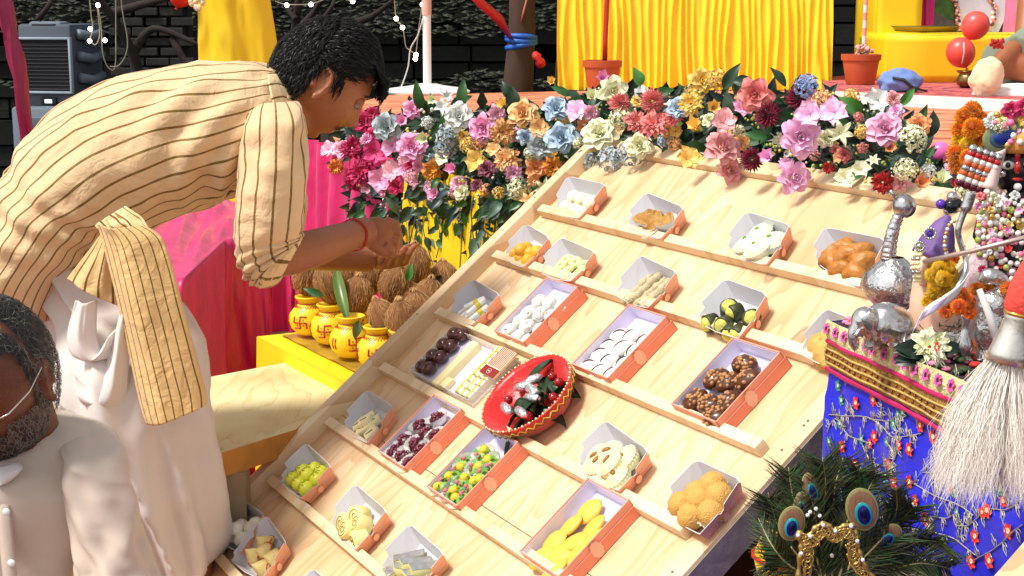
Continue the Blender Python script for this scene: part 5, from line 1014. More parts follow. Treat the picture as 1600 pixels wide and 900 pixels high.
# --------------------------------------------------------------- painted pots and coconuts
pot_y = mat('pot_yellow', rgb(248, 206, 30), .38, var=.06, vs=12); pot_r = mat('pot_red_paint', rgb(186, 30, 14), .45, var=.15, vs=60); husk = mat('coconut_husk', rgb(140, 94, 54), .95, var=.7, vs=30, bump=1, bs=110, stretch=(1, 1, .2)); fibre = mat('coconut_fibre', rgb(214, 168, 108), .9, var=.4, vs=10)
PROF = [(.020, 0), (.030, .004), (.043, .018), (.048, .036), (.045, .052), (.034, .066), (.0255, .073), (.025, .080), (.031, .087), (.0335, .091), (.030, .093), (.024, .084), (.024, .078), (.001, .06)]
def pr(z):
    for (r0, z0), (r1, z1) in zip(PROF[:9], PROF[1:10]):
        if z0 <= z <= z1: return lerp(r0, r1, (z - z0) / (z1 - z0))
    return .045
MP = MB(); MP.lathe(PROF, 36); MPOT = MP.mesh('clay', [pot_y])
def onpot(a, z, e=.0006): r = pr(z) + e; return (r * math.cos(a), r * math.sin(a), z)
mk = MB()
def stroke(pts, r=.0016): q = cr([(a, z, 0) for a, z in pts], max(8, 5 * len(pts))); mk.tube([onpot(v[0], v[1]) for v in q], r, 5, flat=1)
zc, A0 = .036, -1.571
for dx in (0,):
    hw, hh = .34, .014
    def seg(pts): mk.tube([onpot(A0 + x, zc + z) for x, z in [tuple(lerp(Vector(p), Vector(q), t)) for p, q in zip(pts, pts[1:]) for t in (0, .34, .67, 1)]], .0017, 5)
    seg([(-hw, 0), (hw, 0)]); seg([(0, -hh), (0, hh)]); seg([(0, hh), (hw, hh)]); seg([(hw, 0), (hw, -hh)]); seg([(0, -hh), (-hw, -hh)]); seg([(-hw, 0), (-hw, hh)])
    for sx in (-1, 1):
        for sz in (-1, 1): mk.ball(onpot(A0 + sx * hw * .5, zc + sz * hh * .5, .0005), .0016, 8, 5)
for a_ in (1.25, -1.25, 2.5):
    for q in (0, .18): seg([(a_ + q, -.012), (a_ + q + .03, .012)])
mk.tube([onpot(2 * math.pi * k / 60, .0685 + .0022 * (1 if k % 2 else -1)) for k in range(61)], .0010, 5, cap=False); mk.tube([onpot(2 * math.pi * k / 40, .0765) for k in range(41)], .0011, 5, cap=False)
MARK = mk.mesh('red_marking', [pot_r])
def coco_mesh(seed):
    r = random.Random(seed); m = MB(); el = r.uniform(1.04, 1.2)
    m.ball((0, 0, 0), (.041, .041, .041 * el), 40, 26, fn=lambda d: 1 + .05 * nz((d.x * 9, d.y * 9, d.z * 1.5), 1, seed) + .03 * nz((d.x * 26, d.y * 26, d.z * 3), 1, seed) + (.08 * max(0, d.z - .82) / .18 if d.z > .82 else 0), mi=0)
    for k in range(230):
        a = r.uniform(0, 6.28); e0 = r.uniform(-.9, .7); l_ = r.uniform(.3, .8); pts = []
        for j in range(5):
            e_ = e0 + l_ * j / 4; a += r.uniform(-.07, .07); rad = .0415 + .0020 * math.sin(j * 1.1 + k) + (.004 * r.random() if j in (0, 4) else 0)
            pts.append((rad * math.cos(e_) * math.cos(a), rad * math.cos(e_) * math.sin(a), rad * el * math.sin(e_)))
        m.tube(pts, [.0002, .0006, .0007, .0006, .0001], 3, mi=1, cap=False)
    for k in range(26): a = r.uniform(0, 6.28); m.tube([(.012 * math.cos(a), .012 * math.sin(a), .042 * el), (.007 * math.cos(a), .007 * math.sin(a), .048 * el), (.004 * math.cos(a + 1), .004 * math.sin(a + 1), .052 * el)], [.0012, .0011, .0003], 4, mi=1)
    return m.mesh('coconut', [husk, fibre])
CO = [coco_mesh(s) for s in range(4)]
POTS = [(484, 492, 3.78), (518, 506, 3.66), (549, 527, 3.52), (592, 545, 3.40), (632, 552, 3.32), (560, 480, 3.80), (606, 500, 3.62), (652, 500, 3.52)]
pobs, cobs = [], []
for i, (px, py, Y) in enumerate(POTS):
    p = PZ(px, py + 34, ZY + .004) if i < 5 else PY(px, py, Y); s_ = 1.06
    if i < 5: Y = p.y
    e = empty('painted_pot', (p.x, Y, ZY + .0105), (0, 0, (p.x / Y) * -1 + rr.uniform(-.5, .5))); e.scale = (s_,) * 3; tag(e, 'x', 'pot', 'yellow painted clay pots on the foil covered table'); inst(MPOT, 'clay', e); inst(MARK, 'red_marking', e); pobs.append(e)
plabs = ['leftmost yellow clay pot with red painted strokes', 'second yellow clay pot from the left with red painted strokes', 'third yellow clay pot from the left, under the upright green leaf', 'fourth yellow clay pot from the left, near the board rail', 'rightmost visible yellow clay pot, half hidden by the board rail', 'yellow clay pot behind the front row on the left', 'yellow clay pot behind the front row in the middle', 'yellow clay pot behind the front row beside the board']
for o, l in zip(pobs, plabs): o['label'] = l
COC = [(493, 440, -1, 0), (521, 448, 1, 2), (559, 462, 2, 3), (598, 498, 3, 1), (630, 505, 4, 0), (655, 492, 5, 2), (617, 445, 6, 3), (590, 428, 7, 1), (556, 425, 8, 2), (648, 415, 9, 0), (693, 438, 10, 1), (527, 425, 11, 3), (574, 440, 12, 0), (670, 470, 13, 2), (636, 468, 14, 1)]
CL = ['coconut standing on the leftmost pot', 'dark coconut on the second pot from the left', 'round shaggy coconut right of the upright green leaf', 'narrow dark coconut leaning at the front of the heap', 'large coconut at the front of the heap by the board rail', 'shaggy grey brown coconut touching the board rail', 'pear shaped coconut below the reaching hand', 'coconut directly under the reaching fingers', 'coconut behind, between the left pots and the hand', 'large brown coconut the fingers are touching', 'coconut farthest right against the yellow cloth', 'small coconut at the back left of the heap', 'coconut hidden at the middle of the heap', 'grey brown coconut high beside the board rail', 'coconut in the middle of the heap, below the flowers']
YC = [0, 0, 3.62, 3.38, 3.32, 3.36, 3.50, 3.66, 3.80, 3.62, 3.66, 3.9, 3.72, 3.46, 3.50]
for i, (px, py, q, s_) in enumerate(COC):
    if i < 2: Y = pobs[i].location.y
    else: Y = YC[i]
    p = PY(px, py, Y)
    if i < 2: p = Vector((pobs[i].location.x, Y, ZY + .0105 + .145))
    o = inst(CO[s_], 'coconut'); o.matrix_world = TRS(p, (rr.uniform(-.35, .35), rr.uniform(-.35, .35) if i not in (3,) else .5, rr.uniform(0, 6.28)), (.93 if i != 3 else .78, .93 if i != 3 else .78, rr.uniform(1.0, 1.05)) if i not in (11, 12) else .82); tag(o, CL[i], 'coconut', 'coconuts heaped on the painted pots')
# leaves tucked among the coconuts
gl_ = lambda px, py, Y, deg, L_, mi, lab, nm='mango_leaf': (lambda o: tag(o, lab, 'leaf', 'leaves tucked between the coconuts'))(leaf(None, Matrix.Identity(4), PY(px, py, Y), dirpx(px, py, Y, deg), (.2, -1, .2), L_ * Y / F, mi, nm))
ml = MB()
ml.grid(lambda u, v: ((u - .5) * .20 * math.sin(math.pi * min(1, v * .9 + .06)) ** .5, v, .10 * abs(u - .5) + .10 * math.sin(v * 3)), 4, 10)
o = bpy.data.objects.new('mango_leaf', ml.mesh('mango_leaf', [mat('mango_green', rgb(92, 118, 48), .35, var=.3, vs=4)])); C.objects.link(o)
p0, p1 = PY(543, 498, 3.45), PY(527, 424, 3.55); d = (p1 - p0); L_ = d.length; d.normalize(); X = d.cross(Vector((0, -1, .1))).normalized(); o.matrix_world = frame(p0, X, d, X.cross(d)) @ Matrix.Diagonal((L_,) * 3 + (1,)); tag(o, 'long green mango leaf standing upright between the coconuts', 'leaf')
for a_ in ((505, 462, 3.5, 200, 34, 2, 'green leaf under the leftmost coconut pointing left'), (485, 458, 3.6, -20, 34, 1, 'dark leaf at the rim of the leftmost pot'), (560, 500, 3.4, 100, 34, 3, 'grey green leaf hanging over the third pot'), (575, 508, 3.36, 10, 40, 3, 'pale green leaf across the front pots'), (600, 510, 3.34, 5, 60, 2, 'long green leaf lying below the front coconut'), (655, 480, 3.2, 60, 36, 3, 'pale dusty leaf on the coconut by the rail'), (636, 440, 3.4, -75, 30, 4, 'short pale green stalk leaf standing beside the board rail'), (690, 430, 3.5, 130, 46, 1, 'dark leaf at the right of the coconut heap')): gl_(*a_)
# --------------------------------------------------------------- altar with blue embroidered cloth
AC = PY(1302, 503, 1.95); ZA = AC.z; AE = Vector((.237, -.9715, 0)).normalized(); AI = Vector((.9715, .237, 0)).normalized(); AN = -AI
altar = empty('altar_table', (AC.x, AC.y, 0)); tag(altar, 'altar table under royal blue embroidered cloth with gold and pink border', 'altar'); aI = Matrix.Translation(-Vector((AC.x, AC.y, 0)))
def asurf(s, z):            # the hanging cloth, s metres from the far corner, height z
    k = (ZA - z); f = .010 * k / .5 * math.sin(s * 26 + 1.2) + .006 * nz((s * 14, z * 9, 3), 1) + .0035 * nz((s * 20 + z * 30, z * 44, 8), 1) + .02 * k * .4
    return Vector((AC.x, AC.y, 0)) + AE * s + AN * (f + .004) + Vector((0, 0, z))
def apx(px, py, off=0):     # (s, z) of a photo pixel on the cloth
    r = ray(px, py); c = Vector((0, 0, CAMZ)); A = Vector((AC.x, AC.y, 0)) + AN * .012; t = (A - c).dot(AN) / r.dot(AN); q = c + r * t; return ((q - A).dot(AE), q.z)
def aon(s, z, off=.0015): return asurf(s, z) + AN * off
blue_s = mat('blue_satin', rgb(22, 34, 214), .42, var=.14, vs=10, bump=.35, bs=36, sheen=.05, stretch=(1, 1, 3))
m = MB(); m.grid(lambda u, v: tuple(aon(u * .80, lerp(.02, ZA - .002, v), 0)), 110, 120); m.build('blue_cloth', blue_s, altar, M=aI)
m = MB(); q = [AC + AI * .001, AC + AE * .8, AC + AE * .8 + AI * .75, AC + AI * .75]; m.add([tuple(Vector((p.x, p.y, ZA))) for p in q], [(0, 1, 2, 3)])
def bk(u, v): p = AC + AI * (.75 * u) ; return (p.x - AE.x * .006, p.y + .006 + .004 * math.sin(u * 40), lerp(.02, ZA, v))
m.grid(bk, 40, 6, mi=1); m.build('top_cloth', [mat('dark_altar_cloth', (.05, .02, .03), .8, var=.5, vs=20), blue_s], altar, M=aI)
m = MB(); ce = AC + AE * .4 + AI * .37; m.box((0, 0, 0), (.70, .76, .05)); fr_ = m.build('table_frame', MATS['leg_wood'], altar, smooth=False, M=aI @ frame(Vector((ce.x, ce.y, ZA - .03)), AI, -AE, Vector((0, 0, 1))))
def band(name, z1, z0, off, mt, wav=0, n=200, s1=.8):
    m = MB()
    def fn(u, v): zz = lerp(z0 + (wav * abs(math.sin(u * s1 / .0165 * math.pi)) if wav else 0), z1, v); p = aon(u * s1, zz, off + .002 * math.sin(v * 3.14)); return tuple(p)
    m.grid(fn, n, 4); return m.build(name, mt, altar, M=aI)
lace = mat('lace_cream', rgb(246, 226, 160), .7, var=.35, vs=120, bump=.8, bs=300); magc = mat('magenta_trim', rgb(196, 20, 96), .5, var=.2, vs=80); gold = mat('gold_brocade', rgb(190, 140, 70), .35, .5, var=.6, vs=160, bump=.8, bs=220)
band('lace_frill', ZA + .004, ZA - .022, .006, lace, 0, 260); band('magenta_cord', ZA - .0215, ZA - .0275, .007, magc); band('gold_band', ZA - .028, ZA - .058, .005, gold); band('magenta_cord', ZA - .0585, ZA - .065, .0065, magc)
for zz in (.034, .043, .052): m = MB(); m.tube([aon(.8 * k / 60, ZA - zz, .0075) for k in range(61)], .0016, 5); m.build('gold_cord', mat('gold_cord', rgb(236, 204, 120), .35, .4, var=.3, vs=200), altar, M=aI)
m = MB()
for k in range(100): m.ball(aon(.004 + .008 * k, ZA - (.0475 if k % 2 else .0385), .008), .0022, 5, 4)
tag(m.build('brocade_sequins', mat('sequin', rgb(150, 84, 50), .3, .5), altar, M=aI), kind='stuff')
fm = MB()
for k in range(6): petal(fm, k * 1.047, .1, .1, .85, .72, .2, .15, 0, 4, 4)
fm.lathe([(.30, .0), (.34, .12), (.22, .16), (.16, .08), (.001, .05)], 14, mi=1)
FM1 = fm.mesh('flower_motif', [mat('motif_pink', rgb(238, 90, 176), .5, var=.2, vs=3), mat('motif_dark', rgb(60, 30, 40), .4)]); motif_w = mat('motif_silver', rgb(220, 210, 190), .4, .3)
s_ = .010
while s_ < .6:
    p = aon(s_, ZA - .006, .010); inst(FM1, 'flower_motif', altar, aI @ face_to(p, AN + Vector((0, 0, .25)), rr.uniform(0, 1), .0085)); s_ += .0262
RED = [(1333, 630), (1357, 625), (1357, 683), (1430, 665), (1473, 637), (1451, 683), (1418, 702), (1311, 698), (1393, 754), (1420, 753), (1443, 810), (1536, 798), (1514, 839), (1509, 878), (1540, 877), (1338, 590), (1392, 606), (1330, 726), (1575, 830)]
TEA = [(1307, 626), (1403, 645), (1390, 663), (1305, 662), (1294, 690), (1373, 745), (1338, 687), (1426, 789), (1483, 768), (1408, 611), (1303, 603), (1465, 845), (1475, 875), (1360, 585), (1450, 617), (1555, 765), (1350, 770), (1380, 800)]
mr_ = [mat('motif_red', rgb(232, 62, 44), .5, var=.2, vs=3), mat('motif_cream', rgb(236, 214, 170), .4)]; mt_ = [mat('motif_teal', rgb(70, 150, 130), .5, var=.3, vs=3), mat('motif_pale', rgb(200, 226, 200), .4)]
for l, mm in ((RED, mr_), (TEA, mt_)):
    for (px, py) in l: s_, z_ = apx(px, py); inst(FM1, 'flower_motif', altar, aI @ face_to(aon(s_, z_, .0015), AN, rr.uniform(0, 6), .0094 if mm is mr_ else .0080), mm)
VN = [[(1291, 648), (1315, 650), (1345, 652), (1370, 666), (1393, 683), (1430, 678)], [(1375, 600), (1402, 626), (1440, 650), (1483, 660)], [(1340, 697), (1347, 715), (1362, 728), (1388, 725), (1400, 700), (1405, 684)], [(1450, 686), (1455, 712), (1463, 728), (1490, 724)], [(1463, 730), (1456, 762)], [(1422, 753), (1447, 770), (1487, 790), (1510, 806)], [(1400, 822), (1440, 828), (1478, 842), (1516, 868)], [(1496, 802), (1492, 842)], [(1513, 876), (1545, 860), (1570, 842), (1596, 820)], [(1370, 655), (1371, 632)], [(1333, 590), (1318, 570), (1345, 572), (1362, 590), (1378, 602)], [(1328, 634), (1316, 648)], [(1312, 668), (1298, 655), (1291, 676)], [(1420, 705), (1417, 685), (1424, 680)], [(1388, 726), (1391, 748)], [(1443, 812), (1452, 828)], [(1430, 620), (1450, 638), (1474, 640)], [(1540, 796), (1568, 796), (1590, 780)], [(1400, 790), (1380, 782), (1360, 790), (1340, 780)], [(1425, 862), (1450, 880), (1470, 900)]]
er = random.Random(77)
for i in range(26):
    x, y = 1298 + 46 * (i % 7) + er.uniform(-10, 10), 585 + 74 * (i // 7) + er.uniform(-16, 16); a = er.uniform(-.4, .9); pts = [(x, y)]
    for j in range(3): a += er.uniform(-.8, .8); x += 17 * math.cos(a); y += 17 * math.sin(a); pts.append((x, y))
    VN.append(pts); s_, z_ = apx(*pts[-1]); inst(FM1, 'flower_motif', altar, aI @ face_to(aon(s_, z_, .0015), AN, er.uniform(0, 6), .0072 if i % 2 else .006), mr_ if i % 2 else mt_)
vm = mat('silver_thread', rgb(196, 190, 170), .4, .3, var=.3, vs=200)
for v in VN:
    m = MB(); pts = [apx(*q) for q in v]; c = cr([(a, b, 0) for a, b in pts], 8 * len(pts)); P3 = [aon(q[0], q[1], .0018) for q in c]
    m.tube(P3, [.0009 + .0003 * (i % 2) for i in range(len(P3))], 5, flat=.6)
    for i in range(3, len(c) - 2, 5):
        t = (P3[i + 1] - P3[i - 1]).normalized(); sd = t.cross(AN) * (1 if (i // 5) % 2 else -1); b0 = P3[i]
        for j, (l1, w1) in enumerate(((.010, .0025), (.016, .0025))):
            d = (sd + t * (.9 - .9 * j)).normalized(); w_ = d.cross(AN); m.tube([b0, b0 + d * l1 * .5 + w_ * w1, b0 + d * l1, b0 + d * l1 * .5 - w_ * w1, b0 + d * .001], .0006, 4)
    m.build('embroidered_vine', vm, altar, M=aI)
# --------------------------------------------------------------- silver and idol group
silver = mat('silver', (.66, .65, .64), .26, .95, var=.12, vs=30, bump=.9, bs=95); silver_s = mat('silver_smooth', (.62, .61, .60), .24, .95, var=.2, vs=60, bump=.4, bs=70)
# rosewater sprinkler
Yq = 1.90; S_ = Yq / F
def rel(px, py, o, Y=None): return PY(px, py, Y or o.y) - o
b0 = PY(1392, 520, Yq); b0.z = ZA; e = empty('rosewater_sprinkler', b0); tag(e, 'tall silver rosewater sprinkler with textured neck and ball top', 'sprinkler')
zt = lambda py: PY(1392, py, Yq).z - ZA
m = MB(); m.lathe([(.030, 0), (.032, .006), (.016, .014), (.014, .022), (zt(450) * 0 + .034, zt(462)), (.041, zt(446)), (.036, zt(428)), (.022, zt(412)), (.012, zt(402))], 36, wob=lambda q, z: 1 + .03 * math.sin(10 * q + z * 300)); m.build('body', silver, e)
nk = cr([rel(1388, 404, b0), rel(1390, 385, b0), rel(1396, 358, b0), rel(1404, 338, b0), rel(1411, 326, b0)], 34)
m = MB(); m.tube(nk, [.0105 - .00014 * i + (.0007 if i % 3 == 0 else -.0003) for i in range(35)], 14); m.build('neck', silver, e)
m = MB(); tp = rel(1413, 322, b0)
m.ball(tp, .0148, 22, 14, fn=lambda d: 1 + .05 * math.sin(9 * math.atan2(d.y, d.x))); m.tube([tp + Vector((-.012, 0, .012)), tp + Vector((-.019, 0, .020))], [.004, .002], 8); m.build('ball_top', silver_s, e)
# silver elephant
Ye = 1.80; b0 = PZ(1378, 549, ZA); Ye = b0.y; e0 = MB(); k = Ye / F
def el(px, py, dy=0): p = PY(px, py, Ye + dy); return p - Vector((b0.x, b0.y, ZA))
e0.ball(el(1384, 506), (.034, .026, .025), 24, 16); e0.ball(el(1351, 503, -.01), (.017, .016, .019), 20, 14); e0.ball(el(1384, 488), (.022, .02, .012), 16, 10)
for (px, dy) in ((1362, -.016), (1366, .016), (1402, -.016), (1406, .016)): e0.tube([el(px, 512, dy), el(px, 530, dy), el(px, 545, dy) * 1], [.013, .0095, .0105], 14)
e0.tube(cr([el(1342, 505, -.012), el(1333, 520, -.016), el(1333, 538, -.018), el(1339, 546, -.02)], 12), [.0085 - .0004 * i for i in range(13)], 10)
e0.ball(el(1360, 503, -.028), (.011, .003, .014), 14, 8); e0.ball(el(1358, 503, .016), (.011, .003, .014), 14, 8)
eo = e0.build('silver_elephant', silver_s); eo.location = (b0.x, b0.y, ZA); remesh(eo, .0022, 2); tag(eo, 'small silver elephant standing at the corner of the altar', 'elephant figurine')
m = MB(); m.tube(cr([el(1343, 514, -.02), el(1338, 522, -.028), el(1334, 523, -.032)], 5), [.002, .0018, .0015, .0012, .0008, .0004], 7); m.build('tusk', MATS['white_paint'], eo)
# small silver cup beside
def lathe_thing(name, px, py, prof, mt, label, cat, h=1, seg=28, z=ZA):
    b = PZ(px, py, z); k = b.y / F; m = MB(); m.lathe([(r * k, zz * k) for r, zz in prof], seg); o = m.build(name, mt, auto=60); o.location = (b.x, b.y, z + .0005); tag(o, label, cat); return o, b, k
lathe_thing('silver_bowl', 1420, 556, [(8, 0), (9, 1), (5, 4), (16, 14), (19, 26), (18, 26), (14, 15), (.1, 8)], silver_s, 'little silver bowl of rose petals beside the elephant', 'bowl')
o, b, k = lathe_thing('silver_flask', 1505, 566, [(15, 0), (16, 4), (9, 10), (13, 18), (15, 28), (11, 38), (7, 46), (6, 62), (8, 70), (8, 78), (6, 92), (.1, 96)], silver_s, 'slim silver flask standing behind the front edge flowers', 'flask')
lathe_thing('silver_candle_holder', 1440, 500, [(14, 0), (14, 3), (5, 8), (4, 30), (9, 36), (9, 44), (3, 50), (3, 80), (8, 86), (10, 96), (6, 104), (.1, 108)], silver_s, 'slender silver holder between the sprinkler and the purple veiled figure', 'holder')
# peacock shaped silver spout vessel
b = PZ(1546, 566, ZA); Yv = b.y; v0 = Vector((b.x, b.y, ZA)); P_ = lambda px, py, dy=0: PY(px, py, Yv + dy) - v0
m = MB(); m.ball(P_(1548, 510), (.020, .018, .034), 20, 14); m.ball(P_(1556, 478), (.022, .017, .020), 16, 12); m.tube(cr([P_(1560, 470), P_(1568, 450), P_(1562, 436), P_(1550, 430)], 14), .0085, 12); m.ball(P_(1547, 432), (.013, .010, .010), 16, 10); m.tube([P_(1545, 432), P_(1527, 440)], [.006, .002], 10)
m.tube([P_(1548, 540), P_(1548, 562)], [.014, .020], 16); o = m.build('silver_peacock_vessel', silver); o.location = v0; remesh(o, .0020, 1); tag(o, 'silver peacock shaped vessel with curved neck right of the flask', 'vessel')
m = MB(); m.tube([P_(1530, 452, -.03), P_(1545, 490, -.035), P_(1562, 545, -.04)], [.0035, .0045, .0055], 12); q = m.build('white_spout', MATS['white_paint'], o)
# yellow gram/ marigold garlands
marig = {'o': pm('marigold_orange', (255, 172, 24), (250, 140, 8)), 'y': pm('marigold_yellow', (255, 222, 44), (250, 192, 14)), 'd': pm('marigold_deep', (255, 146, 34), (242, 112, 14))}
MG = [pom_mesh(s, 150, .55, .30).mesh('marigold', [base_m]) for s in (11, 12)]
def garland(label, items, dy=0, name='marigold_garland'):
    c0 = PY(items[0][0], items[0][1], items[0][3]); e = empty(name, c0); tag(e, label, 'garland')
    for i, (px, py, r, Y, c) in enumerate(items):
        p = PY(px, py, Y) - c0; inst(MG[i % 2], 'marigold', e, face_to(p, Vector((rr.uniform(-.8, .6), -1, rr.uniform(-.5, .9))), rr.uniform(0, 6), r * Y / F * 1.2), marig[c])
    return e
T = 1.86
g = garland('tall orange and yellow marigold garland hanging beside the crowned idol', [(1522, 172, 17, T, 'o'), (1507, 182, 17, T, 'o'), (1533, 186, 15, T, 'o'), (1502, 200, 17, T, 'o'), (1520, 200, 18, T - .03, 'o'), (1535, 205, 13, T, 'o'), (1526, 216, 14, T - .02, 'o'), (1500, 214, 14, T, 'y'), (1512, 228, 16, T - .02, 'y'), (1526, 234, 13, T, 'y'), (1497, 226, 13, T, 'y'), (1494, 242, 17, T - .02, 'o'), (1512, 248, 17, T - .03, 'o'), (1498, 258, 16, T - .02, 'o'), (1518, 262, 13, T, 'o'), (1508, 272, 12, T - .03, 'o'), (1500, 284, 9, T - .02, 'o'), (1508, 290, 8, T - .02, 'y')])
T = 1.78
garland('bright yellow marigold garland round the purple veiled figure', [(1456, 412, 13, T, 'y'), (1468, 420, 14, T - .02, 'y'), (1482, 414, 13, T, 'y'), (1458, 430, 14, T - .02, 'y'), (1474, 436, 15, T - .03, 'y'), (1488, 430, 13, T, 'y'), (1462, 446, 14, T - .02, 'y'), (1478, 452, 13, T - .02, 'y'), (1492, 446, 10, T, 'y'), (1455, 460, 12, T - .02, 'y'), (1448, 470, 10, T - .02, 'y'), (1468, 464, 12, T - .02, 'y'), (1490, 404, 10, T, 'd'), (1462, 402, 9, T, 'd'), (1476, 402, 9, T, 'd')])
T = 1.70
garland('orange marigold garland sweeping across the foot of the idol', [(1478, 486, 13, T, 'd'), (1486, 470, 14, T, 'd'), (1500, 460, 14, T, 'd'), (1498, 480, 14, T - .02, 'd'), (1516, 470, 12, T, 'd'), (1515, 488, 12, T, 'd'), (1524, 452, 13, T + .03, 'o'), (1540, 448, 13, T + .04, 'o'), (1562, 462, 14, T + .02, 'o'), (1576, 452, 15, T + .01, 'o'), (1592, 446, 15, T, 'o'), (1604, 432, 15, T, 'o'), (1566, 482, 14, T + .02, 'o'), (1582, 474, 14, T, 'o'), (1598, 466, 14, T - .01, 'o'), (1612, 418, 14, T, 'o'), (1552, 476, 12, T + .03, 'o'), (1575, 490, 10, T + .03, 'o')])
e = garland('single orange marigold resting beside the silver flask', [(1529, 540, 15, PZ(1529, 556, ZA).y, 'o')], name='marigold'); 
# crowned black stone idol
Yi = 1.84; i0 = Vector((PY(1590, 400, Yi).x, Yi, ZA)); I = lambda px, py, dy=0: PY(px, py, Yi + dy) - i0
idol = empty('deity_idol', i0); tag(idol, 'black faced idol covered in pearl strings, flowers and pink brocade robe', 'idol')
blk = mat('black_stone', (.012, .011, .013), .28, var=.2, vs=20); m = MB()
m.ball(I(1590, 262), (.031, .028, .036), 26, 18, fn=lambda d: 1 + (.10 * math.exp(-((d.x) ** 2 * 30 + (d.z + .1) ** 2 * 30)) if d.y < 0 else 0)); m.tube([I(1592, 285), I(1592, 310)], .014, 16); m.ball(I(1590, 335), (.042, .028, .035), 24, 16)
m.tube([I(1592, 330), I(1592, 420), I(1592, 520, .02)], [.036, .05, .05], 20)
m.tube([I(1560, 322), I(1538, 350, -.02), I(1530, 372, -.04)], [.013, .011, .009], 12); m.tube([I(1620, 322), I(1640, 350)], .012, 12)
o = m.build('body', blk, idol); remesh(o, .0028, 2)
m = MB()
def fn(u, v):
    a = -math.pi * .05 + 2 * math.pi * u; r = lerp(.098, .030, v ** .75) * (1 + .07 * math.sin(a * 9) * (1 - v)); c = I(1592, 318); return (c.x + r * math.cos(a), c.y + r * .62 * math.sin(a) + .006, lerp(.004, c.z, v))
m.grid(fn, 90, 24); m.build('robe', mat('pink_brocade', rgb(240, 190, 196), .6, var=.5, vs=70, bump=.8, bs=120), idol)
m = MB()
for sx in (-1, 1):
    m.ball(I(1590 + sx * 15, 258, -.0285 + .004), (.0085, .004, .0055), 14, 8, 0); m.ball(I(1590 + sx * 15, 258, -.033), (.0034, .003, .0036), 10, 6, 1); m.ball(I(1590 + sx * 23, 272, -.026), .0045, 8, 6, 3)
m.ball(I(1590, 262, -.036), (.004, .003, .008), 8, 6, 2); m.ball(I(1590, 280, -.033), (.007, .003, .0022), 10, 6, 2); m.ball(I(1590, 292, -.032), .0050, 12, 8, 0); m.ball(I(1590, 244, -.030), (.0035, .002, .009), 8, 6, 2)
m.build('face_detail', [mat('enamel_white', (.85, .85, .85), .25, var=0), mat('enamel_black', (.01, .01, .01), .2, var=0), mat('ruby', rgb(190, 30, 30), .2, var=0, coat=.5), MATS['silver_smooth']], idol); tag(idol.children[-1], kind='stuff')
pearl = mat('pearl', rgb(240, 232, 224), .2, var=.05, coat=.3); pinkb = mat('pink_bead_', rgb(236, 120, 160), .25, var=0); greenb = mat('green_bead', rgb(176, 190, 90), .25, var=0); goldb = mat('gold_bead_', rgb(226, 180, 90), .25, .6, var=0); redb = MATS['ruby']
bs_ = MB(); bs_.ball((0, 0, 0), 1, 8, 5); 
def bead_string(par, pts, r, mats, nm='bead_string', pat=(0,)):
    m = MB(); P3 = cr(pts, 60); L_ = [0]
    for a, b in zip(P3, P3[1:]): L_.append(L_[-1] + (b - a).length)
    n = int(L_[-1] / (r * 2.1)); j = 0
    for i in range(n):
        d = i * r * 2.1
        while j < 59 and L_[j + 1] < d: j += 1
        p = lerp(P3[j], P3[j + 1], (d - L_[j]) / max(1e-6, L_[j + 1] - L_[j])); m.ball(p, r * rr.uniform(.88, 1.1), 8, 5, mi=pat[i % len(pat)])
    return m.build(nm, mats, par)
for (xs, sag, r, ms, pat) in (((1548, 1632), 425, .0042, [pearl, greenb], (0, 0, 1)), ((1542, 1636), 412, .0036, [pearl, goldb], (0, 0, 0, 1)), ((1556, 1626), 398, .0040, [pearl, pinkb], (0, 1)), ((1562, 1622), 380, .0034, [pinkb, pearl], (0, 0, 1)), ((1550, 1630), 365, .0038, [pearl, redb], (0, 0, 0, 1)), ((1566, 1618), 348, .0032, [goldb, pearl], (0, 1)), ((1560, 1624), 335, .0040, [pearl, greenb, redb], (0, 1, 0, 2)), ((1534, 1640), 436, .0036, [pinkb, pearl, redb], (0, 1, 2)), ((1570, 1612), 322, .0030, [pearl], (0,))):
    bead_string(idol, [I(xs[0], 300, -.035), I(xs[0] - 4, lerp(300, sag, .55), -.05), I(lerp(xs[0], xs[1], .28), sag - 8, -.062), I(lerp(*xs, .5), sag, -.066), I(lerp(xs[0], xs[1], .72), sag - 8, -.062), I(xs[1] + 4, lerp(300, sag, .55), -.05), I(xs[1], 300, -.035)], r, ms, pat=pat)
for k_, px in enumerate((1528, 1536, 1545, 1554, 1563)): bead_string(idol, [I(px + 14, 300 + k_ * 4, -.05), I(px + 4, 340, -.058), I(px, 380, -.062), I(px + 6, 415, -.06)], .0040 - .0004 * (k_ % 2), [pearl, greenb, goldb, pinkb], pat=[(0, 1), (0, 0, 3), (0, 2), (0, 0, 1), (3, 0)][k_])
for i in range(34):
    px, py = rr.uniform(1525, 1612), rr.uniform(305, 425); inst(FM[rr.choice(['rose', 'carn', 'orchid'])][i % 3], 'flower', idol, face_to(I(px, py, -.058 - .01 * rr.random()), (rr.uniform(-.4, .3), -1, rr.uniform(0, .6)), rr.uniform(0, 6), rr.uniform(5, 9) * Yi / F), PMAT[rr.choice(['lp', 'cr', 'wh', 'mg', 'sa', 'pk', 'rd', 'ye'])])
m = MB(); c = I(1590, 236); m.lathe([(.036, 0), (.040, .006), (.038, .02), (.028, .03), (.001, .034)], 28, M=Matrix.Translation(c)); m.build('orange_turban', mat('orange_turban', rgb(240, 160, 70), .6, var=.2, vs=60), idol)
m = MB(); c = I(1600, 212); 
for k in range(26):
    a = 2 * math.pi * k / 26; m.ball(c + Vector((.040 * math.cos(a), -.012 + .012 * math.sin(a), .018 * math.sin(a * 3) * .3 - .004)), .006, 7, 5, mi=k % 4)
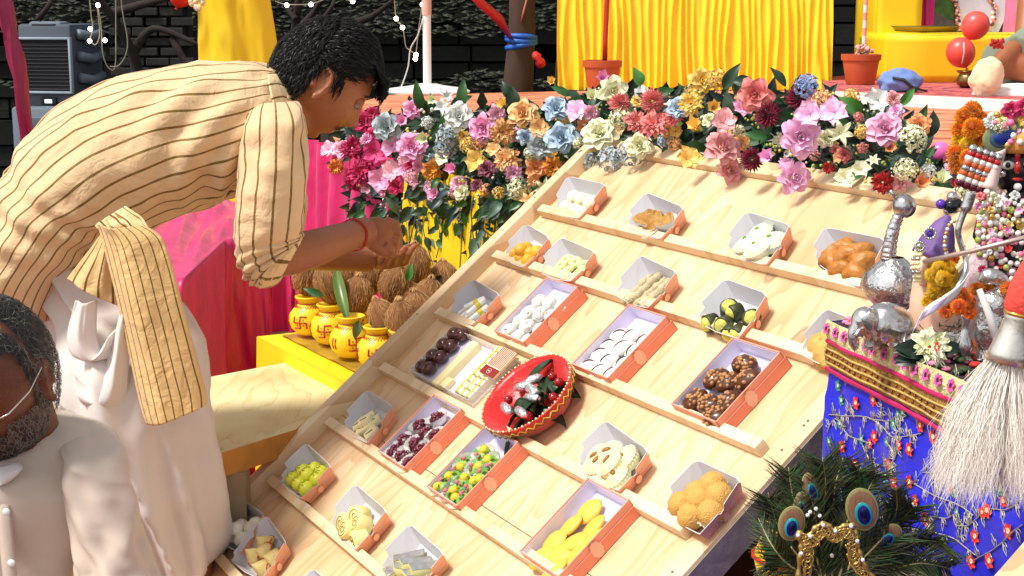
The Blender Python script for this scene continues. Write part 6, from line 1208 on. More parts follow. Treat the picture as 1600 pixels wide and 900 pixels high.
for k in range(90): m.ball(I(rr.uniform(1548, 1625), rr.uniform(178, 232), rr.uniform(-.04, .0)), rr.uniform(.0025, .0055), 6, 4, mi=rr.randrange(4))
m.build('jewelled_crown', [goldb, pearl, pinkb, mat('pale_gold', rgb(236, 220, 130), .3, .3)], idol); tag(idol.children[-1], kind='stuff')
m = MB(); c = I(1568, 214, -.03)
for k, (rx, ry) in enumerate(((.026, .020), (.018, .013), (.013, .009))): m.ball(c + Vector((0, -.002 * k, 0)), (rx, .003, ry), 20, 8, mi=k, rot=Matrix.Rotation(-.3, 3, 'Y'))
m.build('peacock_eye', [mat('feather_green', rgb(130, 140, 100), .6, var=.4, vs=90), mat('feather_teal', rgb(60, 90, 110), .4), mat('feather_blue', rgb(20, 40, 130), .3, var=.2)], idol)
for (px, py, r, c_, kd) in ((1548, 190, 13, 'wh', 'carn'), (1562, 196, 16, 'cr', 'hyd'), (1580, 172, 14, 'mg', 'rose'), (1600, 168, 14, 'mg', 'rose'), (1598, 185, 12, 'ye', 'rose'), (1585, 205, 10, 'pk', 'rose'), (1600, 222, 10, 'lc', 'orchid')): inst(FM[kd][0], 'flower', idol, face_to(I(px, py, -.03), (-.2, -1, .4), 1, r * Yi / F), PMAT[c_])
# bead rows: arm ornament
m = MB(); a0, a1 = I(1537, 234, -.03), I(1513, 294, -.03); d = (a1 - a0); sd = Vector((-d.z, 0, d.x)).normalized()
ms = [mat('maroon_bead', rgb(90, 14, 40), .25, var=0), redb, pearl, mat('amber_bead', rgb(206, 96, 50), .25, var=0), MATS['silver_smooth']]
m.tube([a0, a1], .015, 12, mi=0, flat=.5)
for r_, mi in enumerate((4, 1, 2, 3, 4, 3, 2, 0)):
    for k in range(5): m.ball(a0 + d * ((r_ + .5) / 8) + sd * (.0082 * (k - 2)) + Vector((0, -.012, 0)), .0056, 9, 6, mi=mi)
m.build('beaded_armlet', ms, idol); tag(idol.children[-1], kind='stuff')
m = MB(); m.grid(lambda u, v: tuple(lerp(lerp(I(1545, 240, -.035), I(1572, 232, -.035), u), lerp(I(1532, 292, -.045), I(1556, 296, -.045), u), v) + Vector((0, -.006 * math.sin(u * 3.14), 0))), 6, 10); m.build('pink_sash', mat('pink_sash', rgb(246, 206, 200), .6, var=.2, vs=30), idol, solid=.002)
# purple veiled figurine
Yf = 1.80; f0 = Vector((PY(1462, 460, Yf).x, Yf, ZA)); Q = lambda px, py, dy=0: PY(px, py, Yf + dy) - f0; fig = empty('veiled_figurine', f0); tag(fig, 'small figurine with purple veil and jewels behind the yellow garland', 'figurine')
m = MB(); m.ball(Q(1472, 362), (.014, .014, .016), 18, 12); m.ball(Q(1466, 400), (.022, .016, .026), 18, 12); m.tube([Q(1460, 410), Q(1458, 470), Q(1458, 520)], [.022, .028, .03], 16); m.tube([Q(1448, 400, -.01), Q(1440, 425, -.02), Q(1444, 446, -.025)], [.008, .007, .006], 10); o = m.build('body', mat('pale_stone', rgb(238, 190, 160), .5, var=.1), fig); remesh(o, .002, 2)
m = MB()
def fn(u, v):
    a = math.pi * (.15 + 1.7 * u); r = lerp(.040, .004, v ** 1.3) * (1 + .06 * math.sin(a * 11) * (1 - v)); c = lerp(Q(1462, 402), Q(1478, 332), v); return (c.x - r * math.sin(a * .5 + .2) * 1.0 * math.cos(a), c.y + r * -.8 * math.sin(a * .75), c.z)
m.lathe([(.024, 0), (.0235, .006), (.019, .026), (.012, .042), (.003, .054)], 30, wob=lambda q, z: 1 + .05 * math.sin(q * 9) * (1 - z * 17), M=Matrix.Translation(Q(1456, 402)) @ Matrix.Rotation(.32, 4, 'Y')); m.build('purple_veil', mat('purple_veil', rgb(116, 84, 150), .6, var=.3, vs=30, bump=.5, bs=80), fig)
m = MB()
for (px, py, r, mi) in ((1470, 319, 8, 2), (1453, 365, 6, 2), (1437, 385, 6, 1), (1486, 322, 12, 0), (1480, 330, 6, 1), (1492, 328, 6, 1), (1488, 308, 9, 1), (1496, 318, 8, 0)): m.ball(Q(px, py, -.03), r * Yf / F, 12, 8, mi=mi)
for k in range(14): a = k * .449; m.ball(Q(1453 + 9 * math.cos(a), 365 + 8 * math.sin(a), -.034), .0018, 6, 4, mi=1); m.ball(Q(1437 + 7 * math.cos(a), 385 + 7 * math.sin(a), -.040), .0016, 6, 4, mi=1)
m.build('jewel', [mat('jet_bead', (.01, .01, .012), .15, var=0), MATS['silver_smooth'], mat('violet_bead', rgb(90, 50, 170), .2, var=0)], fig); tag(fig.children[-1], kind='stuff')
bead_string(fig, [Q(1500, 345, -.03), Q(1484, 350, -.04), Q(1476, 380, -.04), Q(1482, 405, -.035)], .0024, [goldb, pearl], pat=(0, 1))
for k_ in range(4): bead_string(fig, [Q(1432 + 3 * k_, 392, -.03), Q(1425 + 3 * k_, 410, -.035), Q(1428 + 3 * k_, 430, -.035), Q(1432 + 2 * k_, 448, -.03)], .0026, [mat('cream_bead_', rgb(240, 232, 180), .4, var=0), MATS['silver_smooth']], pat=(0, 0, 1))
# silver cane, flute, strings of jewels at the middle
m = MB(); S0 = PY(1500, 400, 1.72); m.tube([p - S0 for p in cr([PY(1517, 300, 1.72), PY(1512, 318, 1.72), PY(1503, 340, 1.72), PY(1497, 362, 1.72), PY(1502, 384, 1.72), PY(1509, 405, 1.72), PY(1508, 428, 1.71), PY(1498, 446, 1.70), PY(1480, 470, 1.70)], 40)], [.0066 if i < 8 else .0042 - .00003 * i for i in range(41)], 12); o = m.build('silver_cane', silver_s); o.location = S0; tag(o, 'wavy silver cane standing between the figurine and the idol', 'cane')
m = MB(); S0 = PY(1520, 392, 1.66); m.tube([PY(1443, 409, 1.70) - S0, PY(1520, 392, 1.66) - S0, PY(1610, 369, 1.62) - S0], .0028, 10); o = m.build('silver_flute', mat('rose_silver', rgb(214, 190, 180), .3, .7, var=0)); o.location = S0; tag(o, 'thin straight silver flute held across the front of the idol', 'flute')
# paper strip, glass block, white flower, sprigs
m = MB(); S0 = PY(1465, 470, 1.66); pts = cr([PY(1425, 512, 1.66), PY(1437, 492, 1.66), PY(1465, 474, 1.65), PY(1492, 455, 1.65), PY(1505, 436, 1.66)], 20)
m.grid(lambda u, v: tuple(pts[int(round(u * 20))] - S0 + Vector((.006 * v, -.004 * v, lerp(-.008, .010, v)))), 20, 3); o = m.build('paper_strip', mat('white_paper', (.85, .84, .86), .6, var=.02), solid=.0008); o.location = S0; tag(o, 'curved white paper strip lying in front of the yellow garland', 'paper')
m = MB(); 
for (u0, u1) in ((1, 6), (7, 11)): m.grid(lambda u, v: tuple(pts[int(round(lerp(u0, u1, u)))] - S0 + Vector((.006 * v, -.004 * v - .0012, lerp(-.005, .006, v)))), u1 - u0, 1)
m.build('lilac_print', mat('lilac_print', rgb(196, 180, 220), .6), o, smooth=False)
b = PZ(1470, 548, ZA); g = empty('glass_block', (b.x, b.y, ZA), (0, 0, -.25)); tag(g, 'clear glass block with green sprigs behind the white flower', 'glass block')
m = MB(); m.box((0, 0, .013), (.062, .03, .025), bev=.002); m.build('glass', mat('glass', (.9, .92, .92), .05, var=0, alpha=.35), g)
m = MB()
for k in range(160): p = Vector((rr.uniform(-.034, .024), rr.uniform(-.02, .014), rr.uniform(.002, .034))); d = Vector((rr.uniform(-1, 1), rr.uniform(-1, 1), rr.uniform(-.5, 1))).normalized() * .014; m.tube([p, p + d], [.0008, .0002], 3, cap=False)
tag(m.build('fern_sprig', mat('fern', rgb(50, 70, 30), .7, var=.5, vs=60), g), kind='stuff')
b = PZ(1449, 566, ZA); e = empty('white_flower', (b.x, b.y, ZA)); tag(e, 'large white carnation lying on the pink and cream altar frill', 'flower'); inst(FM['carn'][1], 'bloom', e, face_to((0, -.006, .020), (-.25, -1, .55), .4, .026), PMAT['cr'])
for a_ in (150, 170, 200, 30, 215): leaf(e, Matrix.Identity(4), Vector((0, 0, .012)), (math.cos(math.radians(a_)), -.2, math.sin(math.radians(a_)) * .4), (0, -1, .5), .042, 1)
m = MB()
for k in range(220):
    s_ = rr.uniform(0, .42); q = rr.uniform(.0, .10); p = AC + AE * s_ + AI * q; sz = rr.uniform(.004, .009); m.ball((p.x, p.y, ZA + sz * .5), (sz, sz, sz * .5), 6, 4, mi=rr.randrange(4))
tag(m.build('scattered_petals', [mat('petal_red', rgb(190, 24, 60), .6), mat('petal_dark', rgb(70, 10, 30), .6), mat('petal_pink_', rgb(240, 130, 170), .6), mat('petal_green', rgb(50, 70, 30), .6)]), 'loose rose petals and bits scattered on the altar top', 'petals', kind='stuff')
# fly whisk
Yw = 1.42; w0 = PY(1572, 520, Yw); wk = empty('fly_whisk', w0); tag(wk, 'fly whisk with silver cup handle, red cloth and long white hair', 'fly whisk'); Wp = lambda px, py, dy=0: PY(px, py, Yw + dy) - w0; kw = Yw / F
ax0, ax1 = Wp(1592, 492), Wp(1572, 566); dd = (ax0 - ax1); Lw = dd.length
m = MB(); m.lathe([(34 * kw, 0), (31 * kw, Lw * .2), (25 * kw, Lw * .55), (21 * kw, Lw * .9), (24 * kw, Lw), (20 * kw, Lw * 1.04), (.001, Lw * 1.04)], 36, M=face_to(ax1, dd)); m.build('silver_cup', mat('brushed_silver', (.78, .74, .66), .35, .85, var=.2, vs=40, bump=.3, bs=60), wk)
m = MB(); m.lathe([(24 * kw, Lw * .98), (25 * kw, Lw * 1.05), (.001, Lw * 1.06)], 30, M=face_to(ax1, dd)); m.build('gold_ring', mat('gold_ring', rgb(220, 170, 80), .25, .8, var=0), wk)
m = MB(); m.lathe([(22 * kw, Lw * 1.0), (26 * kw, Lw * 1.12), (27 * kw, Lw * 1.6), (18 * kw, Lw * 2.0), (10 * kw, Lw * 2.3), (.001, Lw * 2.4)], 30, wob=lambda q, z: 1 + .06 * math.sin(5 * q + z * 60), M=face_to(ax1, dd)); m.build('red_cloth', mat('red_wool', rgb(236, 78, 66), .8, var=.1, vs=60, bump=.5, bs=200), wk)
m = MB(); hr = random.Random(5)
for k in range(6500):
    a = hr.uniform(0, 6.283); q = math.sqrt(hr.random()); sx = q * math.cos(a); sy = q * math.sin(a); top = ax1 + Vector((sx * 30 * kw, sy * .014, hr.uniform(-.002, .008)))
    t0_ = hr.random() ** 1.6 * .55; top = top + Vector((sx * 26 * kw * t0_, 0, -t0_ * 215 * kw)); ln = hr.uniform(120, 225) * kw * (1 - t0_ * .8); tx = sx * 46 * kw - 20 * kw * hr.random() + (8 - 24 * (sx < 0)) * kw; pts = []; ph = hr.uniform(0, 6); am = hr.uniform(3, 17) * kw
    for j in range(7): t = j / 6; pts.append(top + Vector((tx * (1.7 * t - .7 * t * t) + am * math.sin(ph + t * 7) * t, sy * .03 * t + .003 * math.sin(ph * 2 + t * 5) * t, -ln * (t - .10 * t * (1 - t)) * 1.0)))
    w_ = .00028
    b = len(m.v); d = Vector((w_, w_ * .5 * (1 if k % 2 else -1), 0)); m.v += [tuple(p + d * (1 - .8 * i / 6)) for i, p in enumerate(pts)] + [tuple(p - d * (1 - .8 * i / 6)) for i, p in enumerate(pts)]; m.f += [(b + i, b + i + 1, b + 8 + i, b + 7 + i) for i in range(6)]; m.m += [k % 2] * 6
tag(m.build('white_hair', [mat('yak_hair', rgb(252, 244, 236), .55, var=.05), mat('yak_hair_warm', rgb(244, 230, 216), .55, var=.05)], wk), kind='stuff')
# peacock feather fan with filigree frame
Yp_ = 1.50; p0 = PY(1305, 905, Yp_); fan = empty('peacock_feather_fan', p0); tag(fan, 'peacock feather fan with gold filigree frame at the foot of the altar', 'feather fan'); Fp = lambda px, py, dy=0: PY(px, py, Yp_ + dy) - p0; kf = Yp_ / F
bm1, bm2, bm3 = mat('barb_olive', rgb(74, 82, 44), .5, var=.4, vs=20), mat('barb_dark', rgb(48, 40, 32), .5, var=.3, vs=20), mat('barb_green', rgb(44, 92, 50), .45, var=.3, vs=20)
eyem = [mat('eye_rim', rgb(150, 150, 90), .5, var=.3, vs=200), mat('eye_bronze', rgb(140, 104, 76), .4, var=.35, vs=260, stretch=(3, 1, .3)), mat('eye_teal', rgb(30, 170, 170), .3, .2, var=.1), mat('eye_blue', rgb(14, 22, 120), .25, .2, var=.2, vs=60), mat('eye_navy', rgb(6, 8, 40), .25)]
hr = random.Random(9)
def feather(path, eye=None, n=170, ln=44, spread=1.0, label=None):
    f = empty('feather'); f.parent = fan; m = MB(); P3 = cr(path, 30); m.tube(P3, [.0016 - .00004 * i for i in range(31)], 5); m.build('quill', mat('quill', rgb(190, 170, 110), .5), f)
    m = MB()
    for k in range(n):
        t = k / n * 28; i = int(t); p = lerp(P3[i], P3[i + 1], t - i); d = (P3[min(i + 3, 30)] - P3[i]).normalized(); sd = Vector((d.z, hr.uniform(-.5, .3), -d.x)) * (1 if k % 2 else -1)
        L_ = ln * kf * hr.uniform(.5, 1.15); c = [p, p + (sd * .55 + d * .5) * L_ * .5, p + (sd * .8 + d * .9 + Vector((0, hr.uniform(-.3, .2), hr.uniform(-.25, .1)))) * L_]
        m.tube(cr(c, 4), [.0007, .0007, .0006, .0005, .0002], 3, mi=hr.choice([0, 0, 1, 1, 2]), cap=False)
    tag(m.build('barbs', [bm1, bm2, bm3], f), kind='stuff')
    if eye:
        c, rx, rz, tl = eye; Rm = Matrix.Rotation(tl, 3, 'Y')
        for j, (sx, sz, oz) in enumerate(((1.16, 1.12, 0), (1.0, 1.0, 0), (.60, .62, -.22), (.44, .50, -.24), (.22, .30, -.20))):
            m = MB(); o_ = Rm @ Vector((0, -.0012 * j, oz * rz)); m.lathe([(1, 0), (.96, .05), (.6, .10), (.001, .12)], 30, M=Matrix.Translation(c + o_) @ Rm.to_4x4() @ Matrix.Rotation(math.pi / 2, 4, 'X') @ Matrix.Diagonal((rx * sx, rz * sz, .006, 1))); m.build(['eye_rim', 'eye_bronze', 'eye_teal', 'eye_blue', 'eye_centre'][j], eyem[j], f)
R_ = Fp(1300, 900)
feather([Fp(1285, 905), Fp(1262, 870), Fp(1240, 830), Fp(1232, 800)], (Fp(1237, 818, -.02), 19 * kf, 27 * kf, .12), 200, 40)
feather([Fp(1320, 905), Fp(1332, 870), Fp(1345, 830), Fp(1348, 790)], (Fp(1347, 796, -.02), 23 * kf, 33 * kf, -.25), 220, 44)
feather([Fp(1290, 905), Fp(1282, 850), Fp(1270, 790), Fp(1262, 745)], (Fp(1268, 762, .0), 13 * kf, 24 * kf, -.3), 200, 40)
feather([Fp(1285, 905), Fp(1270, 850), Fp(1255, 810), Fp(1250, 775)], (Fp(1251, 790, .0), 11 * kf, 22 * kf, .1), 160, 36)
feather([Fp(1330, 905), Fp(1370, 870), Fp(1385, 848), Fp(1392, 838)], (Fp(1388, 840, .0), 17 * kf, 24 * kf, .7), 180, 44)
for (path, ln) in (([(1300, 905), (1300, 830), (1305, 760), (1318, 712)], 52), ([(1295, 905), (1285, 830), (1290, 760), (1285, 715)], 48), ([(1280, 905), (1240, 860), (1215, 820), (1200, 770)], 46), ([(1270, 905), (1230, 880), (1205, 850), (1185, 810)], 40), ([(1310, 905), (1330, 840), (1350, 780), (1372, 735)], 46), ([(1320, 905), (1370, 850), (1410, 810), (1430, 790)], 50), ([(1330, 905), (1390, 870), (1440, 845), (1480, 850)], 50), ([(1330, 905), (1390, 890), (1440, 880), (1490, 890)], 46), ([(1290, 905), (1265, 850), (1240, 780), (1232, 730)], 44), ([(1325, 905), (1380, 840), (1400, 800), (1400, 760)], 40), ([(1300, 905), (1320, 830), (1335, 770), (1345, 730)], 46), ([(1280, 905), (1250, 885), (1220, 880), (1195, 880)], 36)):
    feather([Fp(x, y, hr.uniform(-.01, .03)) for x, y in path], None, 240, ln)
gf = mat('gold_filigree', rgb(206, 170, 96), .3, .75, var=.25, vs=60)
fr = empty('filigree_frame'); fr.parent = fan
arch = [(1247, 905), (1250, 870), (1252, 850), (1246, 832), (1262, 838), (1275, 824), (1290, 818), (1302, 828), (1318, 822), (1334, 822), (1338, 842), (1342, 860), (1352, 884), (1366, 905)]
m = MB(); A3 = [Fp(x, y, -.05) for x, y in arch]; cc = cr(A3, 80); m.tube(cc, [.0026 + .0009 * math.sin(i * 1.3) for i in range(81)], 8)
for off in (10, 19): m.tube([p + (Fp(1298, 890, -.05) - p).normalized() * off * kf for p in cc], .0014, 6)
m.build('arch_band', gf, fr)
sc = MB(); sc.tube([((.9 - .032 * i) * math.cos(i * .42), (.9 - .032 * i) * math.sin(i * .42), .05 * math.sin(i)) for i in range(24)], [.10 - .002 * i for i in range(24)], 6); SC = sc.mesh('scroll', [gf])
for i in range(3, 79, 2):
    q = cc[i] + (Fp(1298, 890, -.05) - cc[i]).normalized() * (12 if i % 2 else 3) * kf; inst(SC, 'scroll', fr, face_to(q + Vector((0, -.003, 0)), (hr.uniform(-.2, .2), -1, .1), hr.uniform(0, 6), hr.uniform(8, 12) * kf))
m = MB()
for i in range(8, 76, 9): m.ball(cc[i] + Vector((0, -.004, 0)), .0022, 10, 6)
m.build('crystal_stud', mat('crystal', (.85, .9, .95), .05, .3, var=0), fr); tag(fr.children[-1], kind='stuff')
for (px, py) in ((1266, 800), (1275, 795), (1281, 806), (1262, 805), (1350, 890), (1300, 868)): m = MB(); m.ball(Fp(px, py, -.04), .0022, 8, 5); m.build('pearl', pearl, fan)
# stool that carries the fan, and yellow jar
zst = PY(1305, 935, Yp_).z; st = empty('low_stool', (p0.x + .01, Yp_ + .02, 0)); tag(st, 'low dark stool carrying the feather fan', 'stool')
m = MB(); m.box((.03, 0, zst - .012), (.20, .20, .02), bev=.003); m.build('seat', MATS['leg_wood'], st)
for sx in (-1, 1):
    for sy in (-1, 1): m = MB(); m.box((.03 + sx * .08, sy * .08, (zst - .022) / 2), (.03, .03, zst - .022)); m.build('leg', MATS['leg_wood'], st, smooth=False)
zj = zst + .0; pj = PZ(1208, 925, zst); m = MB(); m.lathe([(.020, 0), (.033, .008), (.038, .028), (.030, .050), (.026, .056), (.030, .062), (.001, .05)], 28); o = m.build('yellow_jar', pot_y); o.location = (p0.x - .040, Yp_ + .05, zst - .001); tag(o, 'yellow painted clay jar half hidden under the feathers', 'jar')
m = MB(); m.tube([(.0385 * math.cos(a), .0385 * math.sin(a), .03) for a in [k * .314 for k in range(21)]], .0022, 6, cap=False); m.build('red_line', pot_r, o)
# timber corner at the lower right
a, b, c_ = PY(1604, 842, 1.15), PY(1548, 906, 1.08), PY(1660, 906, 1.02); m = MB(); t_ = Vector((0, 0, .03)); d_ = PY(1680, 840, 1.1)
m.add([a, b, c_, d_] + [p - t_ for p in (a, b, c_, d_)], [(0, 1, 2, 3), (4, 7, 6, 5), (0, 4, 5, 1), (1, 5, 6, 2), (2, 6, 7, 3), (3, 7, 4, 0)]); o = m.build('wooden_plank', pine_rail, smooth=False); tag(o, 'pale pine plank corner at the lower right edge', 'plank')
lg = PY(1610, 890, 1.1); m = MB(); m.box((lg.x + .03, lg.y, (lg.z - .03) / 2), (.04, .04, lg.z - .03)); m.build('leg', pine_rail, o, smooth=False)
# --------------------------------------------------------------- people
skin1 = mat('skin_brown', rgb(158, 94, 56), .48, var=.10, vs=14, bump=.15, bs=300, sub=.08); skin2 = mat('skin_dark', rgb(108, 60, 35), .45, var=.12, vs=14, bump=.15, bs=300, sub=.06)
hair_b = mat('hair_black', (.005, .004, .004), .65, spec=.2, var=.3, vs=60); hair_g = mat('hair_grey', rgb(120, 114, 106), .5, var=.3, vs=60); hair_d = mat('hair_dark', (.03, .026, .024), .45, var=.3, vs=60)
def ex2(a, b=0, c=0): return math.exp(-(a * a + b * b + c * c))
def head_pt(d):
    """head surface for a unit direction: x forward, y left, z up"""
    x, y, z = d.x * (.094 if d.x > 0 else .102), d.y * .077, d.z * .120
    if z < 0: t = -z / .12; y *= 1 - .28 * t ** 1.6; x = x * (1 - .10 * t) + (.012 * t if d.x > 0 else .030 * t)
    if x > 0: x = min(x, .088 + .1 * (x - .088)) if x > .088 else x
    ay = abs(y)
    if d.x > 0:
        x += .024 * ex2(y / .013, (z + .030) / .016) + .013 * ex2(y / .010, (z + .004) / .026)          # nose
        x += .006 * ex2((ay - .026) / .022, (z - .030) / .010) - .012 * ex2((ay - .031) / .014, (z - .008) / .012)
        x += .005 * ex2((ay - .045) / .02, (z + .025) / .02) + .009 * ex2(y / .022, (z + .060) / .007) + .009 * ex2(y / .022, (z + .074) / .007) - .004 * ex2(y / .02, (z + .067) / .003) + .013 * ex2(y / .024, (z + .104) / .014) - .004 * ex2(y / .03, (z + .088) / .008)
    return Vector((x, y, z))
def build_head(m, M):
    nu, nv = 72, 60; vs = []; 
    for j in range(1, nv):
        a = math.pi * j / nv
        for k in range(nu): b = 2 * math.pi * k / nu; vs.append(M @ head_pt(Vector((math.sin(a) * math.cos(b), math.sin(a) * math.sin(b), math.cos(a)))))
    L = len(vs); vs += [M @ head_pt(Vector((0, 0, 1))), M @ head_pt(Vector((0, 0, -1)))]
    fs = [(j * nu + k, (j + 1) * nu + k, (j + 1) * nu + (k + 1) % nu, j * nu + (k + 1) % nu) for j in range(nv - 2) for k in range(nu)] + [(L, k, (k + 1) % nu) for k in range(nu)] + [((nv - 2) * nu + k, L + 1, (nv - 2) * nu + (k + 1) % nu) for k in range(nu)]
    m.add(vs, fs)
    for s in (-1, 1):
        c = Vector((-.004, s * .074, -.006)); Rr = (Matrix.Rotation(s * .35, 3, 'Z') @ Matrix.Rotation(-.12, 3, 'Y'))
        b0 = len(m.v); m.ball(c, (.019, .0075, .032), 16, 12, rot=Rr)
        rim = [c + Rr @ Vector((.017 * math.cos(a) * (1 if math.sin(a) > 0 else .8) - .002, s * .010, .030 * math.sin(a))) for a in [(-.9 + 4.6 * i / 22) for i in range(23)]]; m.tube(rim, [.0036] * 18 + [.004, .0048, .0055, .0058, .005], 8)
        m.ball(c + Rr @ Vector((.004, s * .010, -.027)), (.007, .006, .009), 10, 8)
        for i in range(b0, len(m.v)): m.v[i] = tuple(M @ Vector(m.v[i]))
def head_M(c, fwd, up):
    f = Vector(fwd).normalized(); u = Vector(up); l = u.cross(f).normalized(); u = f.cross(l); return frame(c, f, l, u)
def strands(M, n, mask, flow, ln, mats, lift=.004, wd=.0016, seed=1, base=1.02, pick=None, seg=5, droop=0, wave=.002):
    m = MB(); r = random.Random(seed); k = 0; Mi = M.to_3x3()
    while k < n:
        d = Vector((r.gauss(0, 1), r.gauss(0, 1), r.gauss(0, 1))).normalized(); p = head_pt(d)
        if not mask(p): continue
        k += 1; nrm = Vector((p.x / .0088, p.y / .0059, p.z / .0139)).normalized(); fl = flow(p) + Vector((r.uniform(-.25, .25), r.uniform(-.25, .25), r.uniform(-.25, .25))); fl = (fl - nrm * fl.dot(nrm)).normalized()
        L_ = ln(p) * r.uniform(.6, 1.2); q = p * base; pts = []; dr = fl; lf = lift * r.uniform(.4, 1.8); ph = r.uniform(0, 6)
        for j in range(seg + 1):
            t = j / seg; c = q + dr * L_ * t; dd = Vector((c.x / .098, c.y / .077, c.z / .12)); rad = dd.length
            c = c / rad * max(rad * .55 + .45 * 1.05, 1.03) + nrm * lf * math.sin(math.pi * min(1, t * .8 + .12)) * 1.6 + fl.cross(nrm) * wave * math.sin(ph + t * 4)
            pts.append(M @ c + Vector((0, 0, -droop * t * t)))
        side = (Mi @ fl.cross(nrm)).normalized(); b = len(m.v)
        for i, p_ in enumerate(pts): w_ = wd * (1 - .85 * (i / seg) ** 1.5); m.v += [tuple(p_ - side * w_), tuple(p_ + Mi @ nrm * w_ * .5), tuple(p_ + side * w_)]
        for i in range(seg): a = b + 3 * i; m.f += [(a, a + 3, a + 4, a + 1), (a + 1, a + 4, a + 5, a + 2)]
        mi = pick(p, r) if pick else r.randrange(len(mats)); m.m += [mi] * (2 * seg)
    return m
def hair_cap(M, mask, k=1.035, jag=.03, nu=64, nv=48):
    m = MB(); idx = {}; vs = []
    for j in range(nv + 1):
        for i in range(nu):
            a = math.pi * j / nv; b = 2 * math.pi * i / nu; d = Vector((math.sin(a) * math.cos(b), math.sin(a) * math.sin(b), math.cos(a))); p = head_pt(d); idx[(j, i)] = (len(vs), mask(p)); vs.append(M @ (p * (k if mask(p) else .985) + Vector((0, 0, .002 * nz(p * 60)))))
    fs = []
    for j in range(nv):
        for i in range(nu):
            q = [idx[(j, i)], idx[(j + 1, i)], idx[(j + 1, (i + 1) % nu)], idx[(j, (i + 1) % nu)]]
            if sum(x[1] for x in q) >= 2: fs.append(tuple(x[0] for x in q))
    m.add(vs, fs); return m
def ring_loft(rings, nq=64, sub=6, fold=.006, ff=9, seed=0, uflip=0, vsc=1.0, extra=None):
    """rings: (Bx,By,Fx,Fy,Y,hy): silhouette pixels of the back and front edge, distance and half depth"""
    R2 = cr([list(map(float, r)) for r in rings], (len(rings) - 1) * sub); m = MB(); n = len(R2) - 1
    def fn(u, v):
        r = R2[int(round(v * n))]; B, F_ = PY(r[0], r[1], r[4]), PY(r[2], r[3], r[4]); c = (B + F_) / 2; a = (B - F_) / 2; q = 2 * math.pi * u
        p = c + a * math.cos(q) + Vector((0, -1, 0)) * r[5] * math.sin(q); o = (p - c).normalized()
        f = fold * (nz((u * ff * 2, v * 3.2, seed), 1) * .7 + (1 - abs(nz((u * ff + v * 4, v * 9 - u * 3, seed + 4), 1)) * 2.2) * .45)
        if extra: f += extra(u, v)
        return tuple(p + o * f)
    m.grid(fn, nq, n); return m
striped = stripe_mat('striped_kurta', rgb(230, 194, 148), rgb(122, 92, 34), 30, .075)
man = empty('person', (PY(270, 700, 2.75).x, 2.75, 0)); tag(man, 'young man in striped beige kurta and white dhoti bending over the coconuts', 'person'); inv = Matrix.Translation(-Vector(man.location))
MH = head_M(PY(505, 122, 2.90), (.72, .20, -.66), (.66, .06, .74)) @ Matrix.Diagonal((.95, .95, .95, 1))
b = MB(); build_head(b, MH); pp = lambda x, y, Y: PY(x, y, Y)
b.tube([pp(400, 185, 2.88), pp(440, 170, 2.89), pp(475, 160, 2.90), pp(503, 150, 2.90)], [.075, .066, .058, .052], 24)
b.tube([pp(100, 380, 2.82), pp(160, 280, 2.85), pp(260, 215, 2.86), pp(370, 195, 2.87), pp(420, 185, 2.88)], [.075, .085, .10, .10, .07], 20)
b.tube([pp(418, 190, 2.76), pp(420, 280, 2.70), pp(418, 385, 2.68)], [.05, .045, .04], 18)
b.tube(cr([pp(415, 398, 2.69), pp(450, 398, 2.72), pp(490, 388, 2.78), pp(530, 374, 2.86), pp(556, 366, 2.92), pp(572, 362, 2.95)], 16), [.040, .040, .040, .039, .038, .037, .036, .0345, .033, .0315, .030, .029, .0285, .0285, .029, .030, .030], 20)
# near hand: back of the hand towards us, fingers curled down
K3 = 2.96 / F
b.ball(pp(586, 362, 2.965), (.036, .020, .030), 20, 14); b.ball(pp(599, 362, 2.968), (.020, .015, .026), 16, 12)
for i, (y0, x1, y1, x2, y2) in enumerate(((343, 620, 350, 625, 370), (356, 623, 363, 624, 384), (369, 619, 377, 616, 397), (381, 611, 391, 604, 407))):
    b.tube([pp(602, y0, 2.97 - .004 * i), pp(x1, y1, 2.975 - .004 * i), pp(x2, y2, 2.99), pp(x2 - 9, y2 + 8, 3.0)], [.0082, .0078, .0070, .0058], 12)
b.tube([pp(580, 380, 2.955), pp(596, 392, 2.96), pp(612, 398, 2.975), pp(619, 396, 2.98)], [.013, .0115, .0100, .007], 12)
# far arm and hand with spread fingers
b.tube([pp(420, 200, 2.99), pp(425, 300, 3.02), pp(440, 385, 3.05)], [.048, .045, .038], 16); b.tube(cr([pp(440, 388, 3.05), pp(490, 398, 3.10), pp(540, 402, 3.16), pp(578, 406, 3.20)], 10), [.036 - .0010 * i for i in range(11)], 16)
b.ball(pp(598, 410, 3.21), (.040, .018, .016), 18, 12); b.ball(pp(622, 408, 3.215), (.026, .014, .013), 16, 10)
for i in range(4):
    x = 597 + 13.5 * i; b.tube([pp(x - 4, 414 - 1.5 * i, 3.20), pp(x + 2, 402 - 2 * i, 3.165), pp(x + 9, 390 - 1.5 * i, 3.165), pp(x + 17, 385 - 1 * i, 3.19)], [.0074, .0072, .0066, .0050], 12)
b.tube([pp(590, 398, 3.19), pp(606, 388, 3.17), pp(618, 382, 3.17)], [.011, .0095, .007], 10)
for (x, x2) in ((150, 250), (230, 292)):
    b.tube([pp(118, 430, 2.83), pp(lerp(x, x2, .5), 640, 2.76), pp(x2, 860, 2.76), Vector((pp(x2, 860, 2.76).x, 2.78, .07))], [.06, .06, .05, .038], 16); q = pp(x2, 860, 2.76).x; b.tube([Vector((q - .03, 2.78, .045)), Vector((q + .07, 2.76, .03)), Vector((q + .16, 2.74, .018))], [.036, .034, .016], 14)
o = b.build('body', skin1, man, M=inv); remesh(o, .0030, 2)
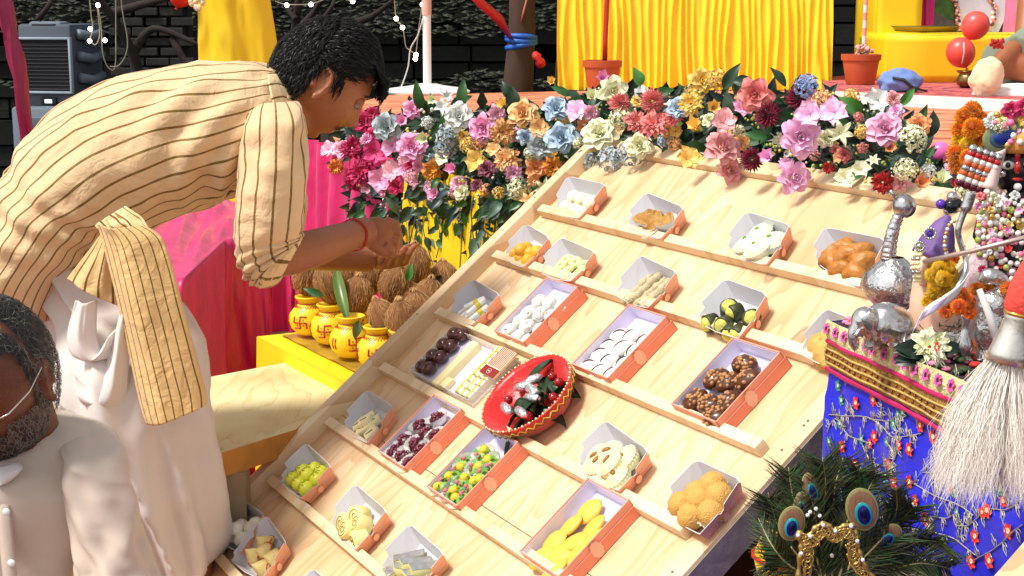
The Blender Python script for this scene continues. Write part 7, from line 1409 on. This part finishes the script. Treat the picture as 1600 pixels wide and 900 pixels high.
# kurta
m = ring_loft([(-45, 462, 84, 494, 2.80, .155), (-36, 420, 106, 436, 2.80, .16), (-16, 362, 150, 385, 2.81, .17), (4, 300, 190, 352, 2.83, .175), (34, 238, 240, 352, 2.84, .175), (84, 182, 288, 332, 2.85, .175), (150, 143, 328, 318, 2.86, .18), (230, 116, 362, 304, 2.87, .185), (310, 104, 392, 296, 2.87, .185), (378, 102, 424, 268, 2.88, .165), (418, 106, 456, 232, 2.89, .125), (440, 113, 474, 210, 2.895, .085), (452, 122, 478, 200, 2.90, .070)], 96, 9, .016, 10, 3, extra=lambda u, v: .012 * math.exp(-((v - .62) / .10) ** 2) * math.sin(u * 60 + v * 46) * (1 if .1 < u < .45 else .3) + .008 * math.exp(-((v - .22) / .12) ** 2) * math.sin(v * 90 + u * 20))
m.build('kurta_body', striped, man, M=inv, solid=.002)
# creases at the waist
sm = stripe_mat('striped_sleeve', rgb(230, 194, 148), rgb(122, 92, 34), 12, .07)
m = ring_loft([(414, 158, 444, 160, 2.88, .03), (396, 160, 462, 160, 2.81, .06), (384, 190, 475, 184, 2.74, .075), (379, 232, 476, 222, 2.715, .068), (376, 275, 475, 265, 2.69, .064), (371, 320, 472, 318, 2.68, .062), (368, 368, 469, 358, 2.68, .060), (372, 410, 466, 372, 2.69, .058), (392, 440, 464, 378, 2.70, .054), (424, 444, 466, 372, 2.715, .052)], 64, 9, .008, 5, 8, extra=lambda u, v: .006 * math.exp(-((v - .86) / .13) ** 2) * math.sin(v * 105 + 5 * math.sin(u * 6.28)) + .004 * math.exp(-((v - .3) / .2) ** 2) * math.sin(u * 25 + v * 18))
m.build('sleeve', sm, man, M=inv, solid=.002)
m = ring_loft([(400, 444, 462, 366, 2.705, .056), (410, 448, 468, 366, 2.71, .059), (432, 442, 472, 372, 2.72, .058), (440, 434, 470, 380, 2.725, .050)], 48, 7, .005, 8, 12); m.build('rolled_cuff', stripe_mat('striped_cuff', rgb(238, 204, 152), rgb(122, 92, 34), 9, .10), man, M=inv, solid=.003)
m = ring_loft([(385, 160, 450, 160, 2.99, .06), (376, 240, 470, 240, 3.02, .07), (380, 320, 478, 320, 3.04, .06), (392, 392, 470, 372, 3.06, .05)], 40, 7, .006, 5, 14); m.build('sleeve', sm, man, M=inv, solid=.002)
def sheet_rows(rows, Y0, bulge, n, seed, fold=.004, nu=30, sub=7):
    R2 = cr([list(map(float, r)) for r in rows], (len(rows) - 1) * sub); k = len(R2) - 1; m = MB()
    def fn(u, v):
        r = R2[int(round(v * k))]; p = PY(lerp(r[0], r[2], u), lerp(r[1], r[3], u), r[4] if len(r) > 4 else Y0); p.y += -bulge * math.sin(math.pi * u) + fold * math.sin(u * n + v * 2) + fold * 1.2 * nz((u * 5, v * 4, seed), 1); return tuple(p)
    m.grid(fn, nu, k); return m
m = sheet_rows([(152, 350, 226, 352, 2.625), (158, 372, 254, 372, 2.62), (168, 410, 271, 420, 2.61), (180, 460, 284, 470, 2.60), (192, 515, 298, 520, 2.595), (204, 568, 311, 570, 2.59), (217, 625, 321, 608, 2.585), (228, 664, 323, 632, 2.58)], 2.6, .045, 10, 3); m.build('front_flap', stripe_mat('striped_flap', rgb(232, 192, 128), rgb(112, 78, 26), 8, .07), man, M=inv, solid=.002)
m = sheet_rows([(160, 362, 178, 372, 2.655), (138, 392, 182, 410, 2.65), (112, 425, 186, 446, 2.645), (104, 436, 188, 480, 2.64)], 2.65, .012, 6, 5); m.build('inner_flap', stripe_mat('striped_inner', rgb(226, 186, 128), rgb(112, 78, 26), 4, .085), man, M=inv, solid=.002)
m = sheet_rows([(148, 352, 196, 322, 2.66), (156, 366, 226, 342, 2.64), (170, 384, 246, 372, 2.625)], 2.65, .02, 22, 9, fold=.010); m.build('waist_gather', stripe_mat('striped_gather', rgb(240, 206, 152), rgb(112, 78, 26), 6, .085), man, M=inv, solid=.002)
m = ring_loft([(424, 104, 462, 216, 2.885, .112), (436, 106, 472, 208, 2.893, .090), (448, 116, 480, 202, 2.90, .076), (452, 121, 481, 198, 2.90, .070), (450, 124, 476, 196, 2.90, .062)], 56, 6, .002, 5, 15); m.build('collar', stripe_mat('striped_collar', rgb(240, 210, 160), rgb(112, 78, 26), 16, .07), man, M=inv, solid=.003)
# dhoti
white_c = mat('white_cotton', rgb(224, 214, 208), .85, var=.08, vs=6, sheen=.1, bump=.4, bs=22)
def dfold(u, v): return .010 * (1 - abs(math.sin(u * 31 + 2.2 * math.sin(v * 2.6 + 1))) ** .5) * 3.2 * max(.12, math.sin(6.283 * u)) + .016 * max(.1, math.sin(6.283 * u)) * math.sin(u * 72 + 6 * math.sin(v * 2.1)) * v + .022 * math.sin(u * 38 + 3.0 * math.sin(v * 3.4)) * (.35 + .65 * v) * (.5 + .5 * math.sin(u * 11 + 2)) * .8 + .010 * math.sin(u * 21 + v * 5 + 1)
m = ring_loft([(0, 400, 205, 410, 2.83, .09), (48, 450, 245, 455, 2.82, .11), (82, 500, 296, 500, 2.80, .135), (92, 560, 316, 560, 2.775, .15), (102, 630, 324, 630, 2.76, .16), (130, 700, 332, 700, 2.76, .16), (165, 770, 338, 770, 2.76, .155), (200, 835, 343, 830, 2.77, .145), (222, 868, 336, 868, 2.77, .135), (232, 888, 322, 884, 2.77, .12)], 110, 9, .010, 5, 21, extra=dfold); m.build('dhoti', white_c, man, M=inv, solid=.002)
for k, rw in enumerate(([(118, 470, 150, 470, 2.63), (105, 520, 150, 530, 2.62), (112, 556, 172, 560, 2.615), (140, 566, 186, 530, 2.62), (160, 545, 192, 500, 2.63)], [(190, 480, 204, 480, 2.62), (168, 560, 200, 570, 2.61), (140, 610, 190, 640, 2.60), (112, 585, 150, 655, 2.615)])):
    m = sheet_rows(rw, 2.62, .02, 7, 30 + k, fold=.006, nu=16); m.build('dhoti_fold', white_c, man, M=inv, solid=.0025)
# hair, eye, moustache shade, thread bracelet
def hm(p): return (p.x > .045 and p.z > .062 + .3 * abs(p.y)) or (.022 < p.x <= .045 and p.z > .046) or (-.024 < p.x <= .022 and p.z > .026) or (p.x <= -.022 and p.z > -.072 + .2 * abs(p.y)) or (.010 < p.x < .024 and p.z > .008 and abs(p.y) > .05)
hc = hair_cap(MH, hm, 1.045); hc.build('hair_base', hair_b, man, M=inv)
st_ = strands(MH, 6500, hm, lambda p: Vector((.9, .1 * p.y / .07, .3)) if p.x > -.045 and p.z > .03 else Vector((.15, 0, -1)), lambda p: .034 if p.x > .0 else .022, [hair_b, mat('hair_sheen', (.012, .010, .010), .45, spec=.4, var=.3, vs=60)], .0035, .0011, 3, 1.045, pick=lambda p, r: 1 if r.random() < .18 else 0, droop=.002, wave=.0022); tag(st_.build('hair', [hair_b, MATS['hair_sheen']], man, M=inv), kind='stuff')
m = MB()
for k in range(260):
    y = rr.uniform(-.055, .06); p = MH @ Vector((.055, y, .088)); q = MH @ Vector((.096, y * 1.05, .078 + rr.uniform(-.010, .006))); t_ = MH @ Vector((.112, y * 1.1 + rr.uniform(-.01, .01), .050 + rr.uniform(-.016, .012))); m.tube([p, q, t_], [.0022, .0022, .0004], 4, cap=False)
tag(m.build('fringe', hair_b, man, M=inv), kind='stuff')
def eyes(M, par, inv_, lid=True, sk=None):
    for s in (-1, 1):
        m = MB(); c = Vector((.0765, s * .031, .007)); m.ball(M @ c, .0115, 16, 10, 0); m.ball(M @ (c + Vector((.0075, 0, -.004))), .0052, 12, 8, 1); m.ball(M @ (c + Vector((.0014, 0, .0052))), (.0130, .0130, .0118), 16, 10, 2); m.build('eye', [mat('eye_white', (.22, .19, .17), .2, var=0), mat('iris', (.02, .012, .008), .1, var=0), sk], par, M=inv_)
        m = MB(); m.tube([M @ Vector((.088, s * .016, .026)), M @ Vector((.090, s * .030, .032)), M @ Vector((.080, s * .048, .027))], [.003, .0042, .0012], 8, flat=.6); m.build('eyebrow', hair_d, par, M=inv_)
eyes(MH, man, inv, sk=skin1)
def beard_m(p): return p.x > .006 and p.z < -.030 and abs(p.y) > .02 + .35 * (p.z + .09) and p.z < -.02 or (p.x > .075 and -.060 < p.z < -.048 and abs(p.y) < .026)
m = strands(MH, 260, lambda p: p.x > .07 and -.058 < p.z < -.046 and abs(p.y) < .026, lambda p: Vector((.1, p.y * 20, -1)), lambda p: .007, [hair_d], .001, .0005, 5, 1.0, seg=2); tag(m.build('moustache', hair_d, man, M=inv), kind='stuff')
m = MB(); c0, c1 = pp(553, 367, 2.915), pp(566, 364, 2.94); ax_ = (c1 - c0).normalized(); u_ = ax_.orthogonal().normalized(); v_ = ax_.cross(u_)
for dz in (-.002, .002): m.tube([c0 + ax_ * (dz + .001 * math.sin(5 * a)) + (u_ * math.cos(a) + v_ * math.sin(a)) * .0313 for a in [k * .2618 for k in range(25)]], .0013, 6, cap=False)
m.build('thread_bracelet', mat('red_thread', rgb(200, 40, 30), .6, var=.2, vs=200), man, M=inv)
# ---- seated man in the foreground
sit = empty('person', (PY(0, 800, 2.05).x, 2.05, 0)); tag(sit, 'older bearded man with thin glasses and pale shirt sitting at the lower left', 'person'); inv2 = Matrix.Translation(-Vector(sit.location))
MS = head_M(PY(-8, 588, 1.99), (-.24, -.86, -.42), (-.10, -.34, .93)) @ Matrix.Diagonal((.93, .93, .93, 1)); b = MB(); build_head(b, MS); CX = PY(0, 700, 2.08)
hc0 = MS.translation; b.tube([hc0 + Vector((.0, .04, -.03)), hc0 + Vector((.01, .06, -.10)), Vector((CX.x, 2.12, .86))], [.055, .055, .06], 20)
b.tube([Vector((CX.x - .01, 2.12, .865)), Vector((CX.x - .02, 2.12, .80)), Vector((CX.x - .02, 2.13, .62)), Vector((CX.x - .02, 2.14, .36))], [.06, .095, .11, .12], 20)
for s in (-1, 1):
    sh = Vector((CX.x + s * .11, 2.09, .85)); b.tube([sh, sh + Vector((s * .045, -.05, -.24)), sh + Vector((s * .02, -.28, -.33))], [.034, .034, .03], 16); hd = sh + Vector((s * .02, -.28, -.33)); b.ball(hd + Vector((0, -.05, 0)), (.038, .05, .018), 14, 10)
    for i in range(4): b.tube([hd + Vector((-.024 + .016 * i, -.08, 0)), hd + Vector((-.026 + .017 * i, -.12 - .006 * (i in (1, 2)), -.004)), hd + Vector((-.026 + .017 * i, -.145 - .008 * (i in (1, 2)), -.018))], [.009, .0085, .0065], 8)
    b.tube([hd + Vector((s * -.03, -.03, 0)), hd + Vector((s * -.055, -.07, -.002)), hd + Vector((s * -.056, -.095, -.006))], [.011, .010, .007], 8)
    hp = Vector((CX.x + s * .09, 2.1, .36)); kn = hp + Vector((s * .18, -.34, .10)); ft = Vector((CX.x + s * .06, 1.72, .05)); b.tube([hp, kn], [.08, .06], 14); b.tube([kn, ft], [.055, .035], 14); b.ball(ft + Vector((-s * .03, -.06, -.01)), (.045, .10, .032), 12, 8)
o = b.build('body', skin2, sit, M=inv2); remesh(o, .0045, 2)
shirt = mat('pale_shirt', rgb(208, 190, 174), .8, var=.08, vs=5, sheen=.1, bump=.35, bs=26)
def sfold(u, v): return .009 * math.sin(u * 46 + 4 * v) * v + .006 * math.sin(u * 19 - v * 22) + .007 * (1 - min(1, abs(nz((u * 8, v * 4, 2), 1)) * 4))
m = ring_loft([(-62, 668, 58, 640, 2.11, .055), (-78, 668, 70, 641, 2.11, .070), (-104, 690, 104, 652, 2.10, .092), (-140, 720, 152, 678, 2.09, .105), (-158, 770, 176, 740, 2.08, .118), (-160, 840, 172, 830, 2.08, .128), (-164, 930, 160, 925, 2.08, .135), (-168, 1040, 158, 1035, 2.08, .145), (-170, 1160, 160, 1160, 2.08, .15)], 100, 10, .006, 4, 31, extra=sfold); m.build('shirt', shirt, sit, M=inv2, solid=.002)
for sx in (1, -1):
    f_ = (lambda x: x) if sx == 1 else (lambda x: -x + 6)
    m = ring_loft([tuple([f_(a), b_, f_(c), d, Y, h_]) for a, b_, c, d, Y, h_ in ((92, 672, 118, 664, 2.09, .02), (100, 684, 158, 682, 2.07, .055), (104, 704, 184, 708, 2.04, .070), (104, 745, 202, 752, 2.02, .070), (112, 800, 214, 808, 2.00, .068), (122, 855, 226, 860, 1.98, .066), (130, 915, 238, 912, 1.96, .062), (140, 980, 246, 970, 1.93, .058))], 64, 10, .006, 3, 36 + sx, extra=lambda u, v: .009 * math.sin(u * 22 + v * 9) * (1 - abs(math.sin(v * 7 + u * 5))) + .006 * math.sin(u * 44 - v * 14) * v); m.build('sleeve', shirt, sit, M=inv2, solid=.002)
def onsh(px, py, d=.0): # point on the shirt front
    Y = 1.945 - d; return PY(px, py, Y)
m = sheet_rows([(-6, 742, 14, 744, 1.985), (-6, 790, 16, 790, 1.955), (0, 850, 22, 850, 1.945), (8, 930, 30, 930, 1.94)], 1.94, .006, 3, 41, .001, nu=6); m.build('placket', shirt, sit, M=inv2, solid=.003)
m = sheet_rows([(-20, 736, 30, 722, 1.98), (-14, 748, 34, 734, 1.965), (-4, 760, 12, 752, 1.96)], 1.97, .008, 2, 43, .001, nu=8); m.build('collar', white_c, sit, M=inv2, solid=.004)
for py in (800, 880): m = MB(); m.ball(PY(10 if py < 850 else 18, py, 1.934), (.0055, .002, .0055), 12, 8); m.build('button', MATS['enamel_white'], sit, M=inv2)
m = MB(); 
for s in (-1, 1):
    hp = Vector((CX.x + s * .09, 2.1, .36)); kn = hp + Vector((s * .18, -.34, .10)); ft = Vector((CX.x + s * .06, 1.72, .07)); m.tube([hp, kn], [.11, .085], 18); m.tube([kn, ft], [.083, .06], 18)
m.ball(Vector((CX.x, 2.14, .34)), (.19, .15, .13), 24, 14); o = m.build('trousers', white_c, sit, M=inv2); remesh(o, .009, 3)
def hm2(p): return (p.x > .045 and p.z > .092 + .1 * abs(p.y)) or (.012 < p.x <= .045 and p.z > .078 - .6 * (.045 - p.x)) or (-.020 < p.x <= 0 and p.z > .026) or (p.x <= -.020 and p.z > -.07) or (.002 < p.x < .022 and p.z > -.03 and abs(p.y) > .055)
hair_cap(MS, hm2, 1.015).build('hair_base', hair_d, sit, M=inv2)
m = strands(MS, 5200, hm2, lambda p: Vector((.2 - (p.x < 0) * .5, p.y * 8, .25 if p.z > .06 else -.8)), lambda p: .020 if p.z > .05 else .011, [hair_d, hair_g], .0022, .0006, 6, 1.01, pick=lambda p, r: 1 if r.random() < (.55 if p.z < .04 else .10) else 0, wave=.003); tag(m.build('hair', [hair_d, hair_g], sit, M=inv2), kind='stuff')
bm_ = lambda p: p.x > -.004 and p.z < -.022 and (abs(p.y) > .028 or p.z < -.080 or (-.060 < p.z < -.045 and abs(p.y) < .03)) and not (p.x > .07 and p.z > -.042)
m = strands(MS, 4200, bm_, lambda p: Vector((.15, p.y * 3, -1)), lambda p: .012, [hair_d, hair_g], .0018, .00055, 7, 1.0, pick=lambda p, r: 1 if r.random() < (.75 if abs(p.y) > .04 else .35) else 0, seg=4, wave=.003); tag(m.build('beard', [hair_d, hair_g], sit, M=inv2), kind='stuff')
eyes(MS, sit, inv2, sk=skin2)
gm = mat('spectacle_metal', (.6, .55, .5), .25, .9, var=0); sp = empty('glasses', (0, 0, 0)); sp.parent = sit; sp.matrix_local = inv2
for s in (-1, 1):
    pts = []
    for k in range(29):
        a = k * 2 * math.pi / 28; c_, s2 = math.cos(a), math.sin(a); pts.append(MS @ Vector((.108 - .010 * (abs(.034 + .025 * c_) / .06) ** 2, s * (.034 + .0255 * abs(c_) ** .6 * (1 if c_ > 0 else -1)), -.004 + .0165 * abs(s2) ** .6 * (1 if s2 > 0 else -1))))
    m = MB(); m.tube(pts, .0010, 6, cap=False); m.build('rim', gm, sp)
    m = MB(); m.add([p for p in pts[:-1]], [tuple(range(28))]); m.build('lens', mat('lens_glass', (.9, .9, .9), .03, var=0, alpha=.10), sp, smooth=False)
    m = MB(); m.tube([MS @ Vector(q) for q in ((.099, s * .060, .004), (.085, s * .074, .006), (.04, s * .083, .010), (.0, s * .084, .022), (-.016, s * .082, .012))], .0012, 6); m.build('temple', gm, sp)
m = MB(); m.tube([MS @ Vector((.110, -.009, .004)), MS @ Vector((.113, 0, .007)), MS @ Vector((.110, .009, .004))], .0011, 6); m.build('bridge', gm, sp)
# ---- seated man on the dais at the right edge
g0 = PY(1650, 150, 7.45); pr_ = empty('person', (g0.x, 7.5, ZS + .058)); tag(pr_, 'man in grey green kurta seated on the dais holding a white cloth bag', 'person'); zg = ZS + .058; inv3 = Matrix.Translation(-Vector(pr_.location))
b = MB(); G = lambda x, y, z: Vector((g0.x + x, 7.5 + y, zg + z)); build_head(b, head_M(G(0, 0, .78), (-.8, -.5, -.2), (-.2, -.1, 1)))
b.tube([G(.02, 0, .70), G(.02, .01, .55), G(.02, .02, .30), G(.02, .02, .12)], [.055, .11, .12, .14], 18)
A1 = [G(-.15, -.04, .52), PY(1600, 65, 7.3), PY(1570, 88, 7.2), PY(1553, 106, 7.15)]; b.tube(A1, [.055, .05, .042, .032], 16); b.ball(PY(1543, 112, 7.14), (.04, .03, .035), 14, 10)
for i in range(4): b.tube([PY(1543, 104 + 6 * i, 7.12), PY(1530, 106 + 6 * i, 7.10), PY(1522, 108 + 6 * i, 7.12)], [.013, .012, .009], 8)
b.tube([PY(1545, 104, 7.11), PY(1536, 98, 7.10), PY(1529, 98, 7.10)], [.013, .011, .009], 8)
for s in (-1, 1): b.tube([G(s * .12, 0, .12), G(s * .34, -.25, .14), G(-s * .02, -.38, .06)], [.09, .07, .05], 14)
o = b.build('body', skin1, pr_, M=inv3); remesh(o, .010, 2)
kg = mat('grey_green_kurta', rgb(128, 142, 122), .85, var=.12, vs=8, bump=.4, bs=30); b = MB(); b.tube([G(.02, 0, .62), G(.02, .02, .30), G(.02, .02, .03)], [.13, .16, .20], 22); b.tube([G(-.12, -.02, .54), PY(1612, 60, 7.32), PY(1588, 76, 7.24)], [.085, .080, .066], 16); b.tube([G(.14, 0, .54), G(.22, -.1, .3)], [.08, .07], 14)
for s in (-1, 1): b.tube([G(s * .10, 0, .12), G(s * .34, -.22, .15)], [.13, .11], 18)
o = b.build('kurta', kg, pr_, M=inv3); remesh(o, .012, 3)
b = MB(); b.ball(PY(1590, 150, 7.15), (.22, .14, .060), 24, 14, fn=lambda d: 1 + .14 * nz(d, 4, 3)); b.ball(PY(1650, 152, 7.2), (.3, .2, .06), 24, 14, fn=lambda d: 1 + .1 * nz(d, 4, 5)); o = b.build('white_dhoti', mat('bright_cotton', rgb(246, 240, 232), .8, var=.04, bump=.3, bs=20), pr_, M=inv3); remesh(o, .010, 2)
P0 = PY(1541, 122, 7.02); b = MB(); b.ball((0, 0, 0), (.076, .045, .092), 48, 34, fn=lambda d: 1 + .16 * nz(d, 1.6, 2) + .05 * nz(d, 5, 6) + .25 * max(0, d.z) * max(0, d.x) - .22 * max(0, d.z) * max(0, -d.x) + .05 * abs(math.sin(7 * math.atan2(d.y, d.x))) * (d.z + 1) * .5); o = b.build('prayer_bag', mat('ivory_cloth', rgb(244, 226, 186), .8, var=.05, bump=.3, bs=25)); o.location = P0; tag(o, 'ivory cloth prayer bead bag held in the seated man\'s hand', 'bag')
m = MB(); 
for k in range(22): m.ball(PY(1558 + rr.uniform(-9, 9), 66 + rr.uniform(-6, 8), 7.1), (.013, .006, .010), 6, 4, rot=Euler((rr.random() * 3, rr.random() * 3, 0)).to_matrix())
m.tube([PY(1552, 76, 7.1), PY(1562, 66, 7.1), PY(1568, 60, 7.1)], .006, 6)
tag(m.build('red_tassel', mat('red_tassel', rgb(180, 30, 24), .6)), 'small dark red tassel above the seated man\'s wrist', 'tassel')
